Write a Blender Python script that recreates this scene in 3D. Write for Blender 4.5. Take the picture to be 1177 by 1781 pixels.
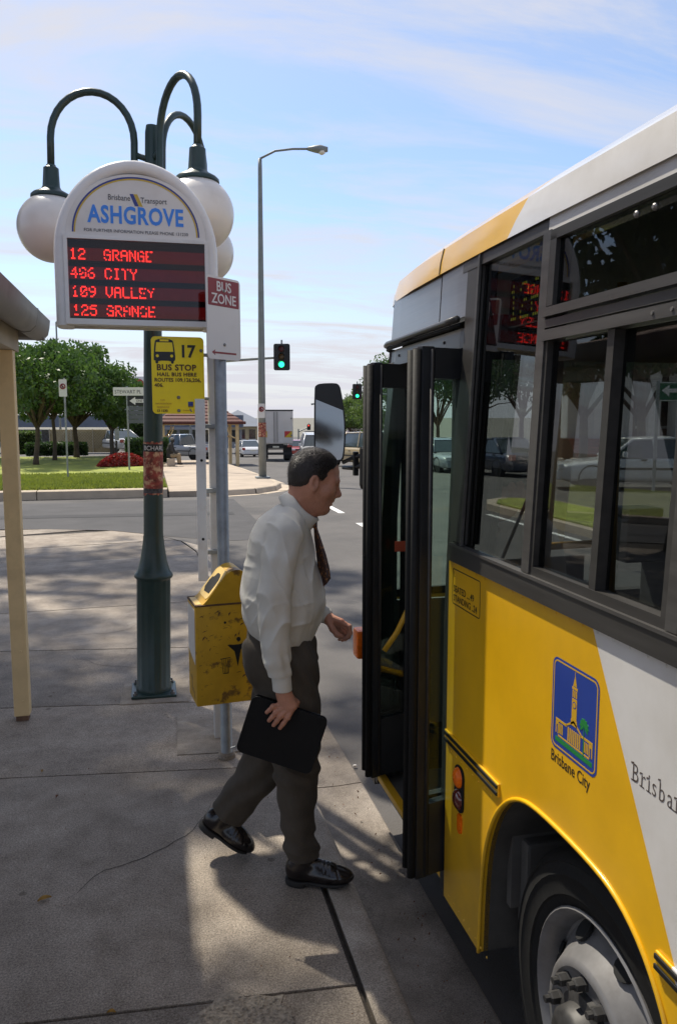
import bpy, bmesh, math, random
import numpy as np
from mathutils import Vector, Matrix
from mathutils.geometry import tessellate_polygon
SC = bpy.context.scene
for o in list(bpy.data.objects): bpy.data.objects.remove(o)
COL = SC.collection
R = math.radians
rng = np.random.default_rng(7)

# ------------------------------------------------------------------ camera
FPX, HORIZON, VPX, CAMH, PW, PH = 1385.0, 725.0, 258.0, 1.77, 1177.0, 1781.0
PITCH = math.atan((PH/2-HORIZON)/FPX)
YAW = math.atan((PW/2-VPX)*math.cos(PITCH)/FPX)
cd = bpy.data.cameras.new('camera'); cam = bpy.data.objects.new('camera', cd); COL.objects.link(cam)
cam.location = (0, 0, CAMH); cam.rotation_euler = (math.pi/2-PITCH, 0, -YAW)
cd.sensor_fit = 'VERTICAL'; cd.sensor_height = 36; cd.lens = 36*FPX/PH
cd.clip_start = 0.05; cd.clip_end = 4000
SC.camera = cam

# ------------------------------------------------------------------ sky and sun
SUN_EL, SUN_AZ = R(56), math.atan2(-0.42, 0.91)      # azimuth measured from +Y towards +X
sun_dir = Vector((math.sin(SUN_AZ)*math.cos(SUN_EL), math.cos(SUN_AZ)*math.cos(SUN_EL), math.sin(SUN_EL)))
W = bpy.data.worlds.new('World'); SC.world = W; W.use_nodes = True
nt = W.node_tree; nt.nodes.clear(); L = nt.links.new
def N(t, **k):
    n = nt.nodes.new(t)
    for a, b in k.items(): setattr(n, a, b)
    return n
sky = N('ShaderNodeTexSky', sky_type='NISHITA'); sky.sun_disc = False
sky.sun_elevation = SUN_EL; sky.sun_rotation = SUN_AZ; sky.air_density = 1.0; sky.dust_density = 0.7; sky.ozone_density = 4.5
tc = N('ShaderNodeTexCoord'); sep = N('ShaderNodeSeparateXYZ'); L(tc.outputs['Generated'], sep.inputs[0])
zc = N('ShaderNodeMath', operation='MAXIMUM'); L(sep.outputs[2], zc.inputs[0]); zc.inputs[1].default_value = 0.0
za = N('ShaderNodeMath', operation='ADD'); L(zc.outputs[0], za.inputs[0]); za.inputs[1].default_value = 0.13
dx = N('ShaderNodeMath', operation='DIVIDE'); dy = N('ShaderNodeMath', operation='DIVIDE')
L(sep.outputs[0], dx.inputs[0]); L(za.outputs[0], dx.inputs[1]); L(sep.outputs[1], dy.inputs[0]); L(za.outputs[0], dy.inputs[1])
cmb = N('ShaderNodeCombineXYZ'); L(dx.outputs[0], cmb.inputs[0]); L(dy.outputs[0], cmb.inputs[1])
mp = N('ShaderNodeMapping'); mp.inputs['Rotation'].default_value = (0, 0, R(22)); mp.inputs['Scale'].default_value = (0.55, 1.5, 1); L(cmb.outputs[0], mp.inputs[0])
n1 = N('ShaderNodeTexNoise'); n1.inputs['Scale'].default_value = 1.5; n1.inputs['Detail'].default_value = 11; n1.inputs['Roughness'].default_value = 0.63; n1.inputs['Distortion'].default_value = 0.55
L(mp.outputs[0], n1.inputs['Vector'])
r1 = N('ShaderNodeValToRGB'); r1.color_ramp.elements[0].position = 0.43; r1.color_ramp.elements[1].position = 0.74; L(n1.outputs[0], r1.inputs[0])
# streaks thin out in one belt of the sky, thick cloud high up and at the horizon
rz = N('ShaderNodeValToRGB'); e = rz.color_ramp.elements; e[0].position = 0.0; e[0].color = (.92, .92, .92, 1); e[1].position = 0.55; e[1].color = (.25, .25, .25, 1)
for p_, v_ in ((.09, .60), (.15, .24), (.25, .12), (.34, .14), (.43, .30)):
    q = e.new(p_); q.color = (v_, v_, v_, 1)
L(zc.outputs[0], rz.inputs[0])
ad = N('ShaderNodeMath', operation='MULTIPLY_ADD'); L(r1.outputs[0], ad.inputs[0]); ad.inputs[1].default_value = 0.95; L(rz.outputs[0], ad.inputs[2]); ad.use_clamp = True
mx = N('ShaderNodeMix', data_type='RGBA'); L(ad.outputs[0], mx.inputs['Factor']); L(sky.outputs[0], mx.inputs[6]); mx.inputs[7].default_value = (4.0, 4.0, 4.35, 1)
bg = N('ShaderNodeBackground'); bg.inputs['Strength'].default_value = 0.093; L(mx.outputs[2], bg.inputs[0])
wo = N('ShaderNodeOutputWorld'); L(bg.outputs[0], wo.inputs[0])
sl = bpy.data.lights.new('sun', 'SUN'); sl.energy = 3.0; sl.angle = R(1.0); sl.color = (1.0, 0.93, 0.80)
so = bpy.data.objects.new('sun', sl); COL.objects.link(so); so.location = (-12, 26, 40)
so.rotation_euler = sun_dir.to_track_quat('Z', 'Y').to_euler()
SC.view_settings.view_transform = 'Standard'; SC.view_settings.look = 'None'; SC.view_settings.gamma = 1.0
SC.view_settings.exposure = 1.03; SC.view_settings.use_curve_mapping = False

# ------------------------------------------------------------------ helpers
FH = Vector((math.sin(YAW), math.cos(YAW), 0)); RH = Vector((math.cos(YAW), -math.sin(YAW), 0))
def ray(x, y):
    a = (x-PW/2)/FPX; b = (PH/2-y)/FPX
    return a, math.cos(PITCH)+b*math.sin(PITCH), -math.sin(PITCH)+b*math.cos(PITCH)
def at(x, y, v):                       # place a photographed point at a chosen distance v (metres ahead)
    a, c, d = ray(x, y); t = v/c
    return RH*(a*t)+FH*v+Vector((0, 0, CAMH+d*t))
SLOPE = 0.030
def gz(Y):                             # the road runs level, then falls away beyond the crossing
    if Y < 16: return 0.0
    if Y < 22: return -SLOPE*(Y-16)**2/12
    if Y < 72: return -SLOPE*(Y-19)
    return -SLOPE*53
def on_ground(x, y, h=-0.1):
    lo, hi = 1.0, 200.0
    for _ in range(60):
        m = (lo+hi)/2; p = at(x, y, m)
        if p.z > gz(p.y)+h: lo = m
        else: hi = m
    return at(x, y, lo)

def nodes_of(name):
    m = bpy.data.materials.new(name); m.use_nodes = True
    t = m.node_tree; b = t.nodes['Principled BSDF']
    return m, t, b
def c4(c): return (c[0], c[1], c[2], 1.0)
MATS = {}
def mat(name, c, rough=0.6, metal=0.0, var=0.12, scale=6.0, bump=0.0, bscale=60.0, spec=0.5, coat=0.0, dirt=None, dscale=3.0, damt=0.5, dlo=0.52, dhi=0.68, emit=None, estr=1.0, stretch=None):
    """principled paint/stone with uneven tone, fine relief and optional blotches of another colour"""
    if name in MATS: return MATS[name]
    m, t, b = nodes_of(name); l = t.links.new
    tcn = t.nodes.new('ShaderNodeTexCoord'); src = tcn.outputs['Object']
    if stretch:
        mpn = t.nodes.new('ShaderNodeMapping'); mpn.inputs['Scale'].default_value = stretch; l(src, mpn.inputs[0]); src = mpn.outputs[0]
    nz = t.nodes.new('ShaderNodeTexNoise'); nz.inputs['Scale'].default_value = scale; nz.inputs['Detail'].default_value = 6; nz.inputs['Roughness'].default_value = 0.6; l(src, nz.inputs['Vector'])
    rp = t.nodes.new('ShaderNodeValToRGB'); rp.color_ramp.elements[0].position = 0.28; rp.color_ramp.elements[1].position = 0.72
    rp.color_ramp.elements[0].color = c4([max(0, k*(1-var)) for k in c]); rp.color_ramp.elements[1].color = c4([min(1, k*(1+var)) for k in c]); l(nz.outputs[0], rp.inputs[0])
    out = rp.outputs[0]
    if dirt:
        n2 = t.nodes.new('ShaderNodeTexNoise'); n2.inputs['Scale'].default_value = dscale; n2.inputs['Detail'].default_value = 8; n2.inputs['Roughness'].default_value = 0.65; l(src, n2.inputs['Vector'])
        r2 = t.nodes.new('ShaderNodeValToRGB'); r2.color_ramp.elements[0].position = dlo; r2.color_ramp.elements[1].position = dhi; r2.color_ramp.elements[1].color = (damt, damt, damt, 1); l(n2.outputs[0], r2.inputs[0])
        mm = t.nodes.new('ShaderNodeMix'); mm.data_type = 'RGBA'; l(r2.outputs[0], mm.inputs['Factor']); l(out, mm.inputs[6]); mm.inputs[7].default_value = c4(dirt); out = mm.outputs[2]
    l(out, b.inputs['Base Color'])
    rr = t.nodes.new('ShaderNodeMapRange'); rr.inputs['To Min'].default_value = max(.02, rough-.08); rr.inputs['To Max'].default_value = min(1, rough+.08); l(nz.outputs[0], rr.inputs['Value']); l(rr.outputs[0], b.inputs['Roughness'])
    b.inputs['Metallic'].default_value = metal; b.inputs['Specular IOR Level'].default_value = spec; b.inputs['Coat Weight'].default_value = coat; b.inputs['Coat Roughness'].default_value = .06
    if bump:
        n3 = t.nodes.new('ShaderNodeTexNoise'); n3.inputs['Scale'].default_value = bscale; n3.inputs['Detail'].default_value = 5; l(src, n3.inputs['Vector'])
        bp = t.nodes.new('ShaderNodeBump'); bp.inputs['Strength'].default_value = bump; bp.inputs['Distance'].default_value = 0.01; l(n3.outputs[0], bp.inputs['Height']); l(bp.outputs[0], b.inputs['Normal'])
    if emit: b.inputs['Emission Color'].default_value = c4(emit); b.inputs['Emission Strength'].default_value = estr
    MATS[name] = m; return m
def glass(name, tint=(.55, .6, .58), refl=1.45, rough=0.01, minr=0.0, gl=(1, 1, 1)):
    """a thin pane: clear tinted transmission under a fresnel reflection"""
    if name in MATS: return MATS[name]
    m = bpy.data.materials.new(name); m.use_nodes = True; t = m.node_tree; t.nodes.clear(); l = t.links.new
    tr = t.nodes.new('ShaderNodeBsdfTransparent'); tr.inputs[0].default_value = c4(tint)
    g = t.nodes.new('ShaderNodeBsdfGlossy'); g.inputs['Roughness'].default_value = rough; g.inputs[0].default_value = c4(gl)
    ge = t.nodes.new('ShaderNodeNewGeometry'); dt = t.nodes.new('ShaderNodeVectorMath'); dt.operation = 'DOT_PRODUCT'; l(ge.outputs['Incoming'], dt.inputs[0]); l(ge.outputs['Normal'], dt.inputs[1])
    f0 = max(minr, ((refl-1)/(refl+1))**2)
    def mth(op, *a_):
        n_ = t.nodes.new('ShaderNodeMath'); n_.operation = op
        for i_, q_ in enumerate(a_):
            if isinstance(q_, (int, float)): n_.inputs[i_].default_value = q_
            else: l(q_, n_.inputs[i_])
        return n_.outputs[0]
    mr = t.nodes.new('ShaderNodeMath'); mr.operation = 'MULTIPLY_ADD'; mr.inputs[1].default_value = 1-f0; mr.inputs[2].default_value = f0      # Schlick
    l(mth('POWER', mth('SUBTRACT', 1.0, mth('ABSOLUTE', dt.outputs['Value'])), 5.0), mr.inputs[0])
    mxx = t.nodes.new('ShaderNodeMixShader'); l(mr.outputs[0], mxx.inputs[0]); l(tr.outputs[0], mxx.inputs[1]); l(g.outputs[0], mxx.inputs[2])
    o = t.nodes.new('ShaderNodeOutputMaterial'); l(mxx.outputs[0], o.inputs[0]); MATS[name] = m; return m

class MB:
    """collects shapes of ONE part"""
    def __init__(s): s.v = []; s.f = []
    def add(s, V, F):
        o = len(s.v); s.v += [tuple(p) for p in V]; s.f += [tuple(i+o for i in q) for q in F]; return s
    def box(s, x0, x1, y0, y1, z0, z1, M=None):
        V = [Vector((x, y, z)) for x in (x0, x1) for y in (y0, y1) for z in (z0, z1)]
        if M: V = [M @ p for p in V]
        return s.add(V, [(0, 1, 3, 2), (4, 6, 7, 5), (0, 4, 5, 1), (2, 3, 7, 6), (0, 2, 6, 4), (1, 5, 7, 3)])
    def bbox(s, x0, x1, y0, y1, z0, z1, b=0.01, M=None):       # box with chamfered edges
        bm = bmesh.new(); bmesh.ops.create_cube(bm, size=1)
        for p in bm.verts: p.co = Vector(((x0+x1)/2+p.co.x*(x1-x0), (y0+y1)/2+p.co.y*(y1-y0), (z0+z1)/2+p.co.z*(z1-z0)))
        bmesh.ops.bevel(bm, geom=list(bm.edges), offset=b, segments=2, affect='EDGES', profile=.6)
        bm.verts.index_update(); V = [p.co.copy() for p in bm.verts]; F = [[p.index for p in f.verts] for f in bm.faces]; bm.free()
        if M: V = [M @ p for p in V]
        return s.add(V, F)
    def cyl(s, a, b, r0, r1=None, n=14, cap=True):
        return s.tube([a, b], [r0, r0 if r1 is None else r1], n, cap)
    def tube(s, P, rad, n=12, cap=True, flat=None):
        P = [Vector(p) for p in P]; m = len(P)
        if not hasattr(rad, '__len__'): rad = [rad]*m
        V = []; up = None
        for i, p in enumerate(P):
            d = (P[min(i+1, m-1)]-P[max(i-1, 0)]).normalized()
            if up is None:
                up = Vector((0, 0, 1)) if abs(d.z) < .9 else Vector((0, 1, 0))
            sd = d.cross(up).normalized(); up = sd.cross(d).normalized()
            for k in range(n):
                a = 2*math.pi*k/n; V.append(p+(sd*math.cos(a)+up*math.sin(a))*rad[i])
        F = [(i*n+k, i*n+(k+1) % n, (i+1)*n+(k+1) % n, (i+1)*n+k) for i in range(m-1) for k in range(n)]
        if cap: F += [tuple(range(n))[::-1], tuple((m-1)*n+k for k in range(n))]
        return s.add(V, F)
    def lathe(s, prof, c=(0, 0, 0), n=24, axis=(0, 0, 1), cap=True):
        ax = Vector(axis).normalized(); q = Vector((0, 0, 1)).rotation_difference(ax); c = Vector(c); V = []
        for r, h in prof:
            for k in range(n):
                a = 2*math.pi*k/n; V.append(c+q @ Vector((r*math.cos(a), r*math.sin(a), h)))
        m = len(prof)
        F = [(i*n+k, i*n+(k+1) % n, (i+1)*n+(k+1) % n, (i+1)*n+k) for i in range(m-1) for k in range(n)]
        if cap: F += [tuple(range(n))[::-1], tuple((m-1)*n+k for k in range(n))]
        return s.add(V, F)
    def prism(s, poly, o, ux, uy, d):
        """closed outline (2-D points in the frame o, ux, uy) given the thickness d (a vector)"""
        o = Vector(o); ux = Vector(ux); uy = Vector(uy); d = Vector(d); n = len(poly)
        A = [o+ux*p[0]+uy*p[1] for p in poly]; V = A+[p+d for p in A]
        tri = tessellate_polygon([[Vector((p[0], p[1], 0)) for p in poly]])
        F = [tuple(t) for t in tri]+[tuple(i+n for i in t)[::-1] for t in tri]
        F += [(i, (i+1) % n, (i+1) % n+n, i+n) for i in range(n)]
        return s.add(V, F)
    def grid(s, P):
        n = len(P[0]); V = [p for r_ in P for p in r_]
        return s.add(V, [(i*n+k, i*n+k+1, (i+1)*n+k+1, (i+1)*n+k) for i in range(len(P)-1) for k in range(n-1)])
def rroot(o):
    p = Vector((0, 0, 0))
    while o is not None: p = p+o.location; o = o.parent
    return p
def obj(name, mb, m, parent=None, smooth=False, world=True, fixn=True, auto=None):
    me = bpy.data.meshes.new(name); off = rroot(parent) if (parent is not None and world) else Vector((0, 0, 0))
    me.from_pydata([(p[0]-off.x, p[1]-off.y, p[2]-off.z) for p in mb.v], [], mb.f)
    for q in (m if isinstance(m, (list, tuple)) else [m]): me.materials.append(q)
    if fixn:
        bm = bmesh.new(); bm.from_mesh(me); bmesh.ops.recalc_face_normals(bm, faces=bm.faces); bm.to_mesh(me); bm.free()
    if smooth or auto is not None:
        me.polygons.foreach_set('use_smooth', [True]*len(me.polygons))
        if not smooth: me.set_sharp_from_angle(angle=R(auto))
    o = bpy.data.objects.new(name, me); COL.objects.link(o); o.parent = parent
    return o
def mesh_np(name, V, F, m, parent=None, smooth=False, world=True, mi=None):
    me = bpy.data.meshes.new(name); V = np.asarray(V, np.float32); F = np.asarray(F, np.int32); k = F.shape[1]
    if parent is not None and world: V = V-np.array(rroot(parent), np.float32)
    me.vertices.add(len(V)); me.vertices.foreach_set('co', V.ravel()); me.loops.add(F.size); me.loops.foreach_set('vertex_index', F.ravel())
    me.polygons.add(len(F)); me.polygons.foreach_set('loop_start', np.arange(0, F.size, k, dtype=np.int32)); me.polygons.foreach_set('loop_total', np.full(len(F), k, np.int32))
    if smooth: me.polygons.foreach_set('use_smooth', np.ones(len(F), bool))
    for q in (m if isinstance(m, (list, tuple)) else [m]): me.materials.append(q)
    if mi is not None: me.polygons.foreach_set('material_index', np.asarray(mi, np.int32))
    me.update(); me.validate()
    o = bpy.data.objects.new(name, me); COL.objects.link(o); o.parent = parent; return o
def tag(o, label=None, cat=None, group=None, kind=None):
    if label: o['label'] = label
    if cat: o['category'] = cat
    if group: o['group'] = group
    if kind: o['kind'] = kind
    return o
def thing(name, label, cat, loc=(0, 0, 0), rz=0.0, group=None):
    o = bpy.data.objects.new(name, None); o.empty_display_size = .2; COL.objects.link(o); o.location = loc; o.rotation_euler = (0, 0, rz)
    return tag(o, label, cat, group)
def dup(root, loc, rz=0.0, label=None, parent=None):
    r = root.copy(); COL.objects.link(r)
    if loc is not None: r.location = loc; r.rotation_euler = (0, 0, rz)
    r.parent = parent
    if label: r['label'] = label
    for ch in root.children: dup(ch, None, parent=r)
    return r
def text(name, s, size, o, ux, uy, m, parent, align='LEFT', ext=0.0008, sx=1.0, bold=0.0, space=1.0):
    """raised lettering as a mesh: o = baseline start, ux = reading direction, uy = up"""
    cu = bpy.data.curves.new(name, 'FONT'); cu.body = s; cu.size = size; cu.align_x = align; cu.extrude = ext; cu.offset = bold*size; cu.space_character = space; cu.resolution_u = 3
    t = bpy.data.objects.new(name, cu); COL.objects.link(t); dg = bpy.context.evaluated_depsgraph_get()
    me = bpy.data.meshes.new_from_object(t.evaluated_get(dg)); bpy.data.objects.remove(t)
    ux = Vector(ux).normalized(); uy = Vector(uy).normalized(); n = ux.cross(uy)
    M = Matrix((ux*sx, uy, n)).transposed().to_4x4(); M.translation = Vector(o)-(rroot(parent) if parent is not None else Vector())
    me.transform(M); me.materials.clear(); me.materials.append(m); me.name = name
    q = bpy.data.objects.new(name, me); COL.objects.link(q); q.parent = parent; return q
def rrect(w, h, r, n=6, x0=0, y0=0):
    P = []
    for cx, cy, a0 in ((w-r, h-r, 0), (r, h-r, 90), (r, r, 180), (w-r, r, 270)):
        for k in range(n+1):
            a = R(a0+90*k/n); P.append((x0+cx+r*math.cos(a), y0+cy+r*math.sin(a)))
    return P
EX, EY, EZ = Vector((1, 0, 0)), Vector((0, 1, 0)), Vector((0, 0, 1))

# ------------------------------------------------------------------ common materials
M_asph = mat('asphalt', (.098, .090, .084), .9, var=.22, scale=1.3, bump=.55, bscale=130, dirt=(.045, .043, .044), dscale=.35, damt=.75)
def concrete(name, c, dark, sc=1.0, seed=0.0):
    """worn paving: broad stains, cloudy tone, sand grain and old gum spots"""
    m, t, b = nodes_of(name); l = t.links.new; tcn = t.nodes.new('ShaderNodeTexCoord'); mpn = t.nodes.new('ShaderNodeMapping'); mpn.inputs['Location'].default_value = (seed, seed*1.7, 0); l(tcn.outputs['Object'], mpn.inputs[0]); src = mpn.outputs[0]
    def nz(s_, d_=6, r_=.6, dist=0.0):
        q = t.nodes.new('ShaderNodeTexNoise'); q.inputs['Scale'].default_value = s_*sc; q.inputs['Detail'].default_value = d_; q.inputs['Roughness'].default_value = r_; q.inputs['Distortion'].default_value = dist; l(src, q.inputs['Vector']); return q.outputs[0]
    def ramp(x, p0, p1, c0, c1):
        q = t.nodes.new('ShaderNodeValToRGB'); q.color_ramp.elements[0].position = p0; q.color_ramp.elements[1].position = p1; q.color_ramp.elements[0].color = c4(c0); q.color_ramp.elements[1].color = c4(c1); l(x, q.inputs[0]); return q.outputs[0]
    def mul(x, y, f_=1.0):
        q = t.nodes.new('ShaderNodeMix'); q.data_type = 'RGBA'; q.blend_type = 'MULTIPLY'; q.inputs['Factor'].default_value = f_; l(x, q.inputs[6]); l(y, q.inputs[7]); return q.outputs[2]
    o = ramp(nz(.55, 9, .68, .4), .36, .62, dark, c)
    o = mul(o, ramp(nz(4.5, 8, .7), .3, .66, (.66, .64, .62), (1.08, 1.08, 1.08)))
    o = mul(o, ramp(nz(150, 3, .75), .30, .68, (.42, .41, .40), (1.35, 1.34, 1.32)))
    o = mul(o, ramp(nz(460, 2, .7), .34, .62, (.66, .65, .64), (1.18, 1.18, 1.18)))
    vo = t.nodes.new('ShaderNodeTexVoronoi'); vo.inputs['Scale'].default_value = 3.1*sc; vo.inputs['Randomness'].default_value = 1; l(src, vo.inputs['Vector'])
    o = mul(o, ramp(vo.outputs['Distance'], .035, .055, (.42, .40, .38), (1, 1, 1)), .7)
    l(o, b.inputs['Base Color']); b.inputs['Roughness'].default_value = .9; b.inputs['Specular IOR Level'].default_value = .3
    bp = t.nodes.new('ShaderNodeBump'); bp.inputs['Strength'].default_value = .45; bp.inputs['Distance'].default_value = .004; l(nz(190, 6, .75), bp.inputs['Height']); l(bp.outputs[0], b.inputs['Normal'])
    MATS[name] = m; return m
M_conc = concrete('footpath_concrete', (.44, .385, .325), (.255, .222, .188))
M_concs = [M_conc, concrete('footpath_concrete_worn', (.41, .36, .305), (.235, .205, .175), seed=7.3), concrete('footpath_concrete_pale', (.47, .41, .345), (.29, .25, .21), seed=3.1)]
M_conc2 = concrete('kerb_concrete', (.50, .44, .375), (.30, .265, .225), 1.4, 11.0)
M_gutc = concrete('gutter_concrete', (.37, .325, .28), (.20, .175, .15), 1.6, 5.0)
M_conc3 = concrete('patch_concrete', (.46, .40, .33), (.30, .26, .215), 2.0, 2.0)
M_dirtj = mat('joint_dirt', (.045, .036, .028), .95, var=.4, scale=30, bump=.6, bscale=80)
M_white = mat('line_paint', (.74, .73, .70), .75, var=.12, scale=14, dirt=(.3, .29, .28), dscale=18, damt=.6)
M_green = mat('dark_green_enamel', (.016, .040, .037), .38, var=.18, scale=9, bump=.04, bscale=40, dirt=(.05, .055, .05), dscale=6, damt=.35)
M_galv = mat('galvanised_steel', (.27, .285, .29), .5, metal=.55, var=.25, scale=14, bump=.06, bscale=40, dirt=(.16, .155, .15), dscale=5, damt=.5)
M_wpaint = mat('white_enamel', (.70, .68, .66), .42, var=.06, scale=5, dirt=(.42, .38, .33), dscale=3, damt=.35)
M_blackp = mat('black_paint', (.012, .012, .013), .4, var=.3, scale=8)
M_rubber = mat('black_rubber', (.011, .011, .011), .7, var=.3, scale=9, bump=.1, bscale=50, spec=.25)
M_cream = mat('cream_paint', (.74, .55, .29), .55, var=.10, scale=5, bump=.05, bscale=30, dirt=(.42, .30, .15), dscale=4, damt=.4)
M_bolt = mat('bolt_steel', (.22, .21, .20), .45, metal=.8, var=.3, scale=20)
M_dark = mat('dark_recess', (.01, .01, .01), .9)
# ================================================================== GROUND
def sheet(name, xs, ys, zf, m, kind='structure', parent=None):
    P = [[Vector((x, y, zf(x, y))) for x in xs] for y in ys]
    o = obj(name, MB().grid(P), m, parent, smooth=True)
    if o.data.polygons[0].normal.z < 0: o.data.flip_normals()
    if parent is None: tag(o, kind=kind)
    return o
ylist = [-60, -30, -10, 0, 8, 14, 16, 17, 18, 19, 20, 21, 22, 24, 28, 34, 40, 50, 60, 70, 72, 74, 90, 140, 300, 900, 2500]
M_earth = mat('dry_earth', (.16, .15, .12), .95, var=.3, scale=.3, bump=.3, bscale=4)
sheet('ground', [-2500, -600, -100, -30, -10, 0, 10, 30, 100, 600, 2500], ylist, lambda x, y: gz(y)-.16-(0.0 if y < 100 else .3), M_earth)
sheet('road', [-40, -12, -4, 0, 4, 8, 14, 22, 40], [y for y in ylist if y <= 140], lambda x, y: gz(y)-.14, M_asph)

# ---- footpath of the near corner: bedding with one mesh per concrete slab
corner = [(.60, 9.6), (.57, 10.6), (.42, 11.5), (.05, 12.25), (-.6, 12.85), (-1.6, 13.25), (-3.2, 13.55), (-6, 13.8), (-14, 14.3)]
bed = [(.6, -6)]+corner+[(-14, -6)]
fp = obj('footpath', MB().prism(bed, (0, 0, -.20), EX, EY, (0, 0, .184)), M_dirtj); tag(fp, kind='structure')
def edge_x(y):
    if y <= 9.6: return .60
    for (xa, ya), (xb, yb) in zip(corner, corner[1:]):
        if ya <= y <= yb: return xa+(xb-xa)*(y-ya)/(yb-ya)
    return -14
joints = [(-3.9, -.03), (-2.5, -.03), (-.95, -.04), (.55, -.05), (2.273, -.068), (3.931, -.128), (4.918, -.142), (6.14, -.157), (7.64, .06), (8.95, .10), (10.3, .13), (11.6, .16), (12.9, .18), (14.3, .18)]
g = .006
for i in range(len(joints)-1):
    (a0, b0), (a1, b1) = joints[i], joints[i+1]
    for x0, x1 in ((-2.62, .60), (-6.2, -2.64), (-11, -6.22)):
        P = []
        if x1 == .60:
            ya, yb = a0+b0*.6+g, a1+b1*.6-g
            P.append((min(edge_x(ya), .585), ya))
            for cx_, cy_ in corner:
                if ya < cy_ < yb and cx_ > x0: P.append((cx_-.014, cy_))
            ex = edge_x(yb)
            if ex > x0: P.append((min(ex-.012, .585), a1+b1*min(ex, .6)-g))
            if len(P) < 2: continue
            P += [(x0, min(a1+b1*x0-g, 13.3)), (x0, a0+b0*x0+g)]
        else:
            top = min(a1+b1*x1-g, 13.5); bot = a0+b0*x1+g
            if bot > top-.1: continue
            P = [(x1, bot), (x1, top), (x0, min(a1+b1*x0-g, 13.6)), (x0, a0+b0*x0+g)]
        s = obj('slab', MB().prism(P, (0, 0, -.055), EX, EY, (0, 0, .055+random.Random(i*3+int(x0)).uniform(-.0025, .001))), M_concs[(i*2+int(x0)) % 3], fp)
# repairs and patches let into the paving
for P, m in (([(-.22, 4.93), (.20, 4.90), (.22, 5.32), (-.20, 5.36)], M_conc3), ([(.10, 4.10), (.50, 4.06), (.52, 4.62), (.12, 4.66)], M_conc3)):
    obj('repair_slab', MB().prism(P, (0, 0, -.02), EX, EY, (0, 0, .0235)), m, fp)
M_aggr = mat('exposed_aggregate', (.30, .26, .21), .95, var=.45, scale=90, bump=1.0, bscale=90, dirt=(.14, .11, .085), dscale=35, damt=.8)
rr_ = random.Random(4); P = []
for k in range(26):
    a = 2*math.pi*k/26; P.append((.225+.155*math.cos(a)*(1+.18*rr_.uniform(-1, 1)), 2.14+.135*math.sin(a)*(1+.2*rr_.uniform(-1, 1))))
pt = obj('broken_patch', MB().prism(P, (0, 0, -.03), EX, EY, (0, 0, .0325)), M_aggr, fp)
mb = MB()
for k in range(420):
    a = rr_.uniform(0, 6.28); q = math.sqrt(rr_.random()); x = .225+.145*q*math.cos(a); y = 2.14+.125*q*math.sin(a); s_ = rr_.uniform(.0025, .006)
    mb.lathe([(s_*.6, 0), (s_, s_*.5), (s_*.5, s_)], (x, y, .001), 5)
tag(obj('gravel', mb, M_aggr, pt), kind='stuff')

# hairline cracks wandering across two slabs
for x, y, a_, n_ in ((-.35, 2.9, .4, 16), (.05, 5.6, 2.6, 14), (-.9, 6.6, -.3, 18)):
    rr_ = random.Random(int(x*100+y*10)); pts_ = [(x, y)]
    for k in range(n_): a_ += rr_.uniform(-.55, .55); x += .055*math.cos(a_); y += .055*math.sin(a_); pts_.append((x, y))
    P = []
    for i, (cx_, cy_) in enumerate(pts_):
        q_ = Vector(pts_[min(i+1, n_)])-Vector(pts_[max(i-1, 0)]); q_.normalize(); w_ = .0016*math.sin(math.pi*(i+.3)/(n_+.6))+.0004; P.append([Vector((cx_-q_.y*w_, cy_+q_.x*w_, .0016)), Vector((cx_+q_.y*w_, cy_-q_.x*w_, .0016))])
    o_ = obj('crack', MB().grid(P), M_dirtj, fp)
# ---- kerb and channel, one mesh per cast section
kerb = obj('kerb', MB().box(.612, 1.02, -6, 9.5, -.32, -.19), M_dirtj); tag(kerb, kind='structure')
kerb_profs = (('kerb_stone', [(.608, -.19), (.608, -.003), (.616, .001), (.690, -.001), (.709, -.007), (.721, -.022), (.737, -.121), (.737, -.19)], M_conc2), ('gutter_slab', [(.741, -.19), (.741, -.122), (.760, -.131), (.90, -.134), (1.026, -.127), (1.036, -.137), (1.036, -.19)], M_gutc))
yb = [-6, -4.4, -2.9, -1.35, .2, 1.72, 3.83, 5.35, 6.9, 8.4, 9.5]
for y0, y1 in zip(yb, yb[1:]):
  for nm_, pr, m_ in kerb_profs:
    n = 6; mb = MB(); P = []
    for k in range(n+1):
        y = y0+.004+(y1-y0-.008)*k/n
        P.append([Vector((x+.003*math.sin(y*3.1+x*9), y, z+.002*math.sin(y*2.3))) for x, z in pr])
    mb.grid(P); nn = len(pr)
    mb.f += [tuple(range(nn)), tuple(n*nn+i for i in range(nn))[::-1]]
    obj(nm_, mb, m_, kerb, auto=40)
# corner return of the kerb along the side street, dropped to a ramp
mb = MB(); cpts = [(.60, 9.5)]+corner[0:]
P0 = []
for i, (x, y) in enumerate(cpts):
    a = Vector(cpts[max(i-1, 0)]); b = Vector(cpts[min(i+1, len(cpts)-1)]); t_ = (b-a).normalized(); nrm = Vector((t_.y, -t_.x))
    drop = min(1, max(0, (y-9.5)/1.4)); zt = -.09*drop
    P0.append([Vector((x+nrm.x*w_, y+nrm.y*w_, z)) for w_, z in ((.004, .0), (.10, zt*.55-.004), (.14, zt-.03), (.16, -.125), (.42, -.132), (.43, -.2))])
obj('kerb_section', mb.grid(P0), M_conc2, kerb, auto=50)

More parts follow.
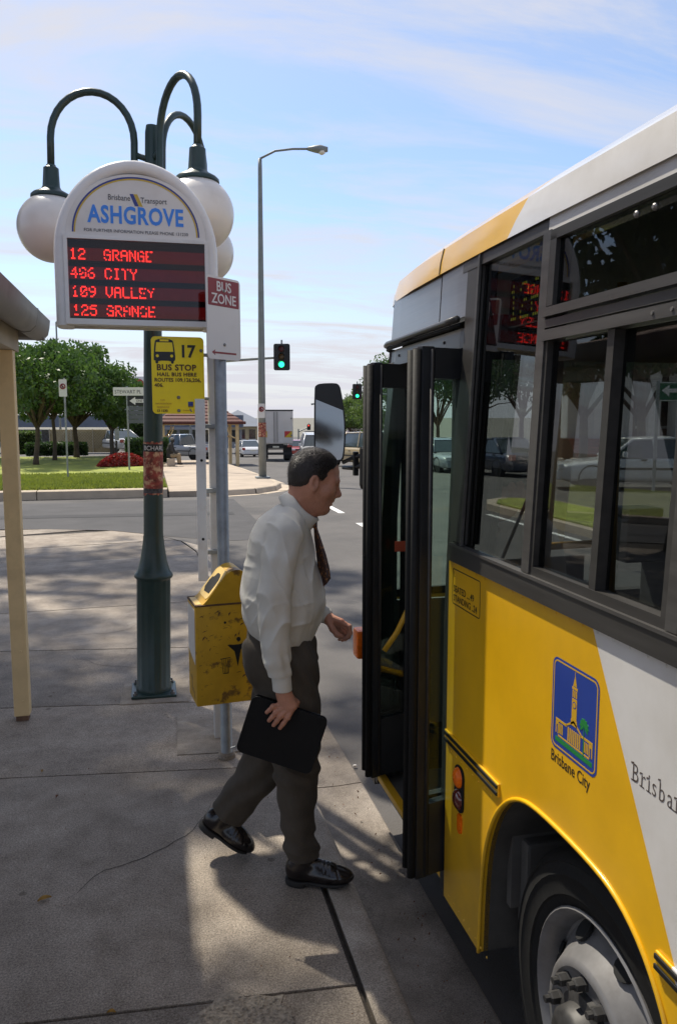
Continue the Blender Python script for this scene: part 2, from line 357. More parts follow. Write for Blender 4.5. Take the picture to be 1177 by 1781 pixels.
# ---- far corner: lawn, kerb, paths
def far(x, y, h=-.1):
    p = on_ground(x, y, h); return p
M_lawn = mat('lawn', (.24, .27, .038), .95, var=.35, scale=3.5, bump=.6, bscale=45, dirt=(.10, .13, .03), dscale=.5, damt=.7)
YK = 19.7
def lawn_edge(x): return YK+(-x)*.02 if x < 1 else YK
lx = [-40, -25, -15, -10, -7, -5, -3.5, -2, -1, 0, .42]; ly = [0, .2, .6, 1.2, 2, 3.2, 5, 8, 12, 17, 22, 27]
sheet('lawn', lx, ly, lambda x, y: gz(y+YK)-.01+.10*min(1, y/8)+.02*math.sin(x*1.3+y*.9), M_lawn)
lw = bpy.data.objects['lawn']
for p in lw.data.vertices: p.co.y += YK+.30
M_path = mat('path_concrete', (.40, .325, .25), .9, var=.16, scale=1.5, bump=.3, bscale=60, dirt=(.26, .21, .165), dscale=.7, damt=.6)
# footpath of the far corner, with a rounded nose towards the crossing
nose = [(.45, YK+.05), (1.6, YK+.05), (2.6, YK+.55), (3.25, YK+1.5), (3.62, YK+2.9), (3.75, YK+4.6), (3.85, YK+9), (4.0, YK+16), (4.1, YK+32), (.9, YK+32), (.55, YK+14)]
mb = MB(); tri = tessellate_polygon([[Vector((p[0], p[1], 0)) for p in nose]])
def ridge(poly, top, skirt, m, name, sub=True):
    bm = bmesh.new(); vs = [bm.verts.new((x, y, 0)) for x, y in poly]; f = bm.faces.new(vs)
    bmesh.ops.triangulate(bm, faces=[f]); bmesh.ops.subdivide_edges(bm, edges=list(bm.edges), cuts=3, use_grid_fill=True)
    for p in bm.verts: p.co.z = gz(p.co.y)+top
    ed = [e_ for e_ in bm.edges if e_.is_boundary]; ex = bmesh.ops.extrude_edge_only(bm, edges=ed)
    for p in ex['geom']:
        if isinstance(p, bmesh.types.BMVert): p.co.z -= skirt
    bmesh.ops.recalc_face_normals(bm, faces=bm.faces)
    me = bpy.data.meshes.new(name); bm.to_mesh(me); bm.free(); me.materials.append(m); o = bpy.data.objects.new(name, me); COL.objects.link(o); return o
tag(ridge(nose, .0, .2, M_path, 'far_footpath'), kind='structure')
# its kerb stones
M_fk = mat('far_kerb_concrete', (.47, .385, .29), .88, var=.14, scale=3, bump=.3, bscale=50, dirt=(.30, .25, .19), dscale=1.2, damt=.6)
fk = tag(obj('far_kerb', MB().box(-36, .35, YK+.10, YK+.25, -.3, -.14), M_dirtj), kind='structure')
for k in range(12):
    x0, x1 = .42-3.0*(k+1), .42-3.0*k-.02
    mb = MB(); P = [[Vector((x, YK+dy_, gz(YK)+z)) for x in (x0, x1)] for dy_, z in ((0, -.135), (.015, .055), (.05, .075), (.28, .075), (.30, -.14))]
    mb.grid(P); obj('kerb_stone', mb, M_fk, fk, auto=40)
pts = nose[1:8]
for (xa, ya), (xb, yb_) in zip(pts, pts[1:]):
    a = Vector((xa, ya)); b = Vector((xb, yb_)); t_ = (b-a).normalized(); n_ = Vector((t_.y, -t_.x))
    P = []
    for q in (a+t_*.01, (a+b)/2, b-t_*.01):
        P.append([Vector((q.x+n_.x*w_, q.y+n_.y*w_, gz(q.y)+z)) for w_, z in ((-.14, .004), (0.0, .004), (.03, -.02), (.06, -.135), (.34, -.13), (.36, -.2))])
    obj('kerb_stone', MB().grid(P), M_fk, fk, auto=40)
# ---- road markings: separate dashes and lines
def strip(name, x0, y0, x1, y1, w, m=M_white, h=.004):
    a = Vector((x0, y0)); b = Vector((x1, y1)); t_ = (b-a).normalized(); n_ = Vector((-t_.y, t_.x))*w/2; P = []
    for k in range(7):
        q = a.lerp(b, k/6); P.append([Vector((q.x+s_*n_.x, q.y+s_*n_.y, gz(q.y)-.14+h)) for s_ in (-1, 1)])
    o = obj(name, MB().grid(P), m); tag(o, kind='structure')
    if o.data.polygons[0].normal.z < 0: o.data.flip_normals()
    return o
for x, y in ((577, 884), (640, 919)):
    p = far(x, y, -.14); strip('lane_dash', p.x, p.y-.9, p.x+.02, p.y+.7, .13)
for k in range(5): strip('lane_dash', 3.95+.18*k, -9+4.2*k, 3.96+.18*k, -7.4+4.2*k, .13) if k < 4 else None
strip('edge_line', 6.45, -20, 6.45, 14.5, .11)
M_shadow = mat('road_shadow_tone', (.035, .034, .036), .7, var=.3, scale=20)  # thin shadow across the road, painted as a dark strip
p, q = far(560, 849, -.14), far(648, 856, -.14); strip('shadow_line', p.x, p.y, q.x+4, q.y-.4, .10, M_shadow)
p, q = far(400, 906, -.14), far(10, 872, -.14)
# the side street has darker asphalt, and a still darker strip crosses it
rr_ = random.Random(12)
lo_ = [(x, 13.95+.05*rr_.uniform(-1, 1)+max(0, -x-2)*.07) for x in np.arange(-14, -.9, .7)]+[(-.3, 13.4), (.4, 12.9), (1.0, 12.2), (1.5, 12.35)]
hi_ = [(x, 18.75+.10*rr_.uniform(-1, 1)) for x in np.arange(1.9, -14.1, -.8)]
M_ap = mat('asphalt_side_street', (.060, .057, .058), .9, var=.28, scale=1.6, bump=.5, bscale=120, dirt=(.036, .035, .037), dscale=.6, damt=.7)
zf_ = lambda x, y: gz(y)-.14+.004
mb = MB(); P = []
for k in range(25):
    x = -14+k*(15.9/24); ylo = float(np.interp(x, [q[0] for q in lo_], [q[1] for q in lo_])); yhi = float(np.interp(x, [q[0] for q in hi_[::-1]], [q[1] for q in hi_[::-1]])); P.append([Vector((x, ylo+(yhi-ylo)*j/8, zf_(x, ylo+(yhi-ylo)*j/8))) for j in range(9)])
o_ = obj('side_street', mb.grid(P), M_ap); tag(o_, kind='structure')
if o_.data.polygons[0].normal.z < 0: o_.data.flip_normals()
P = [[Vector((x, 15.9-.07*x+w_, zf_(x, 15.9-.07*x+w_)+.004)) for w_ in (-.22, .22)] for x in np.arange(-14, 2.2, .6)]
o_ = obj('road_strip', MB().grid(P), mat('asphalt_strip', (.035, .034, .036), .9, var=.25, scale=2, bump=.5, bscale=120)); tag(o_, kind='structure')
if o_.data.polygons[0].normal.z < 0: o_.data.flip_normals()
# ---- median strip and opposite verge seen through the bus
med = [(6.75, -30), (6.75, 15.2), (7.1, 16.0), (7.6, 16.3), (8.1, 16.0), (8.45, 15.2), (8.45, -30)]
tag(ridge(med, -.01, .2, M_fk, 'median'), kind='structure')
medg = [(6.92, -29), (6.92, 15.1), (7.25, 15.75), (7.6, 15.95), (7.95, 15.75), (8.28, 15.1), (8.28, -29)]
tag(ridge(medg, .02, .05, M_lawn, 'median_lawn'), kind='structure')
tag(ridge([(15.2, -30), (15.2, 60), (60, 60), (60, -30)], .0, .2, M_path, 'opposite_footpath'), kind='structure')
# ================================================================== BUS
BUS = thing('bus', 'yellow and white city bus with open folding front door at the kerb', 'bus', (2.19, 2.0, -.14))
XC = 2.19
def taper(Y): return .018*max(0.0, Y-1.85)+.030*max(0.0, Y-2.42)
def bxs(Y, z):
    t = max(0.0, z-1.31); k = taper(Y)
    x = .94+.042*t+k*min(1.0, t/.85)
    if Y > 3.3: x += .06*((Y-3.3)/.2)**2
    return x
def sp(mb, Y0, Y1, z0, z1, o0=0.0, o1=.02, side=1, ny=1, nz=1):
    """curved plate on the bus side between offsets o0 (outer) and o1 (inner)"""
    def q(Y, z, o):
        x = bxs(Y, z)+o; return Vector((x if side == 1 else 2*XC-x, Y, z))
    A = [[q(Y0+(Y1-Y0)*i/ny, z0+(z1-z0)*j/nz, o0) for j in range(nz+1)] for i in range(ny+1)]
    B = [[q(Y0+(Y1-Y0)*i/ny, z0+(z1-z0)*j/nz, o1) for j in range(nz+1)] for i in range(ny+1)]
    n = (ny+1)*(nz+1); o = len(mb.v); mb.grid(A); mb.grid(B)
    per = [i*(nz+1) for i in range(ny+1)]+[ny*(nz+1)+j for j in range(1, nz+1)]+[i*(nz+1)+nz for i in range(ny-1, -1, -1)]+[j for j in range(nz-1, 0, -1)]
    for a, b in zip(per, per[1:]+per[:1]): mb.f.append((o+a, o+b, o+n+b, o+n+a))
    return mb
def two_tone(name, ya, za, k):
    """factory paint: yellow nose, white behind a slanting edge"""
    m, t, b = nodes_of(name); l = t.links.new
    tcn = t.nodes.new('ShaderNodeTexCoord'); sx_ = t.nodes.new('ShaderNodeSeparateXYZ'); l(tcn.outputs['Object'], sx_.inputs[0])
    f1 = t.nodes.new('ShaderNodeMath'); f1.operation = 'MULTIPLY_ADD'; l(sx_.outputs[2], f1.inputs[0]); f1.inputs[1].default_value = -k; f1.inputs[2].default_value = -(ya-2.0)+k*(za+.14)
    f2 = t.nodes.new('ShaderNodeMath'); f2.operation = 'ADD'; l(sx_.outputs[1], f2.inputs[0]); l(f1.outputs[0], f2.inputs[1])
    f3 = t.nodes.new('ShaderNodeMath'); f3.operation = 'GREATER_THAN'; l(f2.outputs[0], f3.inputs[0]); f3.inputs[1].default_value = 0
    nz = t.nodes.new('ShaderNodeTexNoise'); nz.inputs['Scale'].default_value = 3; nz.inputs['Detail'].default_value = 8; nz.inputs['Roughness'].default_value = .65; l(tcn.outputs['Object'], nz.inputs['Vector'])
    mm = t.nodes.new('ShaderNodeMix'); mm.data_type = 'RGBA'; l(f3.outputs[0], mm.inputs['Factor']); mm.inputs[6].default_value = (.70, .68, .655, 1); mm.inputs[7].default_value = (.82, .45, .004, 1)
    rp = t.nodes.new('ShaderNodeValToRGB'); rp.color_ramp.elements[0].position = .3; rp.color_ramp.elements[0].color = (.80, .78, .74, 1); rp.color_ramp.elements[1].position = .62; l(nz.outputs[0], rp.inputs[0])
    ml = t.nodes.new('ShaderNodeMix'); ml.data_type = 'RGBA'; ml.blend_type = 'MULTIPLY'; ml.inputs['Factor'].default_value = .8; l(mm.outputs[2], ml.inputs[6]); l(rp.outputs[0], ml.inputs[7]); l(ml.outputs[2], b.inputs['Base Color'])
    # road grime thrown up on the lower skirt
    gn = t.nodes.new('ShaderNodeTexNoise'); gn.inputs['Scale'].default_value = 9; gn.inputs['Detail'].default_value = 9; gn.inputs['Roughness'].default_value = .7; l(tcn.outputs['Object'], gn.inputs['Vector'])
    gm = t.nodes.new('ShaderNodeMapRange'); l(sx_.outputs[2], gm.inputs['Value']); gm.inputs['From Min'].default_value = .25; gm.inputs['From Max'].default_value = .85; gm.inputs['To Min'].default_value = .62; gm.inputs['To Max'].default_value = .0
    gp_ = t.nodes.new('ShaderNodeMath'); gp_.operation = 'MULTIPLY'; l(gm.outputs[0], gp_.inputs[0]); l(gn.outputs[0], gp_.inputs[1]); gp_.use_clamp = True
    gx_ = t.nodes.new('ShaderNodeMix'); gx_.data_type = 'RGBA'; l(gp_.outputs[0], gx_.inputs['Factor']); l(ml.outputs[2], gx_.inputs[6]); gx_.inputs[7].default_value = (.16, .12, .075, 1); l(gx_.outputs[2], b.inputs['Base Color'])
    mr = t.nodes.new('ShaderNodeMapRange'); l(nz.outputs[0], mr.inputs['Value']); mr.inputs['To Min'].default_value = .22; mr.inputs['To Max'].default_value = .48; l(mr.outputs[0], b.inputs['Roughness'])
    b.inputs['Coat Weight'].default_value = .35; b.inputs['Coat Roughness'].default_value = .12
    n3 = t.nodes.new('ShaderNodeTexNoise'); n3.inputs['Scale'].default_value = 2.2; l(tcn.outputs['Object'], n3.inputs['Vector'])
    bp = t.nodes.new('ShaderNodeBump'); bp.inputs['Strength'].default_value = .10; bp.inputs['Distance'].default_value = .02; l(n3.outputs[0], bp.inputs['Height']); l(bp.outputs[0], b.inputs['Normal'])
    return m
M_paint = two_tone('bus_paint_yellow_white', 1.202, .721, .573)
M_roofp = two_tone('bus_roof_paint', 2.07, 2.275, -1.08)
M_yel = mat('bus_yellow', (.70, .39, .008), .32, var=.06, coat=.3)
M_alu = mat('window_aluminium', (.050, .047, .044), .40, metal=.35, var=.25, scale=30, stretch=(1, .08, 1), bump=.05, bscale=30, dirt=(.04, .04, .04), dscale=4, damt=.5)
M_alu2 = mat('pale_aluminium', (.095, .09, .085), .36, metal=.5, var=.2, scale=40, stretch=(1, .06, 1), dirt=(.16, .155, .15), dscale=5, damt=.4)
M_brush = mat('brushed_steel_panel', (.30, .29, .29), .30, metal=.9, var=.16, scale=60, stretch=(.2, .03, 1), bump=.05, bscale=160, dirt=(.22, .21, .21), dscale=2.2, damt=.4)
M_doorf = mat('door_black_frame', (.020, .021, .023), .36, var=.25, scale=10, bump=.02, bscale=30)
M_win = glass('bus_window_glass', (.47, .49, .485), 1.45)
M_wsc = glass('windscreen_glass', (.86, .90, .88), 1.45)
M_doorg = glass('door_glass', (.82, .88, .85), 1.42)
M_int = mat('bus_interior_grey', (.10, .10, .10), .8, var=.15, scale=4)
M_intl = mat('bus_ceiling_lining', (.34, .33, .31), .8, var=.1, scale=4)
M_hand = mat('yellow_handrail', (.62, .34, .02), .35, var=.1)
M_amber = mat('amber_lens', (.85, .15, .003), .25, var=.25, scale=40, spec=.35, coat=.0, bump=.3, bscale=120)
M_redl = mat('red_lens', (.09, .008, .006), .15, var=.3, scale=40, spec=.8, coat=.6)

# lower side skirt with the wheel arch cut out
archpts = [(2.105, .14), (2.095, .42), (2.045, .58), (1.965, .69), (1.865, .755), (1.75, .777), (1.50, .777), (1.385, .755), (1.285, .69), (1.205, .58), (1.155, .42), (1.145, .14)]
def smooth_path(P, it=2):
    for _ in range(it):
        Q = [P[0]]
        for a, b in zip(P, P[1:]): Q += [(a[0]*.75+b[0]*.25, a[1]*.75+b[1]*.25), (a[0]*.25+b[0]*.75, a[1]*.25+b[1]*.75)]
        P = Q+[P[-1]]
    return P
ar = smooth_path(archpts)
out = [(2.405, 1.312), (2.405, .14)]+ar+[(-4.0, .14), (-8, .14), (-8, 1.312)]
obj('side_panel', MB().prism([(-y, z) for y, z in out], (.94, 0, 0), (0, -1, 0), EZ, (.03, 0, 0)), M_paint, BUS)
obj('arch_lip', MB().tube([(.9385, y, z) for y, z in ar], .0065, 8), M_paint, BUS, smooth=True)
mb = MB(); P = []
for xx in (.955, 1.35): P.append([Vector((xx, y, z)) for y, z in ar])
obj('arch_liner', mb.grid(P), mat('dusty_liner', (.07, .066, .06), .85, var=.35, scale=7), BUS, smooth=True)
mb = MB().box(1.02, 1.30, 2.06, 2.09, .30, .74).bbox(1.05, 1.28, 2.02, 2.075, .20, .52, .01).box(1.30, 1.36, 1.12, 2.12, .1, .78)
obj('wheel_well_plate', mb, mat('dusty_black_plate', (.10, .095, .088), .8, var=.3, scale=6), BUS)
# rub rail: two black beads on a yellow bar
for Y0, Y1 in ((1.985, 2.405), (-8, 1.262)):
    obj('rub_rail', MB().bbox(.933, .94, Y0, Y1, .697, .737, .003), M_paint, BUS)
    for z in (.706, .727): obj('rub_rail_bead', MB().bbox(.929, .934, Y0+.002, Y1-.002, z-.0055, z+.0055, .002), M_rubber, BUS)
# sill rail and pillars
mb = MB(); sp(mb, -8, 2.40, 1.312, 1.362, -.012, .03, ny=1); obj('sill_rail', mb, M_alu, BUS)
mb = MB(); sp(mb, -8, 2.38, 1.362, 1.370, -.016, .01); obj('sill_bead', mb, M_alu2, BUS)
mb = MB(); sp(mb, 2.288, 2.40, 1.375, 2.255, -.004, .05, nz=4); obj('pillar', mb, M_alu, BUS)
mb = MB(); sp(mb, 2.288, 2.300, 1.372, 2.252, -.012, .0, nz=4); obj('pillar_edge', mb, M_alu2, BUS)
mb = MB(); sp(mb, 1.838, 1.878, 1.372, 2.225, -.010, .05, nz=4); obj('pillar', mb, M_alu2, BUS)
obj('cant_rail', sp(MB(), 1.86, 2.44, 2.222, 2.262, -.006, .05, ny=4), M_alu2, BUS); obj('cant_rail', sp(MB(), -8, 1.858, 2.222, 2.262, -.006, .05, ny=4), M_paint, BUS)
mb = MB(); sp(mb, -8, 2.20, 2.263, 2.270, -.009, .0, ny=8); obj('drip_rail', mb, M_alu, BUS)
# window panes and frames
mb = MB(); sp(mb, 1.878, 2.288, 1.37, 2.224, .008, .014); obj('window_pane', mb, M_win, BUS)
wy = 1.838; k = 0
while wy > -7:
    a, b = wy-.555, wy; mid = (a+b)/2-.012
    wf = sp(MB(), a, b, 1.370, 1.392, -.006, .03)
    fr = obj('window_frame', wf, M_alu, BUS)
    for Y0, Y1, z0, z1, o in ((a, a+.018, 1.392, 1.955, -.006), (b-.014, b, 1.392, 1.955, -.006), (a, a+.03, 2.04, 2.22, -.010), (b-.03, b-.001, 2.04, 2.22, -.010), (a, b, 2.198, 2.222, -.010)):
        obj('frame_bar', sp(MB(), Y0, Y1, z0, z1, o, .03), M_alu, fr)
    obj('mullion', sp(MB(), mid-.013, mid+.013, 1.392, 1.955, -.004, .03), M_alu, fr)
    for z0, z1, o in ((1.956, 1.982, -.016), (1.988, 2.008, -.010), (2.014, 2.036, -.018)): obj('transom', sp(MB(), a, b+.006, z0, z1, o, .03), M_alu2, fr)
    obj('window_pane', sp(MB(), mid+.013, b-.014, 1.392, 1.955, .010, .015), M_win, BUS)
    obj('window_pane', sp(MB(), a+.018, mid-.013, 1.392, 1.955, .022, .027), M_win, BUS)
    obj('window_pane', sp(MB(), a+.03, b-.03, 2.036, 2.198, .002, .007), M_win, BUS)
    if k > 0: obj('pillar', sp(MB(), b, b+.036, 1.372, 2.225, -.010, .05), M_alu2, BUS)
    wy = a-.038; k += 1
# hopper latch studs
for Y in (1.49, 1.43):
    obj('stud', MB().lathe([(.008, 0), (.008, .004), (.004, .008)], (bxs(Y, 2.18), Y, 2.178), 8, (-1, 0, 0)), M_bolt, BUS)
    obj('stud', MB().lathe([(.004, 0), (.004, .003)], (bxs(Y, 1.97)-.016, Y-.10, 1.969), 8, (-1, 0, 0)), M_bolt, BUS)
# brushed panels above the door
obj('header_panel', sp(MB(), 2.40, 2.655, 2.085, 2.262, -.004, .04, ny=3), M_brush, BUS)
obj('header_panel', sp(MB(), 2.672, 3.46, 2.085, 2.262, -.002, .04, ny=6), M_brush, BUS)
obj('panel_seam', sp(MB(), 2.655, 2.672, 2.085, 2.40-.14, .006, .04), M_rubber, BUS)
obj('header_rail', MB().tube([(bxs(Y, 2.08)-.02, Y, 2.078) for Y in np.linspace(2.43, 3.5, 12)], .012, 8), M_alu, BUS, smooth=True)
obj('header_gasket', MB().tube([(bxs(Y, 2.06)-.010, Y, 2.060) for Y in np.linspace(2.43, 3.5, 12)], .008, 8), M_rubber, BUS, smooth=True)
obj('door_header', sp(MB(), 2.44, 3.42, 1.985, 2.052, .006, .06, ny=6), M_alu2, BUS)
for Y in (2.62, 2.8, 2.98, 3.2): obj('screw', MB().lathe([(.006, 0), (.005, .004)], (bxs(Y, 2.02)+.006, Y, 2.022), 8, (-1, 0, 0)), M_blackp, BUS)
obj('door_jamb', sp(MB(), 2.405, 2.455, .14, 2.05, .004, .08, nz=4), M_doorf, BUS)
obj('door_jamb', sp(MB(), 3.26, 3.36, .14, 2.05, .01, .08, nz=4), M_doorf, BUS)
# roof
prof = [(.966, 2.255), (.971, 2.295), (.982, 2.342), (1.04, 2.388), (1.12, 2.424), (1.3, 2.492), (1.6, 2.545), (2.19, 2.575)]
prof += [(2*XC-x, z) for x, z in prof[-2::-1]]
P = []
for Y, dz, sh in [(y, 0, 0) for y in np.linspace(-8, 1.85, 9)]+[(2.2, 0, 0), (2.6, 0, 0), (3.0, 0, 0), (3.3, -.004, .012), (3.42, -.02, .03), (3.48, -.05, .06), (3.51, -.11, .09)]:
    tp = taper(Y)+sh
    P.append([Vector((x+(tp if x < XC else -tp)*(1-abs(0)) if abs(x-XC) > .3 else x, Y, max(z+dz*(1 if z > 2.3 else .3), 2.24))) for x, z in prof])
M_roofp.node_tree.nodes['Principled BSDF'].inputs['Coat Weight'].default_value = .9
obj('roof', MB().grid(P), M_roofp, BUS, auto=24)
obj('roof_seam', MB().tube([(p.x-.001, p.y, p.z+.001) for p in [Vector((x+.022, 2.663, z)) for x, z in prof[:3]]], .0025, 6), M_alu2, BUS)
mb = MB().grid([[Vector((x, y, 2.215)) for x in (1.08, 3.30)] for y in (-8, 3.3)]); obj('ceiling', mb, M_intl, BUS)
# front: panel, windscreen, pillars, destination glass
def front_y(x): return 3.52-.10*((x-XC)/1.25)**2
def fgrid(z0, z1, off=0.0, xa=1.0, xt=None, lean=0.0, n=12):
    xt = xa if xt is None else xt; rows = []
    for z, x0 in ((z0, xa), (z1, xt)):
        x1 = 2*XC-x0; rows.append([Vector((x0+(x1-x0)*i/n, front_y(x0+(x1-x0)*i/n)+off-lean*(z-.95), z)) for i in range(n+1)])
    return MB().grid(rows)
obj('front_panel', fgrid(.14, .97, 0, .97), M_yel, BUS, smooth=True)
obj('windscreen', fgrid(.97, 2.03, -.01, 1.02, 1.07, .03), M_wsc, BUS, smooth=True)
obj('destination_glass', fgrid(2.03, 2.34, -.03, 1.08, 1.12, .03), M_blackp, BUS, smooth=True)
for x in (1.01, 2.19, 3.37): obj('windscreen_pillar', MB().tube([(x, front_y(x)-.005, .95), (x+(.05 if x < 2 else -.05 if x > 3 else 0), front_y(x)-.04, 2.06)], .028 if x != 2.19 else .012, 8), M_doorf, BUS)
obj('windscreen_frame', MB().tube([(x, front_y(x), .965) for x in np.linspace(1.0, 3.38, 12)], .02, 6), M_rubber, BUS)
obj('bumper', MB().prism([(front_y(x)+.04, x) for x in np.linspace(.95, 3.43, 10)]+[(3.30, 3.43), (3.30, .95)], (0, 0, .12), EY, EX, (0, 0, .24)), M_doorf, BUS)
for a, b in (((1.62, 3.545, .99), (1.78, 3.50, 1.42)), ((2.5, 3.545, .99), (2.75, 3.50, 1.42))):
    wp = obj('wiper', MB().tube([a, b], .009, 6), M_doorf, BUS); c_ = Vector(b); obj('blade', MB().box(c_.x-.006, c_.x+.006, c_.y-.01, c_.y+.01, c_.z-.28, c_.z+.24), M_rubber, wp)
for x in (1.2, 3.18): obj('headlight', MB().lathe([(.10, 0), (.10, .02), (.05, .035)], (x, front_y(x)+.0, .55), 16, (0, 1, 0)), M_wpaint, BUS)
il = obj('indicator', MB().bbox(.893, .945, 3.40, 3.49, .672, .806, .014), M_amber, BUS, auto=50)
# far side, tail, floor
mb = MB().box(2*XC-.97, 2*XC-.94, -8, 3.42, .14, 1.35); obj('side_panel', mb, M_yel, BUS)
obj('cant_rail', sp(MB(), -8, 3.42, 2.10, 2.262, 0, .04, side=-1, ny=8), M_yel, BUS)
for Y in np.arange(-7.9, 3.5, 1.26): obj('pillar', sp(MB(), Y, Y+.06, 1.35, 2.10, 0, .04, side=-1), M_alu, BUS)
for Y in np.arange(-7.84, 2.6, 1.26): obj('window_pane', sp(MB(), Y, min(Y+1.2, 3.38), 1.35, 2.10, .01, .016, side=-1), M_win, BUS)
obj('rear_panel', MB().box(.97, 3.41, -8.05, -8.0, .14, 2.5), M_yel, BUS)
obj('floor', MB().box(1.42, 3.40, -7.98, 3.30, .42, .50).box(.975, 1.42, -7.98, 1.13, .42, .50), M_int, BUS)
obj('front_lining', MB().box(1.0, 3.36, 3.36, 3.38, .14, .95).box(1.02, 1.04, 3.28, 3.38, .14, 2.0), M_int, BUS)
obj('step', MB().box(.985, 1.43, 2.42, 3.30, .10, .165), M_int, BUS)
obj('step_riser', MB().box(1.40, 1.43, 2.42, 3.30, .165, .42).box(.98, 1.43, 2.41, 2.425, .14, 1.3), M_int, BUS)
obj('step_nosing', MB().bbox(.952, .988, 2.44, 3.28, .158, .185, .005), M_hand, BUS)
obj('step_nosing', MB().bbox(1.385, 1.425, 2.44, 3.28, .50, .52, .005), M_hand, BUS)
obj('dashboard', MB().bbox(1.45, 3.36, 3.02, 3.38, .5, 1.03, .03).bbox(2.3, 3.3, 2.9, 3.3, .9, 1.10, .04), M_int, BUS)
obj('cab_partition', MB().bbox(2.05, 2.09, 2.2, 3.0, .5, 1.18, .01), M_int, BUS)
obj('ticket_machine', MB().bbox(1.86, 2.06, 2.82, 3.02, 1.18, 1.36, .012).bbox(1.88, 2.04, 2.84, 2.98, 1.36, 1.40, .01), mat('machine_grey', (.20, .21, .22), .5), BUS)
obj('handrail', MB().tube([(1.52, 2.95, .5), (1.52, 2.95, 1.20), (1.56, 2.95, 1.24), (2.0, 2.95, 1.25)], .016, 10), M_hand, BUS, smooth=True)
obj('handrail', MB().tube([(1.50, 2.36, .5), (1.50, 2.36, 2.2)], .016, 10), M_hand, BUS, smooth=True)
sw = obj('steering_wheel', MB().tube([(2.85+.23*math.cos(a), 2.78+.21*math.sin(a), 1.12+.07*math.sin(a)) for a in np.linspace(0, 2*math.pi, 25)], .014, 8), M_rubber, BUS)
obj('column', MB().cyl((2.85, 2.78, 1.10), (2.85, 3.05, .7), .03), M_rubber, sw)
M_seat = mat('seat_moquette', (.03, .045, .09), .95, var=.5, scale=30)
for Y in (.75, -.1, -.95, -1.8, -2.65):
    for X_ in (1.2, 1.62, 2.75, 3.16):
        st = obj('seat', MB().bbox(X_-.2, X_+.2, Y, Y+.42, .84, .93, .03), M_seat, BUS); obj('seat_back', MB().bbox(X_-.2, X_+.2, Y-.06, Y+.02, .86, 1.52, .03), M_seat, st)
st = obj('driver_seat', MB().bbox(2.6, 3.08, 2.0, 2.45, .86, .98, .04), M_seat, BUS); obj('seat_back', MB().bbox(2.62, 3.06, 1.92, 2.02, .9, 1.62, .04), M_seat, st)
# folding door: two pairs of leaves standing open
def leaf(xa, ya, xb, yb, z0=.22, z1=1.99, fr=.035, t=.03, big=False):
    d = Vector((xb-xa, yb-ya, 0)); w = d.length; d.normalize(); n_ = Vector((-d.y, d.x, 0)); o = Vector((xa, ya, 0))
    M = Matrix((d, n_, EZ)).transposed().to_4x4(); M.translation = o
    fl = MB().bbox(0, fr, -t/2, t/2, z0, z1, .006, M).bbox(w-fr, w, -t/2, t/2, z0, z1, .006, M).box(fr, w-fr, -t/2, t/2, z0+.004, z0+.26, M).box(fr, w-fr, -t/2, t/2, z1-.10, z1-.004, M)
    lf = obj('door_leaf', fl, M_doorf, BUS, auto=40)
    obj('pane', MB().box(fr, w-fr, -.003, .003, z0+.26, z1-.10, M), M_doorg, lf)
    obj('rubber_edge', MB().tube([M @ Vector((-.010, 0, z0+.01)), M @ Vector((-.010, 0, z1-.01))], .014, 8), M_rubber, lf, smooth=True)
    for k, y_ in enumerate((.012, -.012)):
        obj('rib', MB().tube([M @ Vector((fr*.5+.012, y_*1.3, z0+.01)), M @ Vector((fr*.5+.012, y_*1.3, z1-.01))], .006, 6), M_alu, lf, smooth=True)
    return lf
leaf(.828, 2.40, 1.02, 2.455, fr=.05); leaf(.832, 2.462, 1.03, 2.50, fr=.05)
lf = leaf(.890, 3.165, 1.10, 3.235, fr=.045); leaf(.893, 3.23, 1.10, 3.28, fr=.045)
obj('grab_rail', MB().tube([at(668, 1132, 3.23), at(690, 1100, 3.24), at(716, 1045, 3.26), at(722, 1036, 3.30)], .012, 8), M_hand, BUS, smooth=True)
obj('grab_rail', MB().tube([(1.0, 2.53, .95), (1.0, 2.53, 1.5)], .012, 8), M_hand, BUS, smooth=True)
p = at(700, 950, 3.32); obj('door_notice', MB().box(p.x-.035, p.x+.04, p.y-.002, p.y+.002, p.z-.022, p.z+.022), mat('red_notice', (.32, .05, .02), .5), BUS)
# lamps on the side
sh = obj('side_lamp', MB().prism(rrect(.074, .152, .03, 8), (.935, 2.316, .508), (0, -1, 0), EZ, (.008, 0, 0)), M_rubber, BUS, auto=50)
for z0_, m_ in ((.622, M_amber), (.549, M_redl)):
    obj('lens', MB().add(*(lambda V_, F_: (V_, F_))([Vector((.934-.016*math.sqrt(max(0, 1-q*q)), 2.279+.031*q*math.cos(a_), z0_+.034*q*math.sin(a_))) for q in (0.01, .35, .6, .8, .93, 1.0) for a_ in np.linspace(0, 2*math.pi, 21)[:-1]], [(i*20+k, i*20+(k+1) % 20, (i+1)*20+(k+1) % 20, (i+1)*20+k) for i in range(5) for k in range(20)]+[tuple(range(20))])), m_, sh, smooth=True)
obj('reflector', MB().prism(rrect(.03, .065, .013), (.934, 2.285, .438), (0, -1, 0), EZ, (.006, 0, 0)), M_amber, BUS)
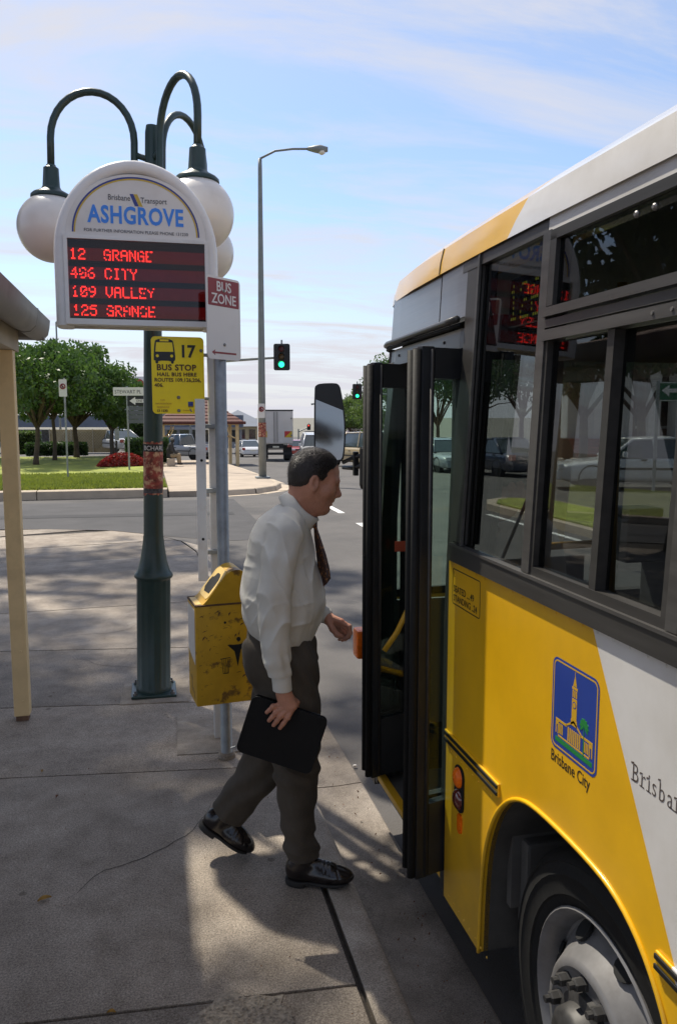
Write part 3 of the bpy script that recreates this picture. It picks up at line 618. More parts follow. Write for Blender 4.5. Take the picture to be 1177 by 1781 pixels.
# panel joints, rivets and a fuel flap that break up the skin
for Y in (1.08, .2, -1.2, -2.6): obj('panel_joint', MB().box(.9392, .9405, Y-.0018, Y+.0018, .745, 1.31) if Y < 2 else MB().box(.9392, .9405, Y-.0015, Y+.0015, .15, .69), M_rubber, BUS)
mb = MB()
for Y in np.arange(2.36, 2.0, -.045):
    for z in (.165, .675): mb.lathe([(.0042, 0), (.0035, .0018), (.001, .0025)], (.94, Y, z), 7, (-1, 0, 0))
for Y in np.arange(1.24, -2, -.05): mb.lathe([(.0042, 0), (.0035, .0018), (.001, .0025)], (.94, Y, .675), 7, (-1, 0, 0))
for Y in np.arange(2.36, -2, -.06): mb.lathe([(.0036, 0), (.003, .0015), (.001, .002)], (.94, Y, 1.302), 7, (-1, 0, 0))
tag(obj('rivets', mb, M_paint, BUS), kind='stuff')
# front wheel
wh = bpy.data.objects.new('wheel', None); COL.objects.link(wh); wh.parent = BUS; wh.location = Vector((.965, 1.535, .305))-Vector(BUS.location)
WC = Vector((.965, 1.535, .305)); AXI = (-1, 0, 0)
def wl(prof, n=48): return MB().lathe(prof, WC, n, AXI, cap=False)
obj('tyre', wl([(.275, -.28), (.40, -.285), (.425, -.26), (.430, -.20), (.430, -.09), (.424, -.045), (.405, -.020), (.396, -.014), (.392, -.017), (.37, -.012), (.364, -.009), (.358, -.012), (.335, -.014), (.318, -.012), (.314, -.018), (.30, -.022), (.283, -.03), (.278, -.05)]), M_rubber, wh, auto=40)
M_rim = mat('silver_rim_paint', (.21, .205, .205), .45, metal=.3, var=.2, scale=8, dirt=(.11, .10, .09), dscale=9, damt=.7, dlo=.45)
rm = obj('rim', wl([(.278, -.06), (.288, -.030), (.290, -.022), (.284, -.018), (.276, -.024), (.262, -.05), (.255, -.075), (.248, -.078), (.205, -.035), (.182, -.002), (.172, .006), (.160, .006), (.152, -.002), (.110, -.006), (.108, -.02)]), M_rim, wh, auto=40)
for k in range(8):
    a = 2*math.pi*(k+.35)/8; c_ = WC+Vector((.052, .232*math.cos(a), .232*math.sin(a))); nrm = Vector((-.72, .69*math.cos(a), .69*math.sin(a)))
    obj('hand_hole', MB().lathe([(.030, -.004), (.030, .004), (.026, .0045)], c_, 14, nrm), M_dark, rm)
M_nut = mat('oily_nut_steel', (.06, .058, .056), .55, metal=.5, var=.4, scale=30)
hb = obj('hub', wl([(.112, -.02), (.110, .010), (.088, .016), (.082, .045), (.070, .055), (.046, .058), (.044, .072), (.0, .075)], 28), M_nut, wh, auto=40)
for k in range(10):
    a = 2*math.pi*(k+.2)/10; c_ = WC+Vector((.004, .134*math.cos(a), .134*math.sin(a)))
    nu = obj('wheel_nut', MB().lathe([(.019, 0), (.019, .006), (.0165, .008), (.0165, .026), (.012, .030)], c_, 6, AXI), M_nut, rm)
    obj('stud', MB().lathe([(.009, .028), (.009, .044)], c_, 8, AXI), M_nut, nu)
obj('hub_cap', MB().lathe([(.045, .072), (.040, .085), (.0, .09)], WC, 20, AXI), M_alu2, hb, auto=40)
# rear wheel further back
for Yw in (-4.5,):
    w2 = dup(wh, None, parent=BUS); w2.location = Vector((.965, Yw, .305))-Vector(BUS.location)
# nearside mirror on its arm
p0 = at(574, 735, 3.72)
mo = [(-.070, -.19), (.052, -.185), (.066, -.16), (.073, -.06), (.070, .03), (.050, .155), (.040, .175), (.024, .182), (-.045, .180), (-.066, .172), (-.073, .155), (-.076, -.10), (-.074, -.17)]
mo = smooth_path(mo+[mo[0]], 1)[:-1]
mr = obj('mirror', MB().prism(mo, p0+FH*.004, RH, EZ, FH*.05), M_blackp, BUS, auto=40)
obj('mirror_glass', MB().prism([(x*.90, z*.95) for x, z in mo], p0+Vector((0, 0, 0)), RH+FH*.02, EZ+FH*.05, FH*.003), mat('mirror_silver', (.22, .235, .26), .02, metal=1.0, var=.02), mr)
q0, q1 = at(597, 804, 3.74), at(646, 792, 3.55)
for dz in (0, -.048): obj('mirror_arm', MB().tube([q0+Vector((0, 0, dz*.5)), q0.lerp(q1, .35)+Vector((0, 0, .01+dz)), q1+Vector((0, 0, .012+dz))], .010, 8), M_blackp, mr, smooth=True)
for s_ in (.45, .8): c_ = q0.lerp(q1, s_); obj('arm_bracket', MB().bbox(c_.x-.012, c_.x+.012, c_.y-.012, c_.y+.012, c_.z-.075, c_.z+.035, .004), M_blackp, mr)
obj('arm_pivot', MB().lathe([(.018, -.13), (.024, -.11), (.024, .05), (.018, .06)], at(634, 800, 3.58), 12), M_blackp, mr)
# lettering and crest on the side
M_ink = mat('dark_brown_lettering', (.022, .014, .010), .5, var=.1)
NX, UY = (0, -1, 0), EZ
XF = .9397
pl = obj('capacity_plate', MB(), M_ink, BUS) if False else None
def frame_line(name, w, h, r, t, o, ux, uy, m, parent, d):
    """thin rounded outline as a raised ring"""
    A = rrect(w, h, r); B = rrect(w-2*t, h-2*t, max(r-t, .001), x0=t, y0=t); n = len(A); mb = MB(); o = Vector(o); ux = Vector(ux); uy = Vector(uy); d = Vector(d)
    V = [o+ux*p[0]+uy*p[1]+d for p in A]+[o+ux*p[0]+uy*p[1]+d for p in B]+[o+ux*p[0]+uy*p[1] for p in A]+[o+ux*p[0]+uy*p[1] for p in B]
    F = []
    for i in range(n):
        j = (i+1) % n; F += [(i, j, n+j, n+i), (i, 2*n+i, 2*n+j, j), (n+i, n+j, 3*n+j, 3*n+i)]
    return obj(name, mb.add(V, F), m, parent)
frame_line('capacity_frame', .222, .116, .010, .0034, (XF, 2.372, 1.172), NX, UY, M_ink, BUS, (-.0003, 0, 0))
text('capacity_lettering', 'L', .026, (XF-.0002, 2.362, 1.262), NX, UY, M_ink, BUS, sx=.9, ext=.0001)
text('capacity_lettering', 'SEATED ....49', .030, (XF-.0002, 2.362, 1.214), NX, UY, M_ink, BUS, sx=.98, ext=.0001, bold=.014)
text('capacity_lettering', 'STANDING ..24', .030, (XF-.0002, 2.362, 1.184), NX, UY, M_ink, BUS, sx=.94, ext=.0001, bold=.014)
M_blue = mat('crest_blue', (.022, .055, .30), .35, var=.06, coat=.2); M_cyel = mat('crest_yellow', (.62, .36, .02), .4, var=.05); M_cgrn = mat('crest_green', (.02, .22, .05), .4, var=.05)
o = Vector((XF, 1.706, .972))
cr = obj('city_crest', MB().prism(rrect(.206, .226, .022), o, NX, UY, (-.0002, 0, 0)), M_blue, BUS)
d1 = Vector((-.0004, 0, 0))
frame_line('crest_border', .194, .214, .017, .0035, o+Vector((0, -.006, .006)), NX, UY, M_cyel, cr, (-.0005, 0, 0))
def cp(name, poly, m=M_cyel, k=1.0): return obj(name, MB().prism(poly, o+d1*.5, NX, UY, d1*k), m, cr)
cp('tower', [(.091, .085), (.119, .085), (.117, .100), (.115, .100), (.115, .150), (.093, .150), (.093, .100), (.091, .100)])
cp('tower', [(.094, .153), (.099, .153), (.099, .170), (.094, .170)]); cp('tower', [(.1015, .153), (.1065, .153), (.1065, .170), (.1015, .170)]); cp('tower', [(.109, .153), (.114, .153), (.114, .170), (.109, .170)])
cp('tower', [(.092, .172), (.116, .172), (.116, .178), (.092, .178)]); cp('spire', [(.096, .180), (.112, .180), (.1045, .206), (.1035, .206)]); cp('spire', [(.1030, .206), (.105, .206), (.105, .214), (.103, .214)])
obj('clock_face', MB().lathe([(.0085, 0), (.0085, .0001)], o+Vector((-.0007, -.104, .135)), 16, (-1, 0, 0)), M_blue, cr)
obj('clock_face', MB().lathe([(.0062, 0), (.0062, .0001)], o+Vector((-.0009, -.104, .135)), 16, (-1, 0, 0)), M_cyel, cr)
cp('pediment', [(.070, .078), (.104, .098), (.138, .078), (.138, .073), (.104, .092), (.070, .073)])
for x in np.arange(.078, .132, .0085): cp('column', [(x, .040), (x+.0055, .040), (x+.0055, .074), (x, .074)])
for a, b in ((.022, .072), (.136, .186)):
    cp('cornice', [(a, .071), (b, .071), (b, .077), (a, .077)])
    for x in np.arange(a+.016, b-.016, .0065): cp('column', [(x, .043), (x+.0042, .043), (x+.0042, .067), (x, .067)])
for a in (.022, .172): cp('wing', [(a, .040), (a, .070), (a+.014, .070), (a+.014, .040), (a+.010, .040), (a+.010, .062), (a+.004, .062), (a+.004, .040)])
cp('plinth', [(.034, .034), (.174, .034), (.174, .038), (.034, .038)]); cp('lawn_band', [(.022, .020), (.186, .020), (.186, .031), (.022, .031)], M_cgrn)
cp('palm_trunk', [(.147, .031), (.151, .031), (.150, .100), (.148, .100)], M_cgrn, 1.6)
for k in range(9):
    a = R(-35+k*31); l_ = .021; cx, cy = .149, .103; dx_, dy_ = math.cos(a), math.sin(a)
    cp('palm_frond', [(cx, cy), (cx+dx_*l_*.6-dy_*.005, cy+dy_*l_*.6+dx_*.005), (cx+dx_*l_, cy+dy_*l_-.003), (cx+dx_*l_*.6+dy_*.005, cy+dy_*l_*.6-dx_*.005)], M_cgrn, 1.7+.02*k)
text('crest_lettering', 'Brisbane City', .041, (XF-.0002, 1.704, .936), NX, UY, M_ink, BUS, sx=.80, bold=.006, ext=.0001)
# serifed word on the white
xw = 0.0; M_ink2 = mat('grey_brown_lettering', (.085, .065, .055), .5, var=.1)
for chx in 'Brisbane':
    lt = text('operator_lettering', chx, .056, (XF-.0002, 1.372-xw, 1.034), NX, UY, M_ink2, BUS, sx=.76, bold=-.010, ext=.0001)
    ys = [-(q.co.y+BUS.location.y)+1.372-xw for q in lt.data.vertices]; a0, a1 = min(ys), max(ys); sw2 = .004; hb_ = .0022
    stems = {'B': [(a0, 0, .040)], 'r': [(a0, 0, .030)], 'i': [((a0+a1)/2-sw2/2, 0, .030)], 'b': [(a0, .058, None)], 'n': [(a0, 0, .030), (a1-sw2, 0, None)], 'a': [(a1-sw2, 0, None)]}.get(chx, [])
    for x_, lo_, hi_ in stems:
        base = Vector((XF, 1.372-xw, 1.034))
        if lo_ == 0: obj('serif', MB().prism([(x_-.0055, 0), (x_+sw2+.0055, 0), (x_+sw2+.0055, hb_), (x_-.0055, hb_)], base, NX, UY, (-.0003, 0, 0)), M_ink2, lt)
        if hi_: obj('serif', MB().prism([(x_-.0065, hi_-.006), (x_+sw2*.6, hi_-hb_), (x_+sw2*.6, hi_), (x_-.0065, hi_-.002)], base, NX, UY, (-.0003, 0, 0)), M_ink2, lt)
        if lo_ == .058: obj('serif', MB().prism([(x_-.0055, .038), (x_+sw2*.6, .040), (x_+sw2*.6, .043), (x_-.0055, .041)], base, NX, UY, (-.0003, 0, 0)), M_ink2, lt)
    xw += a1-min(a0, 0)+.007
# route number in the first window, shown in small yellow bars
pln = obj('route_display', sp(MB(), 1.97, 2.20, 2.03, 2.165, .055, .075), M_blackp, BUS)
M_dot = mat('display_yellow', (.55, .55, .05), .5, emit=(.6, .6, .05), estr=.25)
FONT = {'1': '00100 01100 00100 00100 00100 00100 01110', '2': '01110 10001 00001 00110 01000 10000 11111', '6': '00110 01000 10000 11110 10001 10001 01110', '0': '01110 10001 10011 10101 11001 10001 01110', '4': '00010 00110 01010 10010 11111 00010 00010', '9': '01110 10001 10001 01111 00001 00010 01100', '5': '11111 10000 11110 00001 00001 10001 01110', '3': '11111 00010 00100 00010 00001 10001 01110',
 'G': '01110 10001 10000 10111 10001 10001 01111', 'R': '11110 10001 10001 11110 10100 10010 10001', 'A': '01110 10001 10001 11111 10001 10001 10001', 'N': '10001 11001 10101 10101 10011 10001 10001', 'E': '11111 10000 10000 11110 10000 10000 11111', 'C': '01110 10001 10000 10000 10000 10001 01110', 'I': '01110 00100 00100 00100 00100 00100 01110', 'T': '11111 00100 00100 00100 00100 00100 00100', 'Y': '10001 10001 01010 00100 00100 00100 00100', 'V': '10001 10001 10001 10001 10001 01010 00100', 'L': '10000 10000 10000 10000 10000 10000 11111', ' ': '00000 00000 00000 00000 00000 00000 00000', '.': '00000 00000 00000 00000 00000 00000 01100'}
def dots(mb, s, o, ux, uy, cw, chh, fill=.8, nrm=None, drop=None):
    o = Vector(o); ux = Vector(ux); uy = Vector(uy); n_ = ux.cross(uy)*.0012
    for i, chx in enumerate(s):
        for r_, row in enumerate(FONT[chx].split()):
            for c_, bit in enumerate(row):
                if bit == '1' and not (drop and drop(i, r_, c_)):
                    a = o+ux*((i*6+c_)*cw)+uy*((6-r_)*chh)
                    V = [a+n_, a+ux*cw*fill+n_, a+ux*cw*fill+uy*chh*fill+n_, a+uy*chh*fill+n_]; mb.add(V, [(0, 1, 2, 3)])
    return mb
obj('route_digits', dots(MB(), '126', (bxs(2.1, 2.07)+.052, 2.185, 2.045), NX, UY, .0112, .0152, .5), M_dot, pln)
# ================================================================== STREET FURNITURE NEAR THE STOP
LP = Vector((-.012, 5.13, 0))
lamp = thing('lamp_post', 'dark green post with three curved arms and white globe lamps', 'lamp post', LP)
def lat(prof, n=28, c=LP): return MB().lathe(prof, c, n)
obj('base_plate', MB().bbox(LP.x-.14, LP.x+.14, LP.y-.14, LP.y+.14, .003, .022, .006), M_green, lamp)
for sx_ in (-1, 1):
    for sy_ in (-1, 1): obj('anchor_bolt', MB().lathe([(.014, .02), (.014, .034), (.007, .036), (.007, .05)], LP+Vector((.115*sx_, .115*sy_, 0)), 6), M_bolt, lamp)
# lightly fluted pedestal
mb = MB(); P = []
for r_, h in [(.112, .022), (.112, .05), (.104, .06), (.104, .74), (.108, .75), (.118, .757), (.121, .768), (.118, .78), (.108, .79), (.096, .82), (.084, .865), (.073, .93), (.066, .98), (.063, 1.02)]:
    P.append([LP+Vector((r_*(1+(.016 if .06 <= h <= .74 else 0)*math.cos(16*a))*math.cos(a), r_*(1+(.016 if .06 <= h <= .74 else 0)*math.cos(16*a))*math.sin(a), h)) for a in np.linspace(0, 2*math.pi, 97)])
obj('pedestal', mb.grid(P), M_green, lamp, auto=45)
obj('shaft', lat([(.063, 1.0), (.0605, 1.05), (.058, 1.8), (.054, 2.4), (.046, 3.0), (.042, 3.46), (.036, 3.50)]), M_green, lamp, auto=50)
M_globe = mat('opal_globe', (.70, .655, .60), .32, var=.06, scale=4, coat=.25, dirt=(.42, .36, .28), dscale=3, damt=.3)
for ang in (186, -53, 68):
    dd = RH*math.cos(R(ang))+FH*math.sin(R(ang)); P = []
    r0, r1 = .105, .590; rc = (r0+r1)/2; rad = (r1-r0)/2; zs = 3.40
    for z in (3.02, 3.15, 3.28): P.append(LP+dd*r0+Vector((0, 0, z)))
    for k in range(17):
        a = math.pi*(1-k/16); P.append(LP+dd*(rc+rad*math.cos(a))+Vector((0, 0, zs+(rad+.03)*math.sin(a))))
    P.append(LP+dd*r1+Vector((0, 0, 3.23)))
    am = obj('arm', MB().tube(P, .0215, 12), M_green, lamp, smooth=True)
    for z in (3.10, 3.33): obj('bracket', MB().tube([LP+Vector((0, 0, z-.03)), LP+dd*r0+Vector((0, 0, z))], .018, 8), M_green, am, smooth=True)
    c_ = LP+dd*r1
    obj('collar', MB().lathe([(.026, 3.245), (.030, 3.235), (.044, 3.225), (.050, 3.12), (.056, 3.108), (.062, 3.10), (.105, 3.078), (.118, 3.066), (.120, 3.052), (.112, 3.046)], c_, 24), M_green, am, auto=45)
    obj('globe', MB().lathe([(.200*math.sin(t_), 2.880+.200*math.cos(t_)) for t_ in np.linspace(.42, math.pi, 24)], c_, 36, cap=False), M_globe, am, smooth=True)

lamp.rotation_euler = (0, R(1.35), 0)      # the post leans a little towards the road
# ---- arched information sign: a bent white tube planted at the right, cabinet hung inside it
A = Vector((.338, 4.30, 0))
K_ = .8586
SY, SD = 4.205, .19
sx0 = -.030
sign = thing('information_sign', 'white arched bus information sign with red scrolling display on a bent white post', 'sign', A)
Zs = lambda z: 1.77+(z-1.77)*K_
def arch(hw, zb, zs, rise, n=28):
    P = [(-hw, zb)]+[(hw*math.cos(math.pi-math.pi*k/n), zs+rise*math.sin(math.pi*k/n)) for k in range(n+1)]+[(hw, zb)]
    return P
hw, zb, zs, rise = .398, 2.218, Zs(2.71), .452
M_pale = mat('pale_grey_paint', (.55, .54, .53), .5, var=.1, scale=6, dirt=(.36, .34, .31), dscale=5, damt=.5)
pa = arch(hw-.038, zb, zs, rise-.038)
pts = [Vector((sx0+x, A.y, z)) for x, z in pa]
ring = []
for i, p in enumerate(pts):          # rounded chunky hoop
    a = pts[max(i-1, 0)]; b = pts[min(i+1, len(pts)-1)]; t_ = (b-a).normalized(); n_ = Vector((-t_.z, 0, t_.x))
    ring.append([p+n_*(.040*math.copysign(abs(math.cos(q))**.7, math.cos(q)))+EY*(.105*math.copysign(abs(math.sin(q))**.6, math.sin(q))) for q in np.linspace(0, 2*math.pi, 25)])
mb = MB().grid(ring)
mb.f += [tuple(range(24)), tuple((len(ring)-1)*25+i for i in range(24))[::-1]]
obj('hoop', mb, M_wpaint, sign, auto=60)
obj('post', MB().bbox(A.x-.028, A.x+.028, A.y-.028, A.y+.028, 0, 2.23, .006), M_pale, sign)
core = arch(.335, Zs(2.31), Zs(2.76), .36*K_)
obj('cabinet', MB().prism(core, (sx0, SY+.012, 0), EX, EZ, (0, SD-.024, 0)), M_wpaint, sign)
M_led = glass('display_cover', (.80, .72, .72), 1.28, minr=.02)
M_ledback = mat('display_dark', (.010, .008, .008), .75, var=.5, scale=5, spec=.15)
M_ledrow = mat('display_row', (.075, .004, .005), .7, var=.35, scale=30, spec=.15, emit=(.10, .004, .004), estr=.25)
M_lit = mat('display_red_diode', (.9, .03, .02), .4, emit=(1.0, .028, .018), estr=1.5)
M_lblue = mat('sign_light_blue', (.045, .23, .74), .5, var=.05); M_navy = mat('sign_navy', (.035, .05, .24), .5, var=.05); M_gold = mat('sign_gold', (.55, .38, .05), .5, var=.06)
M_char = mat('sign_charcoal', (.06, .055, .06), .5)
M_board = mat('sign_board_white', (.68, .65, .62), .45, var=.04, scale=3, dirt=(.5, .46, .42), dscale=4, damt=.3)
k_ = K_
for side in (1, -1):
    ux = EX*side; yf = SY if side == 1 else SY+SD; nn = Vector((0, -side, 0))
    pf = lambda x, z, d=0.0: Vector((sx0, yf, 0))+ux*x*K_+EZ*Zs(z)+nn*d
    pq = lambda P: [(x*K_, Zs(z)) for x, z in P]
    o_ = lambda d: Vector((sx0, yf, 0))+nn*d
    hd = obj('header_board', MB().prism(pq(arch(.392, 2.795, 2.80, .345)), o_(-.002), ux, EZ, nn*.012), M_board, sign)
    for r0_, r1_, m in ((.356, .347, M_navy), (.346, .338, M_gold)):
        A_ = [(r0_*math.cos(a), 2.812+(r0_*.895)*math.sin(a)) for a in np.linspace(math.pi, 0, 40)]; B_ = [(r1_*math.cos(a), 2.812+(r1_*.890)*math.sin(a)) for a in np.linspace(0, math.pi, 40)]
        obj('arch_stripe', MB().prism(pq(A_+B_), o_(.010), ux, EZ, nn*.0012), m, hd)
    text('place_name', 'ASHGROVE', .132*k_, pf(0, 2.872, .0108), ux, EZ, M_lblue, hd, 'CENTER', sx=.745, bold=.030, space=1.08)
    text('operator_name', 'Brisbane', .044*k_, pf(-.030, 2.998, .0108), ux, EZ, M_char, hd, 'RIGHT', sx=.82)
    text('operator_name', 'Transport', .044*k_, pf(.026, 2.990, .0108), ux, EZ, M_char, hd, 'LEFT', sx=.82)
    for k, m in ((0, M_navy), (1, M_gold)): obj('emblem_bar', MB().prism(pq([(-.034+.022*k, 3.036), (-.013+.022*k, 3.036), (.016+.022*k, 2.970), (-.006+.022*k, 2.970)]), o_(.010), ux, EZ, nn*.0012), m, hd)
    text('phone_line', 'FOR FURTHER INFORMATION PLEASE PHONE 131230', .0245*k_, pf(0, 2.818, .0108), ux, EZ, M_char, hd, 'CENTER', sx=1.0)
    fr = MB()
    for x0_, x1_, z0_, z1_ in ((-.405, .405, 2.298, 2.330), (-.405, .405, 2.775, 2.795), (-.405, -.384, 2.33, 2.775), (.384, .405, 2.33, 2.775)): fr.box(x0_*K_, x1_*K_, 0, .032, Zs(z0_), Zs(z1_))
    M = Matrix((ux, -nn, EZ)).transposed().to_4x4(); M.translation = Vector((sx0, yf, 0))+nn*.020
    fr.v = [tuple(M @ Vector(p)) for p in fr.v]; df = obj('display_frame', fr, M_wpaint, sign)
    bk = obj('display', MB().prism(pq([(-.384, 2.33), (.384, 2.33), (.384, 2.775), (-.384, 2.775)]), o_(-.006), ux, EZ, nn*.004), M_ledback, sign)
    rows = ['12  GRANGE', '406 CITY', '109 VALLEY', '125 GRANGE']
    for k, s in enumerate(rows):
        z0 = 2.666-.1045*k
        obj('display_row', MB().prism(pq([(-.384, z0-.008), (.384, z0-.008), (.384, z0+.062), (-.384, z0+.062)]), o_(-.002), ux, EZ, nn*.001), M_ledrow, bk)
        rd_ = random.Random(k); miss0 = {0: lambda i, r_, c_: (i in (4, 8) and r_ in (2,) and c_ > 2), 1: lambda i, r_, c_: (r_ == 3 and c_ == 0 and i < 3), 2: None, 3: lambda i, r_, c_: (i == 4 and c_ == 0 and r_ in (1, 3, 4)) or (r_ == 3 and i == 8)}[k]
        miss = lambda i, r_, c_: (miss0 is not None and miss0(i, r_, c_)) or rd_.random() < .09
        obj('lit_characters', dots(MB(), s, pf(-.374+.002*k, z0-.003, .000), ux, EZ, .0078*k_, .0088*k_, .92, drop=miss), M_lit, bk)
    obj('cover', MB().prism(pq([(-.384, 2.33), (.384, 2.33), (.384, 2.775), (-.384, 2.775)]), o_(.010), ux, EZ, nn*.002), M_led, sign)

# ---- poster wrapped round the green post
def wrap_cyl(o, c, r, z0=None):
    for p in o.data.vertices:
        w = p.co; ang = (w.x)/r; rr2 = r-w.y; p.co = Vector((c.x+rr2*math.sin(ang), c.y-rr2*math.cos(ang), w.z))
M_post = mat('poster_print', (.22, .035, .025), .6, var=.9, scale=20, dirt=(.60, .38, .22), dscale=17, damt=.9, dlo=.50, dhi=.60)
po = thing('poster', 'torn red and orange band poster pasted round the green post', 'poster', LP+Vector((0, 0, 1.25)))
mb = MB(); rr_ = random.Random(3)
P = [[Vector((LP.x+.0602*math.sin(a), LP.y-.0602*math.cos(a), z)) for a in np.linspace(-1.55, 1.75, 20)] for z in (1.288, 1.30, 1.4, 1.5, 1.60, 1.612)]
for k in range(20): P[0][k].z += rr_.uniform(-.012, .006); P[-1][k].z += rr_.uniform(-.004, .01)
obj('sheet', mb.grid(P), M_post, po, smooth=True)
P = [[Vector((LP.x+.0607*math.sin(a), LP.y-.0607*math.cos(a), z)) for a in np.linspace(-1.5, 1.7, 16)] for z in (1.555, 1.602)]
obj('title_band', MB().grid(P), mat('poster_black', (.02, .02, .02), .6), po, smooth=True)
P = [[Vector((LP.x+.0606*math.sin(a), LP.y-.0606*math.cos(a), z)) for a in np.linspace(-1.4, 1.2, 16)] for z in (1.296, 1.325)]
obj('foot_band', MB().grid(P), mat('poster_dark', (.05, .045, .05), .6, var=.9, scale=60), po, smooth=True)
tx = text('title', 'BCHARL', .040, Vector((-.066, 0, .314))+Vector(po.location), EX, EZ, M_wpaint, po, sx=.95, ext=.0004)
for p in tx.data.vertices:
    ang = p.co.x/.061; rr2 = .0612-p.co.y*.2; p.co = Vector((rr2*math.sin(ang), -rr2*math.cos(ang), p.co.z+0.0))
for p in tx.data.vertices: p.co.z -= 0
tx.location = (0, 0, 0)
po.rotation_euler = (0, R(1.35), 0); po.location.x += 1.25*math.tan(R(1.35))

# ---- drilled strip and the yellow bus stop plate on the same post
sp1 = sign
wc = at(351, 860, 4.06)
M_strip = mat('white_strip', (.74, .73, .71), .4, var=.05, dirt=(.4, .3, .2), dscale=6, damt=.3)
def vstrip(p, w, z0, z1, m, t=.02): return MB().bbox(-w/2, w/2, -t/2, t/2, z0, z1, .003, Matrix.Translation((p.x, p.y, 0)) @ Matrix.Rotation(R(-8), 4, 'Z'))
stp = obj('drilled_strip', vstrip(wc, .049, .925, 1.86, M_strip), M_strip, sp1)
for z in (1.55, 1.145): obj('hole', MB().lathe([(.007, 0), (.007, .002)], Vector((wc.x+.002, wc.y-.0108, z)), 12, (0, -1, 0)), M_dark, stp)
for z in (1.72, 1.38, 1.05): obj('clamp', MB().bbox(wc.x-.01, A.x+.035, A.y-.05, A.y-.02, z-.012, z+.012, .003), M_galv, sp1)
yo = Vector((.024, 4.235, 1.786)); uxx = Vector((math.cos(R(3)), math.sin(R(3)), 0))
for a in ((.262, 1.79+.30), (.262, 1.79+.075)):
    q = yo+uxx*a[0]; obj('sign_bracket', MB().cyl((q.x-.03, q.y+.012, a[1]), (A.x, A.y-.01, a[1]), .009), M_galv, sp1)
M_bsy = mat('bus_stop_yellow', (.98, .73, .006), .42, var=.04, scale=5, dirt=(.7, .5, .05), dscale=6, damt=.3)
bs = thing('bus_stop_sign', 'yellow bus stop plate numbered 17 with route list', 'sign', yo)
sw_, sh_ = .266, .392
nn = Vector((uxx.y, -uxx.x, 0))
obj('plate', MB().prism(rrect(sw_, sh_, .022), yo, uxx, EZ, -nn*.004), M_bsy, bs)
for side in (1, -1):
    if side == 1: o_, u_ = yo+nn*.0002, uxx
    else: o_, u_ = yo+uxx*sw_-nn*.0042, -uxx
    nf = nn*side
    Q = lambda name, poly, k=1.0, m=M_blackp: obj(name, MB().prism(poly, o_, u_, EZ, nf*.0012*k), m, bs)
    # pictogram of a bus
    pg = Q('pictogram', smooth_path([(.012, .272), (.012, .30), (.018, .366), (.026, .376), (.066, .383), (.104, .376), (.112, .366), (.120, .30), (.120, .272), (.112, .270), (.112, .258), (.104, .254), (.098, .258), (.098, .270), (.034, .270), (.034, .258), (.028, .254), (.020, .258), (.020, .270)], 1))
    obj('pictogram_window', MB().prism([(.021, .315), (.111, .315), (.106, .362), (.026, .362)], o_, u_, EZ, nf*.0018), M_bsy, pg)
    obj('pictogram_window', MB().prism([(.044, .367), (.088, .367), (.088, .377), (.044, .377)], o_, u_, EZ, nf*.0018), M_bsy, pg)
    for x in (.030, .102): obj('pictogram_light', MB().lathe([(.0075, 0), (.0075, .0018)], o_+u_*x+EZ*.294, 12, nf), M_bsy, pg)
    tt = lambda s, size, x, z, m=M_blackp, **k: text('lettering', s, size, o_+u_*x+EZ*z+nf*.0008, u_, EZ, m, bs, **k)
    M_br = mat('sign_brown_print', (.09, .03, .01), .5)
    tt('17', .086, .140, .290, sx=.95, bold=.03); tt('BUS STOP', .042, .024, .222, M_br, sx=1.02, bold=.03, space=1.08); tt('HAIL BUS HERE', .0265, .026, .192, M_br, sx=1.03, bold=.03, space=1.1)
    tt('ROUTES 109,126,206,', .0265, .012, .164, M_br, sx=.98, bold=.02); tt('406.', .0265, .012, .137, M_br, sx=1.0, bold=.02); tt('13 1230', .017, .020, .010, M_br, bold=.02)
    M_fade = mat('faded_print', (.62, .36, .03), .5)
    tt('FOR', .012, .040, .066, M_fade); tt('INFORMATION', .012, .014, .048, M_fade); tt('TELEPHONE', .012, .020, .030, M_fade)
    tt('Brisbane      Transport', .010, .155, .014, M_fade)
    Q('emblem', [(.180, .040), (.206, .040), (.206, .062), (.180, .062)], 1, M_navy); Q('emblem', [(.180, .034), (.206, .034), (.206, .038), (.180, .038)], 1, M_br)
    Q('emblem', [(.186, .026), (.192, .026), (.200, .010), (.194, .010)], 1, M_navy)
    for x, z in ((.252, .324), (.252, .062), (.132, .084), (.132, .016)): obj('bolt', MB().lathe([(.009, 0), (.009, .002), (.006, .006)], o_+u_*x+EZ*z, 10, nf), M_bolt, bs)

# ---- round steel pole with the BUS ZONE plate
Bp = Vector((.352, 4.02, 0))
pole = thing('steel_pole', 'round galvanised steel pole standing at the kerb behind the man', 'pole', Bp)
obj('tube', MB().lathe([(.032, 0), (.032, .01), (.0302, .012), (.0302, 2.40), (.026, 2.405)], Bp, 18), M_galv, pole, auto=45)
obj('collar', MB().lathe([(.045, 0), (.043, .02), (.033, .03)], Bp, 16), M_conc3, pole)
zn = thing('bus_zone_sign', 'white plate with red BUS ZONE panel and left arrow', 'sign', Bp+Vector((0, 0, 2.05)))
zu = Vector((.727, .686, 0)).normalized(); zn_n = Vector((zu.y, -zu.x, 0))
zo = Bp+zn_n*.034-zu*.128+EZ*2.048
M_zred = mat('zone_red', (.23, .018, .024), .45, var=.08)
obj('plate', MB().prism(rrect(.243, .392, .022), zo, zu, EZ, zn_n*.003), M_board, zn)
obj('red_panel', MB().prism(rrect(.222, .128, .006, x0=.010, y0=.253), zo, zu, EZ, zn_n*.0038), M_zred, zn)
text('lettering', 'BUS', .066, zo+zu*.122+EZ*.324+zn_n*.0042, zu, EZ, M_board, zn, 'CENTER', sx=.95, bold=.012)
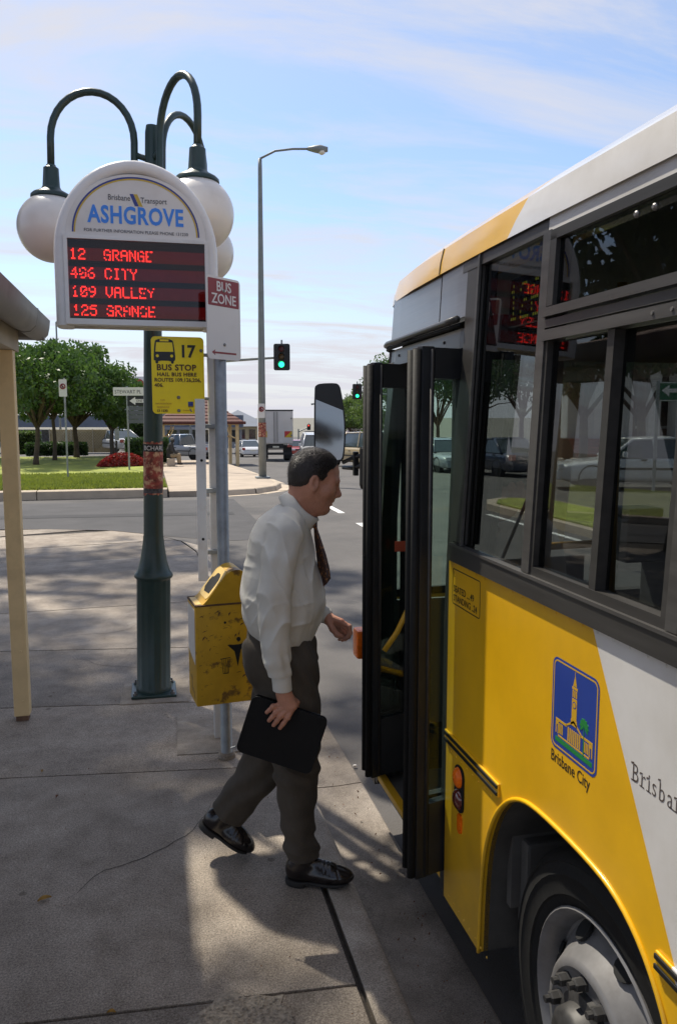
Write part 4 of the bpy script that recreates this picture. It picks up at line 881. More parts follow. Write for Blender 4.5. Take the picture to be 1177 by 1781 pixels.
text('lettering', 'ZONE', .066, zo+zu*.122+EZ*.266+zn_n*.0042, zu, EZ, M_board, zn, 'CENTER', sx=.98, bold=.012)
obj('arrow', MB().prism([(.030, .032), (.055, .046), (.050, .036), (.208, .036), (.208, .027), (.050, .027), (.055, .018)], zo, zu, EZ, zn_n*.0038), M_zred, zn)
for z in (.330, .072): obj('bolt', MB().lathe([(.008, 0), (.008, .003), (.005, .006)], zo+zu*.122+EZ*z+zn_n*.003, 10, zn_n), M_bolt, zn)

# ---- yellow litter bin on the pole
M_bin = mat('bin_yellow', (.55, .31, .012), .5, var=.2, scale=7, dirt=(.11, .05, .014), dscale=13, damt=.85, dlo=.56, dhi=.64, bump=.05, bscale=20)
M_binlid = mat('bin_lid_cream', (.72, .50, .16), .5, var=.1, scale=6, dirt=(.35, .22, .06), dscale=8, damt=.5)
b0 = at(343, 1222, 3.66); b0.z = .395
e1 = (RH*math.cos(R(20))+FH*math.sin(R(20))).normalized(); e2 = Vector((-e1.y, e1.x, 0))
if e2.dot(FH) < 0: e2 = -e2
bw, bd, bh = .285, .215, .49
bn = thing('litter_bin', 'scratched yellow metal litter bin with hooded lid on pole', 'bin', b0)
Mb = Matrix((e1, e2, EZ)).transposed().to_4x4(); Mb.translation = b0
obj('box', MB().bbox(0, bw, 0, bd, 0, bh, .006, Mb), M_bin, bn, auto=40)
obj('seam', MB().box(-.002, bw+.002, -.002, bd+.002, bh-.004, bh+.003, Mb), mat('bin_rust', (.10, .05, .02), .8, var=.4, scale=20), bn)
hp = smooth_path([(.035, .0), (.052, .012), (.150, .135), (.172, .152), (.205, .160), (.235, .150), (.256, .12), (.270, .0)], 2)
hood = obj('hood', MB().prism(hp, Mb @ Vector((0, .006, bh+.003)), e1, EZ, e2*(bd-.012)), M_bin, bn, auto=35)
# sloping face with its mouth
f0 = Mb @ Vector((.058, .012, bh+.022)); fx = e2; fy = (e1*.098+EZ*.123).normalized(); fn = (e1*-.123+EZ*.098).normalized()
obj('lid_face', MB().prism(rrect(.191, .165, .03), f0, fx, fy, fn*.004), M_binlid, hood)
obj('mouth', MB().prism(smooth_path([(.03, .03), (.16, .022), (.17, .10), (.125, .108), (.12, .135), (.05, .135), (.025, .10), (.03, .03)], 1)[:-1], f0+fn*.0035, fx, fy, fn*.0015), M_dark, hood)
obj('lid_label', MB().prism([(.004, .02), (.034, .02), (.034, .19), (.004, .19)], Mb @ Vector((0, 0, bh+.003)), e1, e2, EZ*.001), M_binlid, bn)
# white sticker wrapping the end face, dark stickers and scratches on the front
obj('sticker', MB().prism([(.02, .20), (.20, .24), (.20, .47), (.02, .47)], Mb @ Vector((-.0005, 0, 0)), e2, EZ, e1*-.001), M_board, bn)
ink = lambda nm, poly, m=M_blackp, k=1.0: obj(nm, MB().prism(poly, Mb @ Vector((0, 0, 0)), e1, EZ, e2*-.0012*k), m, bn)
ink('litter_symbol', [(.115, .222), (.165, .226), (.165, .229), (.115, .225)])
for x, t_ in ((.122, .008), (.132, .004), (.141, 0), (.150, -.004), (.158, -.008)): ink('litter_symbol', [(x, .222), (x+.0018, .222), (x+t_*.6+.0018, .152), (x+t_*.6, .152)])
ink('litter_symbol', [(.128, .150), (.154, .150), (.154, .153), (.128, .153)])
ink('star_mark', [(.150, .290), (.205, .288), (.26, .30), (.215, .262), (.20, .18), (.185, .255)])
ink('hole', rrect(.02, .02, .0099, x0=.195, y0=.305)); ink('hole', rrect(.012, .012, .0059, x0=.135, y0=.395))
rr_ = random.Random(8); M_scr = mat('bin_scratch', (.09, .04, .015), .7, var=.4, scale=40)
for k in range(60):
    x, z, l_, a = rr_.uniform(.01, .25), rr_.triangular(.05, .48, .42), rr_.uniform(.006, .03), rr_.uniform(-1.2, 1.2); w_ = rr_.uniform(.0008, .003); dx_, dz_ = math.cos(a)*l_, math.sin(a)*l_
    ink('scratch', [(x, z), (x+dx_*.5+w_, z+dz_*.5), (x+dx_, z+dz_), (x+dx_*.4-w_, z+dz_*.5+w_)], M_scr, .8)
obj('strap', MB().box(bw/2-.05, bw/2+.05, bd, bd+.03, .12, .16, Mb).box(bw/2-.05, bw/2+.05, bd, bd+.03, .36, .40, Mb), M_galv, bn)

# ---- shelter at the left
SP = Vector((-.765, 4.83, 0))
shl = thing('bus_shelter', 'cream timber shelter corner with metal gutter at left', 'shelter', SP)
obj('post', MB().bbox(SP.x-.043, SP.x+.043, SP.y-.043, SP.y+.043, .03, 2.14, .006), M_cream, shl)
obj('post_shoe', MB().box(SP.x-.034, SP.x+.034, SP.y-.034, SP.y+.034, 0, .06), mat('rusty_shoe', (.14, .08, .05), .8, var=.4, scale=20), shl)
for z in (.12, .42): obj('bolt', MB().lathe([(.008, 0), (.006, .005)], (SP.x+.01, SP.y-.043, z), 8, (0, -1, 0)), M_cream, shl)
M_gut = mat('weathered_gutter', (.20, .19, .175), .5, metal=.4, var=.25, scale=4, dirt=(.09, .08, .07), dscale=2.5, damt=.6)
M_soff = mat('soffit_boards', (.30, .25, .18), .8, var=.15, scale=4)
obj('beam', MB().bbox(SP.x-.05, SP.x+.05, -4, 4.98, 2.14, 2.26, .005), mat('beam_grey_cream', (.42, .36, .27), .7, var=.15, scale=3), shl)
gp = [(-.10, .085), (-.10, .0), (-.085, -.022), (-.05, -.035), (-.015, -.028), (.012, .0), (.022, .045), (.026, .085), (.018, .085), (.010, .045), (-.002, .01), (-.09, .01), (-.09, .085)]
gx, gy, gz0 = -.575, 5.08, 2.25
obj('gutter', MB().prism(gp, (gx, -4, gz0), EX, EZ, (0, gy+4, 0)), M_gut, shl, auto=35)
obj('gutter', MB().prism([(-a, b) for a, b in gp], (-4.5, gy+.0, gz0), EY*-1, EZ, (4.5+gx-.004, 0, 0)), M_gut, shl, auto=35)
for y in (4.55, 3.2, 1.8): obj('gutter_strap', MB().prism([(a*1.03+.0, b*1.05-.002) for a, b in gp[1:8]]+[(gp[7][0], .09), (gp[1][0], .09)], (gx, y, gz0), EX, EZ, (0, .012, 0)), M_gut, shl)
P = [[Vector((gx-.03, gy-.02, gz0+.09)), Vector((gx-.03, -4, gz0+.09))], [Vector((gx-2.0, gy-1.9, gz0+.72)), Vector((gx-2.0, -4, gz0+.72))]]
M_rs = mat('shelter_roof_sheet', (.20, .09, .06), .6, var=.2, scale=3)
obj('roof_sheet', MB().grid(P), M_rs, shl)
P = [[Vector((gx-.03, gy-.02, gz0+.09)), Vector((gx-2.0, gy-1.9, gz0+.72))], [Vector((-4.5, gy-.02, gz0+.09)), Vector((-4.5, gy-1.9, gz0+.72))]]
obj('roof_sheet', MB().grid(P), M_rs, shl)
P = [[Vector((gx-1.97, gy-1.9, gz0+.72)), Vector((gx-1.97, -4, gz0+.72))], [Vector((-4.5, gy-1.9, gz0+.72)), Vector((-4.5, -4, gz0+.72))]]
obj('roof_sheet', MB().grid(P), M_rs, shl)
for k in range(14):
    x = gx-.12-k*.15
    obj('soffit_board', MB().box(x-.145, x-.003, -4, gy-.12, gz0+.012, gz0+.03), M_soff, shl)
obj('post', MB().bbox(-4.0, -3.91, SP.y-.043, SP.y+.043, .0, 2.24, .006), M_cream, shl)
obj('post', MB().bbox(SP.x-.043, SP.x+.043, -1.2, -1.11, .0, 2.14, .006), M_cream, shl)
# fallen leaves and litter on the paving
M_fl = mat('dry_leaf', (.35, .20, .04), .8, var=.4, scale=30); M_fl2 = mat('brown_leaf', (.20, .075, .03), .8, var=.3, scale=30)
def leafm(name, px, py, sz, rot, m, lab):
    p = on_ground(px, py, 0.0); P = []
    n_ = 7
    for i in range(n_):
        t_ = i/(n_-1); w_ = sz*.28*math.sin(math.pi*t_)**.8; x_ = (t_-.5)*sz
        P.append([Vector((x_, s_*w_, .004+.006*abs(s_)+.004*math.sin(3*t_))) for s_ in (-1, 0, 1)])
    o_ = obj(name, MB().grid(P), m); o_.location = (p.x, p.y, .001); o_.rotation_euler = (0, 0, R(rot)); tag(o_, lab, 'leaf', 'fallen leaves')
leafm('fallen_leaf', 78, 1567, .050, 20, M_fl, 'yellow fallen leaf lying alone on the footpath at left')
leafm('fallen_leaf', 100, 1388, .022, 70, M_fl2, 'tiny brown leaf just below a footpath joint at left')
leafm('fallen_leaf', 194, 1765, .026, -10, M_fl, 'orange leaf scrap in the nearest footpath joint')
leafm('fallen_leaf', 74, 1344, .026, 95, M_fl, 'yellow leaf in the joint near the shelter post')
p = on_ground(617, 1333, -.13)
mb = MB().lathe([(.004, 0), (.011, .004), (.009, .010), (.003, .013)], (0, 0, 0), 7)
ps_ = obj('paper_scrap', mb, M_board); ps_.location = (p.x, p.y, -.132); ps_.scale = (1.2, .8, 1); tag(ps_, 'tiny crumpled white paper scrap in the gutter by the bus door', 'litter')

# ================================================================== TREES, HEDGES, FLOWERS
def leaf_mat(name, c0, c1, c2, sc=.9):
    m = bpy.data.materials.new(name); m.use_nodes = True; t = m.node_tree; t.nodes.clear(); l = t.links.new
    tcn = t.nodes.new('ShaderNodeTexCoord'); nz = t.nodes.new('ShaderNodeTexNoise'); nz.inputs['Scale'].default_value = sc; nz.inputs['Detail'].default_value = 8; nz.inputs['Roughness'].default_value = .75; l(tcn.outputs['Object'], nz.inputs['Vector'])
    rp = t.nodes.new('ShaderNodeValToRGB'); e = rp.color_ramp.elements; e[0].position = .3; e[0].color = c4(c0); e[1].position = .72; e[1].color = c4(c2); q = e.new(.5); q.color = c4(c1); l(nz.outputs[0], rp.inputs[0])
    d = t.nodes.new('ShaderNodeBsdfDiffuse'); tr = t.nodes.new('ShaderNodeBsdfTranslucent'); g = t.nodes.new('ShaderNodeBsdfGlossy'); g.inputs['Roughness'].default_value = .45
    l(rp.outputs[0], d.inputs[0]); l(rp.outputs[0], tr.inputs[0])
    a = t.nodes.new('ShaderNodeMixShader'); a.inputs[0].default_value = .42; l(d.outputs[0], a.inputs[1]); l(tr.outputs[0], a.inputs[2])
    b = t.nodes.new('ShaderNodeMixShader'); b.inputs[0].default_value = .045; l(a.outputs[0], b.inputs[1]); l(g.outputs[0], b.inputs[2])
    o = t.nodes.new('ShaderNodeOutputMaterial'); l(b.outputs[0], o.inputs[0]); return m
ML_mid = leaf_mat('foliage_mid_green', (.030, .070, .012), (.060, .125, .020), (.115, .19, .030))
ML_dark = leaf_mat('foliage_dark_green', (.014, .034, .010), (.026, .058, .014), (.05, .09, .02))
ML_lite = leaf_mat('foliage_light_green', (.06, .105, .02), (.10, .16, .03), (.17, .23, .05))
ML_hedge = leaf_mat('hedge_leaves', (.02, .05, .012), (.04, .085, .018), (.09, .15, .03), 4)
ML_red = leaf_mat('red_petals', (.20, .012, .012), (.32, .02, .018), (.05, .09, .02), 7)
M_bark = mat('bark', (.085, .062, .045), .95, var=.4, scale=9, bump=.7, bscale=18, stretch=(1, 1, .3))
def leaf_quads(C, size, r, flat=.5):
    n = len(C); a = r.normal(size=(n, 3)); a[:, 2] *= flat; a /= np.linalg.norm(a, axis=1)[:, None]+1e-9
    t = r.normal(size=(n, 3)); b = np.cross(a, t); b /= np.linalg.norm(b, axis=1)[:, None]+1e-9; c = np.cross(a, b)
    s = size*(.55+.9*r.random(n))[:, None]
    # a leaf: pointed quad, slightly folded
    V = np.stack([C-b*s*.9, C+c*s*.42+a*s*.08, C+b*s*.9, C-c*s*.42+a*s*.08], 1).reshape(-1, 3)
    return V, np.arange(4*n).reshape(n, 4)
def crown_pts(r, clumps, per, spread):
    out = []
    for c, k in clumps:
        n = int(per*k); p = r.normal(size=(n, 3)); p /= np.linalg.norm(p, axis=1)[:, None]+1e-9; p *= (r.random(n)**.45)[:, None]*spread*k**.4; p[:, 2] *= .72; out.append(p+np.asarray(c))
    return np.concatenate(out)
def tree(name, label, loc, h, rad, crown_z, seed, n=9000, leaf=.13, ml=None, clumps=46, spread=.75, group='trees on the lawn', trunk_r=.13, lean=(0, 0), squash=.75, fork=.34, bark=None):
    r = np.random.default_rng(seed); loc = Vector(loc); t = thing(name, label, 'tree', loc, 0, group); bark = bark or M_bark
    mb = MB(); fz = h*fork; fp_ = Vector((lean[0]*fz, lean[1]*fz, fz))
    P = [Vector((lean[0]*fz*s+.03*math.sin(5*s+seed), lean[1]*fz*s+.03*math.cos(4*s+seed), fz*s-.1*(s == 0))) for s in np.linspace(0, 1, 7)]
    mb.tube([loc+p for p in P], [trunk_r*(1.35 if i == 0 else 1.05-.05*i) for i in range(7)], 10)
    cl = []
    for k in range(clumps):
        for _ in range(40):
            q = r.normal(size=3); q /= np.linalg.norm(q); q *= .30+.85*r.random()**.6
            if q[2] > -.62: break
        c = np.array([q[0]*rad*(1+.18*math.sin(3*q[1]*4+seed)), q[1]*rad, crown_z+q[2]*rad*squash+.10*rad*math.sin(4*q[0]+seed)]); c[0] += lean[0]*crown_z; c[1] += lean[1]*crown_z
        cl.append((c, .25+1.3*r.random()**1.5))
    for i, (c, k) in enumerate(cl):
        if i % 3 == 0:
            s0 = fp_*(.78+.22*r.random()); e_ = Vector(c); m_ = s0.lerp(e_, .5)+Vector((0, 0, .10*rad))
            mb.tube([loc+s0, loc+s0.lerp(m_, .6)+Vector((r.normal()*.08, r.normal()*.08, 0)), loc+m_, loc+e_], [trunk_r*.55, trunk_r*.42, trunk_r*.28, trunk_r*.08], 6)
    obj('trunk', mb, bark, t, smooth=True)
    C = crown_pts(r, cl, n/clumps, spread*rad*.5); V, F = leaf_quads(C, leaf, r)
    mesh_np('crown', V, F, ml or ML_mid, t, world=False)
    return t
def lz(Y):
    s = min(1, max(0, (Y-20)/14)); s = s*s*(3-2*s); return -.02-.42*s
for p in lw.data.vertices: p.co.z = lz(p.co.y)+.02*math.sin(p.co.x*1.3+p.co.y*.9) if p.co.y > YK+1 else gz(YK)+.075
def lawn_at(x, y, v):
    p = at(x, y, v); p.z = lz(p.y); return p
tree('shade_tree', 'rounded green tree with slanting forked trunk, nearest on the lawn', lawn_at(64, 808, 37), 6.0, 2.5, 3.65, 11, 16000, .115, lean=(.06, 0), trunk_r=.12, clumps=64, spread=.62)
tree('shade_tree', 'thin-trunked green tree behind the nearest lawn tree', lawn_at(96, 797, 41), 6.1, 2.4, 3.85, 12, 13000, .12, trunk_r=.10, fork=.40, clumps=56, spread=.62)
tree('shade_tree', 'dark-trunked green tree at right of the lawn before the cream wall', lawn_at(133, 787, 44), 5.8, 2.75, 3.5, 13, 17000, .12, trunk_r=.14, clumps=64, spread=.62)
tree('shade_tree', 'green tree half hidden behind the cream shelter post', lawn_at(-12, 800, 42), 6.0, 2.6, 3.7, 14, 12000, .12)
tree('shade_tree', 'low green tree crown beside the one way sign', lawn_at(196, 786, 47), 5.0, 2.2, 3.05, 15, 11000, .12)
# big street trees outside the picture on the left: they shade the stop and show in the bus windows
tree('fig_tree', 'tall spreading fig tree over the bus shelter', (-7.5, 9.5, 0), 14.5, 3.5, 10.2, 21, 7500, .15, ml=ML_dark, clumps=44, spread=.50, group='street trees shading the stop', trunk_r=.38, lean=(.30, .02), squash=.45, fork=.42)
tree('fig_tree', 'tall fig tree further along the side street', (-9.3, 14.0, 0), 16, 4.0, 11.6, 22, 9000, .17, ml=ML_dark, clumps=56, spread=.50, group='street trees shading the stop', trunk_r=.36, lean=(.40, .03), squash=.28, fork=.45)
tree('fig_tree', 'fig tree standing behind the shelter', (-12.5, -1.5, 0), 12, 5.0, 8.4, 23, 10000, .20, ml=ML_dark, clumps=100, spread=.38, group='street trees shading the stop', trunk_r=.34, squash=.55)
tree('fig_tree', 'lower bushy fig tree at the mouth of the side street', (-7.6, 12.6, 0), 8.0, 3.0, 5.4, 24, 11000, .15, ml=ML_dark, clumps=60, spread=.5, group='street trees shading the stop', trunk_r=.22)
def hedge(name, label, cat, c, sx_, sy_, h, n, leaf, ml, rnd=.0, seed=5, mound=False):
    r = np.random.default_rng(seed); c = Vector(c); t = thing(name, label, cat, c)
    if mound:
        u = r.random(n)*2*math.pi; q = np.sqrt(r.random(n)); x = q*np.cos(u)*sx_; y = q*np.sin(u)*sy_; z = h*np.maximum(0, 1-(q**2.4))*(.8+.3*r.random(n))+.03
    else:
        x = (r.random(n)-.5)*2*sx_; y = (r.random(n)-.5)*2*sy_; z = r.random(n)*h
        f = r.integers(0, 4, n); x = np.where(f == 0, np.sign(x)*sx_, x); y = np.where(f == 1, -sy_, y); z = np.where(f == 2, h, z)
        x += r.normal(size=n)*.035; y += r.normal(size=n)*.035; z = np.maximum(.02, z+r.normal(size=n)*.035)
    V, F = leaf_quads(np.stack([x, y, z], 1), leaf, r, 1.0); mesh_np('leaves', V, F, ml, t, world=False)
    if not mound:
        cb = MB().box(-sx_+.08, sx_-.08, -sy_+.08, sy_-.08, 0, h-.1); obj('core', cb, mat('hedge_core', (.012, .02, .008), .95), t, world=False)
    else: obj('stems', MB().lathe([(sx_*.9, 0), (sx_*.6, h*.6), (.1, h*.85)], (0, 0, 0), 16), mat('bed_stems', (.04, .06, .015), .95), t, world=False).scale = (1, sy_/sx_, 1)
    return t
hedge('hedge', 'clipped dark green box hedge beside the path', 'hedge', lawn_at(257, 800, 39.5), .98, .6, 1.12, 7000, .06, ML_hedge)
hedge('flower_bed', 'low mound of red flowers in front of the hedge', 'flower bed', lawn_at(215, 812, 36), 1.15, .8, .52, 6000, .06, ML_red, mound=True)
hedge('shrub', 'dark low shrubs by the cream wall behind the trees', 'shrub', lawn_at(100, 785, 46), 1.6, .5, .7, 3000, .08, ML_hedge, seed=6)
hedge('shrub', 'yellow-green shrub behind the nearest lawn tree', 'shrub', lawn_at(42, 770, 47.5), .9, .5, 1.3, 2500, .08, ML_lite, seed=7)
hedge('shrub', 'green shrub under the direction boards', 'shrub', lawn_at(246, 775, 52), .9, .5, 1.9, 2500, .09, ML_hedge, seed=8)
# short grass over the nearest part of the lawn
n = 26000; r = np.random.default_rng(3); x = -9+9.4*r.random(n); y = YK+.32+12*r.random(n)**1.4; z = np.array([lz(b) if b > YK+1 else gz(YK)+.06 for b in y])
B = np.stack([x, y, z], 1); w = .02+.02*r.random(n); hgt = .05+.05*r.random(n); d = r.normal(size=(n, 3)); d[:, 2] = 0; d /= np.linalg.norm(d, axis=1)[:, None]
V = np.stack([B-d*w[:, None], B+d*w[:, None], B+np.stack([r.normal(size=n)*.02, r.normal(size=n)*.02, hgt], 1)], 1).reshape(-1, 3)
gr = mesh_np('grass', V, np.arange(3*n).reshape(n, 3), leaf_mat('grass_blades', (.13, .17, .022), (.19, .23, .03), (.24, .26, .05), .5)); tag(gr, 'short sunlit grass on the corner lawn', 'grass', kind='stuff')
# fallen litter of dry leaves along the gutter
n = 260; y = -1+10*r.random(n); x = .80+.2*r.random(n)**.6; V, F = leaf_quads(np.stack([x, y, np.full(n, -.124)], 1), .007, r, .3)
tag(mesh_np('gutter_debris', V, F, M_fl2), 'scattered leaf crumbs in the gutter', 'debris', kind='stuff')

n = 420; y = 1.6+8*r.random(n); x = -1.6+2.15*r.random(n); V, F = leaf_quads(np.stack([x, y, np.full(n, .002)], 1), .0035, r, .25)
tag(mesh_np('footpath_grit', V, F, M_fl2), 'scattered grit and leaf crumbs on the footpath', 'debris', kind='stuff')
# ================================================================== BUILDINGS, WALLS, PAVILION
M_grey = mat('render_grey', (.30, .30, .31), .85, var=.08, scale=.6); M_slate = mat('blue_grey_roof', (.115, .135, .175), .7, var=.15, scale=.8)
M_creamw = mat('cream_wall', (.50, .40, .24), .85, var=.12, scale=1.2, dirt=(.36, .28, .16), dscale=1, damt=.5)
M_pane = mat('dark_window', (.02, .024, .03), .08, var=.3, spec=.8); M_terr = mat('terracotta_tile', (.115, .036, .026), .75, var=.3, scale=5)
def wall_box(name, p, q, z0, z1, m, parent, t=.2):
    d = (q-p); d.z = 0; n_ = Vector((-d.y, d.x, 0)).normalized()*t; pol = [p, q, q+n_, p+n_]
    return obj(name, MB().prism([(a.x, a.y) for a in pol], (0, 0, z0), EX, EY, (0, 0, z1-z0)), m, parent)
# cream wall with a lattice screen
a, b = at(88, 786, 50), at(197, 786, 50); zg = lz(50)
cw = thing('garden_wall', 'cream wall with white lattice screen behind the lawn', 'wall', (a.x, a.y, zg))
wall_box('wall', a, b, zg, zg+1.42, M_creamw, cw)
d = (b-a).normalized(); L_ = (b-a).length
M_latt = mat('lattice_white', (.60, .54, .42), .7)
for k in range(int(L_/.17)):
    for s_ in (-1, 1):
        x0 = k*.17; x1 = x0+s_*1.0
        if 0 <= x1 <= L_: obj('lattice_slat', MB().tube([Vector((a.x, a.y, zg+.25))+d*x0-EY*.03, Vector((a.x, a.y, zg+1.30))+d*x1-EY*.03], .012, 4), M_latt, cw)
for x0 in np.arange(0, L_, 1.35): obj('lattice_post', MB().box(-.03, .03, -.05, .01, 0, 1.45, Matrix.Translation(Vector((a.x, a.y, zg))+d*x0-EY*.02)), M_latt, cw)
# low grey building
g1, g2 = at(-60, 745, 78), at(420, 745, 78)
z0, zt = -1.2, at(100, 722, 78).z
gb = thing('low_building', 'long grey building with dark glazing behind the lawn trees', 'building', (g1.x, g1.y, z0))
wall_box('wall', g1, g2, z0, at(100, 747, 78).z, M_grey, gb); wall_box('fascia', g1-EY*.8, g2-EY*.8, at(100, 743, 78).z, zt, M_slate, gb, 1.0)
for k in range(22):
    p = g1.lerp(g2, (k+.1)/22); q = g1.lerp(g2, (k+.82)/22); wd_ = wall_box('window', p-EY*.10, q-EY*.10, at(100, 768, 78).z, at(100, 748, 78).z, M_pane, gb, .06)
u1, u2 = at(203, 690, 84), at(330, 690, 84)
ub = thing('parapet_building', 'pale grey parapet building with round red emblem behind the green post', 'building', (u1.x, u1.y, z0))
for k in range(9):
    p = u1.lerp(u2, k/9); q = u1.lerp(u2, (k+.985)/9); wall_box('panel', p, q, z0, at(203, 655, 84).z, M_grey, ub, 3)
ec = at(242, 668, 83.4)
obj('emblem_panel', MB().box(ec.x-.75, ec.x+.75, ec.y-.10, ec.y+.05, ec.z-.75, ec.z+.75), M_wpaint, ub)
obj('emblem', MB().lathe([(.52, 0), (.52, .05)], ec-EY*.1, 20, (0, -1, 0)), mat('emblem_red', (.45, .02, .03), .5), ub)
obj('emblem_stroke', MB().prism([(-.3, .0), (.28, .26), (.1, -.18)], ec-EY*.16, EX, EZ, (0, -.03, 0)), M_wpaint, ub)
# pavilion with terracotta roof
pc = at(346, 800, 45); zg = gz(pc.y)-.02
pv = thing('pavilion', 'open pavilion with terracotta tiled roof and cream posts', 'pavilion', (pc.x, pc.y, zg))
hx = 2.05; ev = at(346, 738, 45).z; rg = ev+1.75
for sx_ in (-1, 1):
    for sy_ in (-1, 1):
        c_ = Vector((pc.x+sx_*(hx-.08), pc.y+sy_*(hx-.08), 0)); ps = obj('post', MB().bbox(c_.x-.09, c_.x+.09, c_.y-.09, c_.y+.09, zg-.2, ev, .01), M_cream, pv)
        for dx_, dy_ in ((-sx_, 0), (0, -sy_)):
            P = [c_+Vector((dx_*.55*math.sin(t_), dy_*.55*math.sin(t_), ev-.75+.70*(1-math.cos(t_)))) for t_ in np.linspace(.15, 1.5, 6)]; obj('bracket', MB().tube(P, .04, 6), M_cream, ps)
obj('eave_beam', MB().box(pc.x-hx, pc.x+hx, pc.y-hx, pc.y-hx+.12, ev-.02, ev+.16).box(pc.x-hx, pc.x+hx, pc.y+hx-.12, pc.y+hx, ev-.02, ev+.16).box(pc.x-hx, pc.x-hx+.12, pc.y-hx+.12, pc.y+hx-.12, ev-.02, ev+.16).box(pc.x+hx-.12, pc.x+hx, pc.y-hx+.12, pc.y+hx-.12, ev-.02, ev+.16), M_cream, pv)
rf = obj('roof', MB().add([(pc.x-hx-.3, pc.y-hx-.3, ev+.1), (pc.x+hx+.3, pc.y-hx-.3, ev+.1), (pc.x+hx+.3, pc.y+hx+.3, ev+.1), (pc.x-hx-.3, pc.y+hx+.3, ev+.1), (pc.x, pc.y, rg)], [(0, 1, 4), (1, 2, 4), (2, 3, 4), (3, 0, 4), (3, 2, 1, 0)]), M_terr, pv)
apex = Vector((pc.x, pc.y, rg)); co = [Vector((pc.x+s_*(hx+.3), pc.y+q_*(hx+.3), ev+.1)) for s_, q_ in ((-1, -1), (1, -1), (1, 1), (-1, 1))]
for i in range(4):
    A_, B_ = co[i], co[(i+1) % 4]
    for k in range(9):
        t0, t1 = k/9, (k+1)/9; p0_, p1_ = A_.lerp(apex, t0), B_.lerp(apex, t0); q0_, q1_ = A_.lerp(apex, t1), B_.lerp(apex, t1); up = Vector((0, 0, .05))
        obj('tile_course', MB().add([p0_+up, p1_+up, q1_+up*.3, q0_+up*.3, p0_, p1_], [(0, 1, 2, 3), (0, 4, 5, 1)]), M_terr, rf)
obj('fascia', MB().tube([c_+Vector((0, 0, .0)) for c_ in co]+[co[0]], .09, 6), M_terr, rf)
obj('finial', MB().lathe([(.16, 0), (.12, .2), (.02, .55)], apex, 10), M_wpaint, rf)
# house with blue roof and shopfront
hc = at(420, 790, 95); zg = gz(95)
hs = thing('corner_shop', 'cream corner shop with blue-grey pyramid roof and awning', 'building', (hc.x, hc.y, zg))
x0, x1, y0, y1 = at(372, 790, 95).x, at(462, 790, 95).x, hc.y-3, hc.y+6
zr, zw, zaw = at(421, 717, 95).z, at(421, 741, 95).z, at(421, 768, 95).z
obj('wall', MB().box(x0, x1, y0, y1, zg, zw), M_creamw, hs)
obj('roof', MB().add([(x0-.4, y0-.4, zw), (x1+.4, y0-.4, zw), (x1+.4, y1+.4, zw), (x0-.4, y1+.4, zw), ((x0+x1)/2, (y0+y1)/2, zr+.3)], [(0, 1, 4), (1, 2, 4), (2, 3, 4), (3, 0, 4), (3, 2, 1, 0)]), M_slate, hs)
for k in range(5):
    xx = x0+(k+.15)*(x1-x0)/5; ww = (x1-x0)/5*.6
    wn = obj('window', MB().box(xx, xx+ww, y0-.06, y0-.01, zaw+.4, zw-.35), M_pane, hs); obj('sill', MB().box(xx-.1, xx+ww+.1, y0-.14, y0-.065, zaw+.28, zaw+.38), M_wpaint, wn)
    obj('shop_window', MB().box(xx, xx+ww*1.2, y0-.06, y0-.01, zg+.3, zaw-.6), M_pane, hs)
obj('awning', MB().add([(x0-.3, y0-.08, zaw), (x1+.3, y0-.08, zaw), (x1+.3, y0-1.8, zaw-.55), (x0-.3, y0-1.8, zaw-.55), (x0-.3, y0-1.8, zaw-.8), (x1+.3, y0-1.8, zaw-.8)], [(0, 1, 2, 3), (3, 2, 5, 4)]), M_slate, hs)
# far right: blocks and trees over the crossing
M_pink = mat('pale_pink_render', (.50, .42, .40), .85, var=.08, scale=.5)
pb = at(612, 730, 120); fb = thing('far_block', 'distant pale rooftop block above the far trees right of the mirror', 'building', (pb.x, pb.y, -1.6))
bxw = [at(604, 730, 120).x, at(627, 730, 120).x]; obj('block', MB().box(bxw[0], bxw[1], pb.y, pb.y+6, -1.6, at(612, 717, 120).z), M_pink, fb)
obj('sign_band', MB().box(bxw[0]-.6, bxw[1]-.9, pb.y-.3, pb.y-.05, at(612, 735, 120).z, at(612, 728, 120).z), mat('band_black_gold', (.10, .08, .02), .6, var=.9, scale=3), fb)
for k in range(3): obj('window', MB().box(bxw[0]+.3+k*.6, bxw[0]+.7+k*.6, pb.y-.05, pb.y-.01, at(612, 727, 120).z, at(612, 721, 120).z), M_pane, fb)
for i, (px, y, v, h, rd, lab) in enumerate(((612, 795, 85, 5.2, 2.4, 'light green tree just right of the bus mirror'), (640, 795, 92, 6.2, 3.0, 'light green tree partly behind the bus door'), (700, 795, 80, 9.5, 3.4, 'tall green tree seen through the bus door glass'), (760, 795, 62, 8.5, 3.2, 'green tree seen beside the door jamb'), (585, 793, 110, 4.2, 2.2, 'small far tree behind the white four wheel drive'), (822, 800, 60, 9, 3.4, 'dark pine-like tree seen through the first bus window'), (905, 800, 48, 8.5, 3.2, 'dark tree seen high in the first bus window'), (985, 800, 42, 8.5, 3.4, 'dark tree over the far car in the second window'), (1080, 800, 38, 9.5, 3.6, 'broad dark tree at right in the bus window'), (1170, 800, 34, 8.5, 3.2, 'dark tree at the right edge of the bus window'), (1012, 800, 29, 7.5, 2.6, 'dark tree in front of the white columns, left'), (1112, 800, 27, 7.0, 2.5, 'dark tree in front of the white columns, right'))):
    p = at(px, y, v); tree('street_tree', lab, (p.x, p.y, gz(p.y)-.1), h, rd, h*.66, 40+i, 5000, .17, ml=ML_lite if i < 2 else ML_dark if i > 4 else ML_mid, clumps=34, group='trees across the road', trunk_r=.16)
